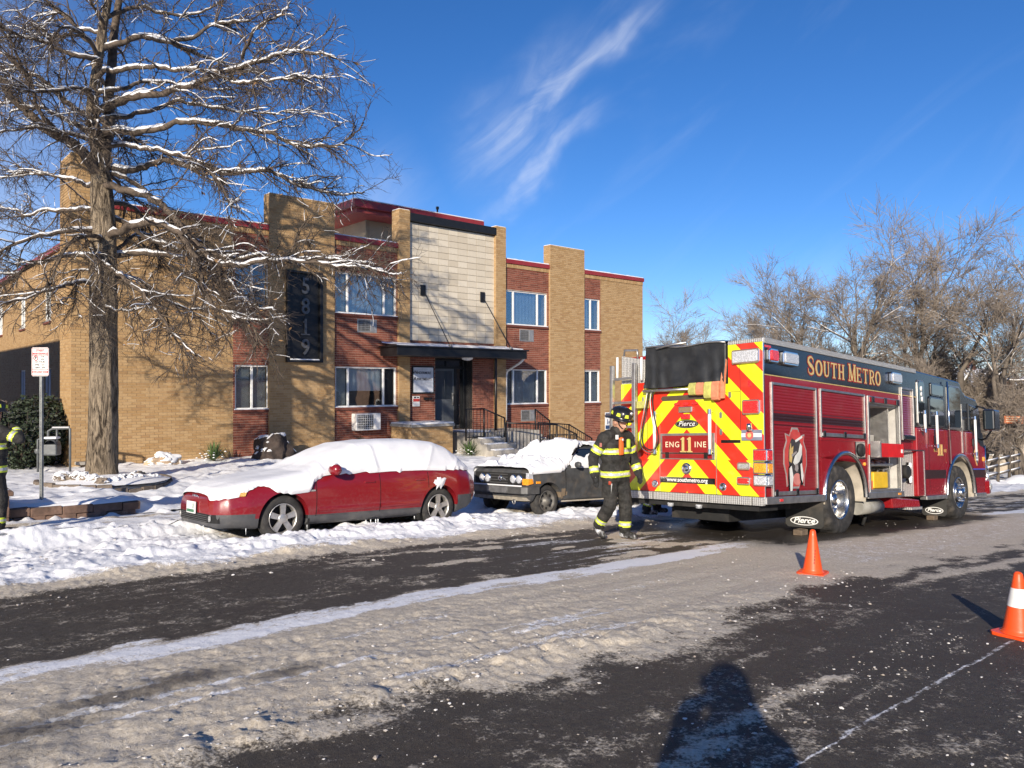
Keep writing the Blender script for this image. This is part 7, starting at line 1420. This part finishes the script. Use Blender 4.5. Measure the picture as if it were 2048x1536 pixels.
# --- traffic cones
def cone_mat(band):
    t = NT('cone_banded' if band else 'cone_plain'); c = t.coord(); n = t.noise(6, 5, c, .4); base = t.mix(t.ramp(n, .5, .8, 0, .35), (.86, .085, .012), (.60, .06, .015)); t.bsdf(Base_Color=base, Roughness=.42, Coat_Weight=.15, Normal=t.bump(t.noise(30, 3, c), .08, .01)); return t.m
M_cone = cone_mat(False); M_coll = mat('cone_collar', (.72, .72, .70), .35, 0, .06, 20)
def cone(t, n, label, band, rot, h=.455):
    e = empty('traffic_cone', P(t, n, rz_(t, n) - .004), rot, label, 'traffic cone', 'traffic cones on the road'); s = .135
    MB().prism([(-s, -s + .03), (-s + .03, -s), (s - .03, -s), (s, -s + .03), (s, s - .03), (s - .03, s), (-s + .03, s), (-s, s - .03)], 2, .0, .026).build('base', M_cone, e, bevel=.006)
    r0, r1 = .098, .026; rr_ = lambda z: r0 + (r1 - r0) * (z - .03) / (h - .03)
    MB().lathe([(.024, .112), (.034, .108), (.045, rr_(.045))] + [(z, rr_(z)) for z in np.linspace(.06, h - .012, 8)] + [(h, r1 - .006), (h, .016), (h - .03, .015)], (0, 0, 0), (0, 0, 1), 32).build('cone', M_cone, e)
    if band: MB().lathe([(z, rr_(z) + .0025) for z in np.linspace(.215, .345, 4)], (0, 0, 0), (0, 0, 1), 32).build('collar', M_coll, e)
    else:
        for k_ in range(5): a = R(205 + 3 * k_); z = .12 + .03 * k_; MB().box(-.004, .004, -.0015, .0015, 0, .02).build('stencil_mark', M_under, e, loc=((rr_(z + .01) + .001) * math.cos(a), (rr_(z + .01) + .001) * math.sin(a), z), rot=(0, 0, a + math.pi / 2))
    return e
cone(7.60, 3.90, 'plain orange traffic cone near the engine rear wheel', False, YAW + .2); cone(6.34, 1.72, 'orange traffic cone with a broad white collar beside the painted line', True, YAW - .25)
# --- parking sign
SP = P(.5, 14.3); sx_, sd_ = (83 - 1024) / 1540 * 12.4, 12.4; zsg = -(1005 - 768) / 1540 * 12.4
sgn = empty('parking_sign', (sx_, sd_, zsg), -.12, 'small red and white street maintenance sign on a perforated steel post', 'sign')
M_post = mat('galvanised_post', (.26, .27, .26), .45, .7, .2, 12); pm = MB().box(-.022, .022, -.022, .022, -.2, 2.48).build('post', M_post, sgn, bevel=.003)
for i in range(74): MB().lathe([(0, .006), (-.001, .001)], (0, -.0225, .06 + .0245 * i), (0, 1, 0), 6).build('post_hole', M_hole, pm) if i % 1 == 0 else None
pl = MB().prism([(x, z) for x, z in [(-.15 + .02, 2.035), (.15 - .02, 2.035), (.15, 2.055), (.15, 2.475), (.13, 2.495), (-.13, 2.495), (-.15, 2.475), (-.15, 2.055)]], 1, -.030, -.025).build('sign_plate', mat('sign_white', (.72, .71, .68), .4, 0, .08, 20), sgn)
M_sred = mat('sign_red', (.45, .03, .04), .45); M_sblk = mat('sign_black', (.03, .03, .035), .5)
bx_ = MB()
for z in (2.048, 2.145, 2.37, 2.482): bx_.box(-.138, .138, -.0325, -.0295, z - .0035, z + .0035)
for x in (-.138, .138): bx_.box(x - .0035, x + .0035, -.0325, -.0295, 2.05, 2.48)
bx_.build('border', M_sred, pl, kind='stuff')
def stext(s, size, m_, x, z, **k): return text_obj('lettering', s, size, m_, pl, Matrix.Translation((x, -.0325, z)) @ FR, ext=.001, **k)
stext('STREET', .048, M_sred, 0, 2.445, bold=.001); stext('MAINTENANCE', .043, M_sred, 0, 2.395, bold=.001, sx=.86); stext('THIS', .034, M_sblk, .045, 2.345); stext('SIDE', .034, M_sblk, .045, 2.305); stext('1ST THURS', .045, M_sblk, 0, 2.262, sx=.85); stext('APRIL - OCT', .042, M_sblk, 0, 2.215, sx=.85); stext('10AM - 3PM', .042, M_sblk, 0, 2.172, sx=.85); stext('TOW-AWAY ZONE', .038, M_sred, 0, 2.10, bold=.001, sx=.82)
MB().lathe([(math.cos(q) * .001, .036 + math.sin(q) * .006) for q in np.linspace(0, 6.28, 9)], (-.075, -.033, 2.325), (0, 1, 0), 20).build('no_parking_ring', M_sred, pl); stext('P', .055, M_sblk, -.075, 2.325, bold=.002)
# --- block retaining wall along the sidewalk
M_blk = mat('brown_wall_block', (.17, .105, .075), .9, 0, .3, 7, .8, 25, dirt=(.10, .07, .05)); rw = empty('retaining_wall', P(3.0, 13.7, -2.1), YAW, 'low brown split-block wall with a snowy top along the sidewalk', 'wall')
RO = Vector((3.0, 13.7, -2.1)); k = 0; tt_ = 1.9
def wblk(t0, t1, n0, n1, z0, z1, nm): 
    mb = MB().box(t0, t1, n0, n1, z0, z1); mb.v = [(v[0] - RO.x + rng.uniform(-.006, .006), v[1] - RO.y + rng.uniform(-.006, .006), v[2] - RO.z) for v in mb.v]; return mb.build(nm, M_blk, rw, bevel=.012)
zw = lambda t: float(walk_z(t, 13.7)) - .06
for row in range(2):
    t_ = 2.05 - .2 * row
    while t_ < 3.75: t1 = min(t_ + .43, 3.85); wblk(t_, t1 - .008, 13.62 + .01 * row, 13.9, zw(t_) + .13 * row, zw(t_) + .13 * row + .127, 'block'); t_ += .43
for i in range(3): wblk(1.2, 1.98, 13.45, 13.95, zw(1.6) + .16 * i, zw(1.6) + .16 * i + .156, 'block')
wblk(1.1, 2.03, 13.38, 14.0, zw(1.6) + .482, zw(1.6) + .55, 'coping')
for i in range(1, 3): wblk(.2 - .9 * i, 1.08 - .9 * i, 13.5, 13.95, zw(.5), zw(.5) + .3, 'block')
def mound(name, t, n, z, rt, rn, h, label=None, cat=None, seed=3, par=None, org=None, m_=None, kind='stuff'):
    rows = []
    for i in range(15):
        r_ = []
        for j in range(25):
            a = 2 * math.pi * j / 24; q = i / 14; w = 1 + .18 * (fbm(np.array([math.cos(a) * 2 + seed]), np.array([math.sin(a) * 2 + 3.]), 3, seed)[0] - .5) * 2; x, y = t + rt * q * w * math.cos(a), n + rn * q * w * math.sin(a); zz = z + h * (1 - q ** 2.2) + .02 * (fbm(np.array([x * 8]), np.array([y * 8]), 2, seed)[0] - .5) * (1 - q); p = P(x, y, zz) if org is None else Vector((x, y, zz)) - org; r_.append(tuple(p))
        rows.append(r_)
    return MB().grid(rows).build(name, m_ or M_snow, par, kind=kind, label=label, cat=cat)
mound('snow', 3.0, 13.8, zw(3) + .25, 1.0, .16, .06, par=rw, org=RO, seed=8); mound('snow', 1.56, 13.7, zw(1.6) + .548, .46, .3, .07, par=rw, org=RO, seed=9)
# --- ring of edging stones round the oak, with snowy rocks
M_rock = mat('grey_rock', (.20, .16, .125), .9, 0, .3, 6, .8, 20, dirt=(.34, .28, .2)); M_drk = mat('dark_boulder', (.045, .032, .026), .85, 0, .4, 6, .9, 18, dirt=(.10, .075, .06))
def rock(name, t, n, z, s, label=None, cat=None, m_=None, seed=1, snow=True, par=None, org=None, group=None, rz=0.0, cut=.3):
    bm = bmesh.new(); bmesh.ops.create_icosphere(bm, subdivisions=4, radius=1.0); c_, s_ = math.cos(rz), math.sin(rz)
    for v in bm.verts:
        d = v.co.normalized(); q = 1 + .42 * (mnoise.noise(d * 1.3 + Vector((seed, 0, 0))) + .5 * mnoise.noise(d * 3.1 + Vector((seed, 5, 0))) + .18 * mnoise.noise(d * 8 + Vector((0, seed, 0)))); v.co = Vector((d.x * q * s[0], d.y * q * s[1], max(-.25, d.z) * q * s[2])); v.co = Vector((v.co.x * c_ - v.co.y * s_, v.co.x * s_ + v.co.y * c_, v.co.z))
    me = bpy.data.meshes.new(name); bm.to_mesh(me); bm.free(); me.materials.append(m_ or M_rock); me.polygons.foreach_set('use_smooth', np.ones(len(me.polygons), bool)); me.set_sharp_from_angle(angle=R(30))
    o = link(name, me, par, label=label, cat=cat, group=group, loc=P(t, n, z) if par is None else Vector((t, n, z)) - org, rot=(0, 0, YAW if par is None else 0))
    if snow:
        sm = bmesh.new(); sm.from_mesh(me); fs = [f for f in sm.faces if f.normal.z < cut or mnoise.noise(f.calc_center_median() * 6 + Vector((seed, 1, 2))) < -.25]; bmesh.ops.delete(sm, geom=fs, context='FACES')
        for v in sm.verts: v.co += v.normal * .012 + Vector((0, 0, .014))
        m2 = bpy.data.meshes.new('snow'); sm.to_mesh(m2); sm.free(); m2.materials.clear(); m2.materials.append(M_snowpack); m2.polygons.foreach_set('use_smooth', np.ones(len(m2.polygons), bool)); s2 = link('snow', m2, o); md = s2.modifiers.new('t', 'SOLIDIFY'); md.thickness = .02; md.offset = -1
    return o
tg = lambda t, n: float(lawn_z(t, n)) + .02
M_edge = mat('grey_edging', (.17, .135, .105), .9, 0, .3, 7, .6, 25)
ring = empty('tree_ring', P(3.96, 16.2, tg(3.96, 16.2)), YAW, 'ring of edging stones and snowy rocks round the oak trunk', 'planter'); GO = Vector((3.96, 16.2, tg(3.96, 16.2)))
for i in range(17):
    a = math.pi + math.pi * (i - 1) / 14; t_, n_ = 3.98 + 1.15 * math.cos(a), 16.35 + 1.0 * math.sin(a); e = MB().box(-.125, .125, -.04, .04, -.1, .10).build('edging_stone', M_edge, ring, bevel=.014, loc=Vector((t_, n_, tg(t_, n_) - .045 + rng.uniform(-.015, .012))) - GO, rot=(0, 0, a + math.pi / 2))
for i in range(11):
    a = math.pi * 1.05 + math.pi * .9 * i / 10; q = rng.uniform(.55, .9); t_, n_ = 3.98 + 1.05 * q * math.cos(a), 16.35 + .9 * q * math.sin(a); rock('rock', t_, n_, tg(t_, n_) + .07, (rng.uniform(.09, .17), rng.uniform(.08, .13), rng.uniform(.07, .12)), seed=i * 3.1, par=ring, org=GO, rz=i, cut=.15)
mound('snow', 3.98, 16.3, tg(3.96, 16.5) - .04, 1.1, .95, .12, par=ring, org=GO, seed=5)
def atg(px, py):     # where a pixel meets the lawn
    lo, hi = 5., 40.
    for _ in range(40):
        k_ = (lo + hi) / 2; x, y, z = (px - 1024) / 1540 * k_, k_, -(py - 768) / 1540 * k_; t_, n_ = UX * x + UY * y, -UY * x + UX * y
        if z > float(lawn_z(t_, n_)): lo = k_
        else: hi = k_
    return t_, n_, lo
t_, n_, d_ = atg(527, 915); print('boulder', t_, n_, d_); rock('boulder', t_, min(n_, 19.3), tg(t_, min(n_, 19.3)) + .12, (.50, .36, .56), 'large dark brown boulder with a snowy shoulder by the red brick panel', 'boulder', M_drk, 2.3, cut=.62)
t_, n_, d_ = atg(325, 930); rock('boulder', t_, n_, tg(t_, n_) + .05, (.34, .22, .2), 'pale snow-capped rock lying on the lawn by the tan wall', 'boulder', mat('pale_rock', (.45, .33, .22), .9, 0, .2, 6, .6, 20), 7.7, cut=.1)
# --- spiky yuccas
M_yuc = mat('yucca_leaf', (.09, .15, .045), .6, 0, .35, 8)
def yucca(px, py, r_, label, seed):
    q = np.random.default_rng(seed); t_, n_, d_ = atg(px, py); n_ = min(n_, 19.5); e = empty('yucca', P(t_, n_, tg(t_, n_) - .03), 0, label, 'plant', 'yuccas along the building'); mb = MB()
    for i in range(120):
        a = q.uniform(0, 6.28); el_ = q.uniform(.25, 1.5); L_ = r_ * q.uniform(.7, 1.1); d = Vector((math.cos(a) * math.cos(el_), math.sin(a) * math.cos(el_), math.sin(el_))); s = d.cross(Vector((0, 0, 1))).normalized(); p = [Vector((0, 0, .03)) + d * L_ * u_ - Vector((0, 0, .12 * L_ * u_ ** 2)) for u_ in (0.05, .4, .75, 1)]; w = [.009, .012, .008, .001]
        mb.grid([[tuple(p[j] - s * w[j]), tuple(p[j] + s * w[j])] for j in range(4)])
    lv2 = mb.build('leaves', M_yuc, e, kind='stuff'); MB().lathe([(-.1, .05), (.08, .045), (.1, .001)], (0, 0, 0), (0, 0, 1), 8).build('stem', M_drk, e)
    sn = MB()
    for i in range(26): a = q.uniform(0, 6.28); rr_ = r_ * q.uniform(.15, .7); c = (rr_ * math.cos(a), rr_ * math.sin(a), r_ * q.uniform(.12, .45)); sn.lathe([(-.015, .001), (-.008, .03), (.006, .026), (.014, .001)], c, (0, .1, 1), 7)
    sn.build('snow', M_snowpack, e, kind='stuff')
yucca(403, 918, .62, 'spiky green yucca by the tan brick wall between the two rocks', 1); yucca(625, 898, .60, 'spiky yucca at the foot of the address panel pier', 2); yucca(940, 912, .60, 'snowy yucca at the end of the steps beside the long railing', 3)
# --- dark hedge and gas meter beside the wing
M_hedge = mat('hedge_leaf', (.030, .045, .022), .6, 0, .5, 20)
def hedge(t0, n0, st, sn_, h, label, seed):
    q = np.random.default_rng(seed); z0 = tg(t0, n0); e = empty('hedge', P(t0, n0, z0 - .03), YAW, label, 'hedge'); k = 5200; c = q.normal(0, 1, (k, 3)); c /= np.linalg.norm(c, axis=1, keepdims=True); rad = q.uniform(.55, 1.05, k) ** .5; c = c * rad[:, None] * np.array([st, sn_, h * .52]) + np.array([0, 0, h * .5]); c = c[c[:, 2] > .02]
    c += (fbm(c[:, 0] * 3, c[:, 1] * 3 + c[:, 2] * 2, 2, seed)[:, None] - .5) * .35; a = q.normal(0, 1, (len(c), 3)); a /= np.linalg.norm(a, axis=1, keepdims=True); b = np.cross(a, q.normal(0, 1, (len(c), 3))); b /= np.linalg.norm(b, axis=1, keepdims=True); s = q.uniform(.03, .06, len(c))[:, None]
    V = np.stack([c - a * s, c - b * s * .55, c + a * s, c + b * s * .55], 1).reshape(-1, 3); F = np.arange(len(c) * 4).reshape(-1, 4); me = np_mesh('leaves', V, F, [M_hedge], False); link('leaves', me, e, kind='stuff')
    i = np.where((c[:, 2] > h * .45) & (q.random(len(c)) < .16))[0]; V = np.stack([c[i] + np.array(o) * .045 for o in ((-1, -.6, .3), (1, -.6, .3), (1, .7, .3), (-1, .7, .3))], 1).reshape(-1, 3); link('snow', np_mesh('snow', V, np.arange(len(i) * 4).reshape(-1, 4), [M_snowpack], False), e, kind='stuff')
    sk = Br(); 
    for _ in range(40): a_ = q.uniform(0, 6.28); sk.tube(np.array([(0, 0, 0), (st * .5 * math.cos(a_), sn_ * .5 * math.sin(a_), h * .4), (st * .8 * math.cos(a_), sn_ * .8 * math.sin(a_), h * q.uniform(.5, .9))]), [.015, .01, .004], 4)
    link('stems', sk.mesh('stems', M_twig), e, kind='stuff')
for px, d_, st, sn_, h_, lab in ((40, 17.4, .9, .8, 1.45, 'dark leafy hedge at the far left below the wing windows'), (88, 18.3, .8, .7, 1.6, 'dark leafy hedge between the gas meter and the wing wall')):
    x = (px - 1024) / 1540 * d_; hedge(UX * x + UY * d_, -UY * x + UX * d_, st, sn_, h_, lab, px)
x = (105 - 1024) / 1540 * 16.6; mt, mn_ = UX * x + UY * 16.6, -UY * x + UX * 16.6; gm = empty('gas_meter', P(mt, mn_, tg(mt, mn_)), .1, 'grey gas meter with pipes standing beside the building corner', 'meter'); M_mtr = mat('meter_grey', (.12, .13, .135), .5, .2, .2, 8)
MB().lathe([(0, .11), (.03, .125), (.22, .125), (.25, .10), (.25, .001)], (0, -.12, .58), (0, 1, 0), 18).build('meter_body', M_mtr, gm); MB().box(-.14, .14, -.13, .11, .36, .60).build('meter_case', M_mtr, gm, bevel=.03); MB().tube([(-.09, 0, .6), (-.09, 0, .88), (.0, 0, .93), (.36, 0, .93), (.36, 0, -.05)], .026, 8).build('pipe', M_mtr, gm); MB().tube([(.09, 0, .6), (.09, 0, .93)], .022, 8).build('pipe', M_mtr, gm); MB().tube([(-.3, 0, .0), (-.3, 0, .7), (-.1, 0, .75)], .024, 8).build('pipe', M_mtr, gm); MB().lathe([(-.05, .05), (0, .07), (.05, .05)], (-.3, 0, .45), (0, 0, 1), 12).build('regulator', M_mtr, gm); MB().box(-.13, .13, -.12, .1, .71, .76).build('snow', M_snowpack, gm, bevel=.03); MB().box(.0, .35, -.03, .03, .95, .97).build('snow', M_snowpack, gm, bevel=.01)
bl_ = MB().box(0, .5, 0, .22, 0, .07).build('stone_ledge', M_step, None, bevel=.01, label='short pale stone ledge against the corner pier', cat='ledge', loc=P(4.2, 19.72, -1.86), rot=(0, 0, YAW))
# --- wooden chocks behind the wheels
M_wood = mat('worn_timber', (.15, .11, .075), .85, 0, .25, 10, .4, 40)
for lx_, ly_, lab in ((1.50, .30, 'worn timber wheel chock below the rear mud flap'), (6.45, .25, 'small timber block below the front mud flap')):
    o = MB().box(-.10, .10, -.07, .07, 0, .09).build('wheel_chock', M_wood, None, bevel=.012, label=lab, cat='chock'); w = em @ Vector((lx_, ly_, 0)); tt2, nn2 = UX * w.x + UY * w.y, -UY * w.x + UX * w.y; o.matrix_world = Matrix.Translation((w.x, w.y, rz_(tt2, nn2) - .01)) @ Matrix.Rotation(YAW, 4, 'Z')
# --- house, fence and orange sign beyond the engine
def house(t, n, wt, wn_, hgt, label, wall, roofm, rot=YAW, group=None, ridge='t', zb=None):
    z = (float(lawn_z(t, n)) if t < 62 else float(far_z(np.array([t]), np.array([n]))[0])) if zb is None else zb; e = empty('house', P(t, n, z - .3), rot, label, 'house', group)
    MB().box(-wt / 2, wt / 2, -wn_ / 2, wn_ / 2, 0, hgt).prism([(-wn_ / 2, hgt), (wn_ / 2, hgt), (0, hgt + wn_ * .28)], 0, -wt / 2, wt / 2).build('wall', wall, e)
    for s in (-1, 1): 
        a = [(-wt / 2 - .4, s * (wn_ / 2 + .5), hgt - .28), (wt / 2 + .4, s * (wn_ / 2 + .5), hgt - .28), (wt / 2 + .4, 0, hgt + wn_ * .28 + .02), (-wt / 2 - .4, 0, hgt + wn_ * .28 + .02)]; rf_ = MB().hexa(a, [(p[0], p[1], p[2] + .16) for p in a]).build('roof', roofm, e)
    for x in np.linspace(-wt / 2 + 1.2, wt / 2 - 1.2, max(2, int(wt / 2.6))):
        for s in (-1, 1): w = MB().box(x - .55, x + .55, s * (wn_ / 2 + .02) - .03, s * (wn_ / 2 + .02) + .03, 1.15, 2.35).build('window', M_white, e); MB().box(x - .47, x + .47, s * (wn_ / 2 + .02) - .05, s * (wn_ / 2 + .02) + .05, 1.23, 2.27).build('pane', M_vglass, w)
    for s in (-1, 1): w = MB().box(s * (wt / 2 + .02) - .03, s * (wt / 2 + .02) + .03, -.6, .6, 1.3, 2.4).build('window', M_white, e); MB().box(s * (wt / 2 + .02) - .05, s * (wt / 2 + .02) + .05, -.5, .5, 1.4, 2.3).build('pane', M_vglass, w)
    MB().box(wt * .2, wt * .2 + .7, -.3, .4, hgt + .3, hgt + wn_ * .28 + .8).build('chimney', M_red, rf_); return e
M_hw = mat('pale_brick_house', (.42, .36, .29), .9, 0, .15, 3); M_hb = mat('brown_brick_house', (.26, .16, .11), .9, 0, .15, 3)
t_, n_ = at(2010, 58); house(t_, n_, 11, 8, 3.4, 'pale two-tone house with a snowy roof among the bare trees', M_hw, M_snowpack, YAW + .2); t_, n_ = at(1915, 66); house(t_, n_, 9, 8, 5.0, 'brown brick house partly hidden behind bare branches', M_hb, M_snowpack, YAW - .15)
t_, n_ = at(1480, 95); house(t_, n_, 14, 8, 3.0, 'low distant house behind the thin trees near the apartment end', M_hw, M_snowpack, YAW); t_, n_ = at(1700, 90); house(t_, n_, 14, 9, 3.4, 'distant brown house behind the row of tall trees', M_hb, M_snowpack, YAW + .3)
d_ = 38; t_, n_ = at(2028, d_); zt_ = float(lawn_z(t_, n_)); os_ = empty('yard_sign', P(t_, n_, zt_), -.5, 'small orange rectangular notice on a thin post in the snowy yard', 'sign'); hs_ = -(840 - 768) / 1540 * d_ - zt_; MB().tube([(0, 0, -.2), (0, 0, hs_ + .2)], .025, 6).build('post', M_under, os_); pl = MB().box(-.42, .42, -.05, -.03, hs_ - .18, hs_ + .20).build('sign_plate', mat('orange_sign', (.45, .12, .03), .6), os_)
for i in range(3): MB().box(-.34, .34, -.055, -.049, hs_ - .10 + .1 * i, hs_ - .06 + .1 * i).build('print_line', mat('sign_cream', (.6, .45, .3), .6) if i == 0 else bpy.data.materials['sign_cream'], pl)
d_ = 34; t_, n_ = at(1978, d_); zt_ = float(lawn_z(t_, n_)); fe = empty('rail_fence', P(t_, n_, zt_ - .1), YAW, 'snow-topped split rail fence beyond the engine front', 'fence')
for i in range(5): MB().tube([(-2 + i * 1.6, 0, 0), (-2 + i * 1.6, 0, 1.2)], .07, 7).build('post', M_far, fe)
for i in range(4):
    for z in (.45, .8, 1.1): r_ = MB().tube([(-2 + i * 1.6, 0, z), (-.4 + i * 1.6, 0, z + .03)], .05, 6).build('rail', M_far, fe); MB().tube([(-1.95 + i * 1.6, 0, z + .055), (-.45 + i * 1.6, 0, z + .08)], .035, 5).build('snow', M_snowpack, r_)
mound('snow_pile', *at(2040, 36)[:2], float(lawn_z(*at(2040, 36))) - .05, 1.6, .8, .45, label='shovelled snow heap beside the orange notice in the far yard', cat='snow', seed=14)
# --- houses and trees on the other side of the street, out of frame: what paint, chrome and glass reflect
M_shing = mat('shingle_roof', (.12, .09, .07), .9)
for i, (t_, n_, w_, lab) in enumerate(((24, -17, 12, 'cream house across the street nearest the crossing photographer'), (42, -17, 13, 'brown brick house further down across the street'), (60, -17, 14, 'cream house at the far end across the street'), (-6, -30, 13, 'low brown house across the street behind the photographer'))):
    house(t_, n_, w_, 8, 5.6 if i < 3 else 2.6, lab, (M_hw, M_hb)[i % 2], M_shing, YAW, zb=float(road_z(t_, -10)))
for i, (t_, n_) in enumerate(((19, -11), (32, -12), (50, -12), (68, -11))):
    z = float(road_z(t_, n_)); e = empty('bare_tree', P(t_, n_, z - .1), i * 1.7, ('bare street tree across the road before the cream house', 'bare street tree across the road between two houses', 'bare street tree across the road beyond the brown house', 'last bare street tree across the road')[i], 'tree'); e.scale = (.9, .9, .9)
    for nm_, me in tmpl[i % 2]: link(nm_, me, e, kind='stuff' if nm_ != 'trunk' else None)
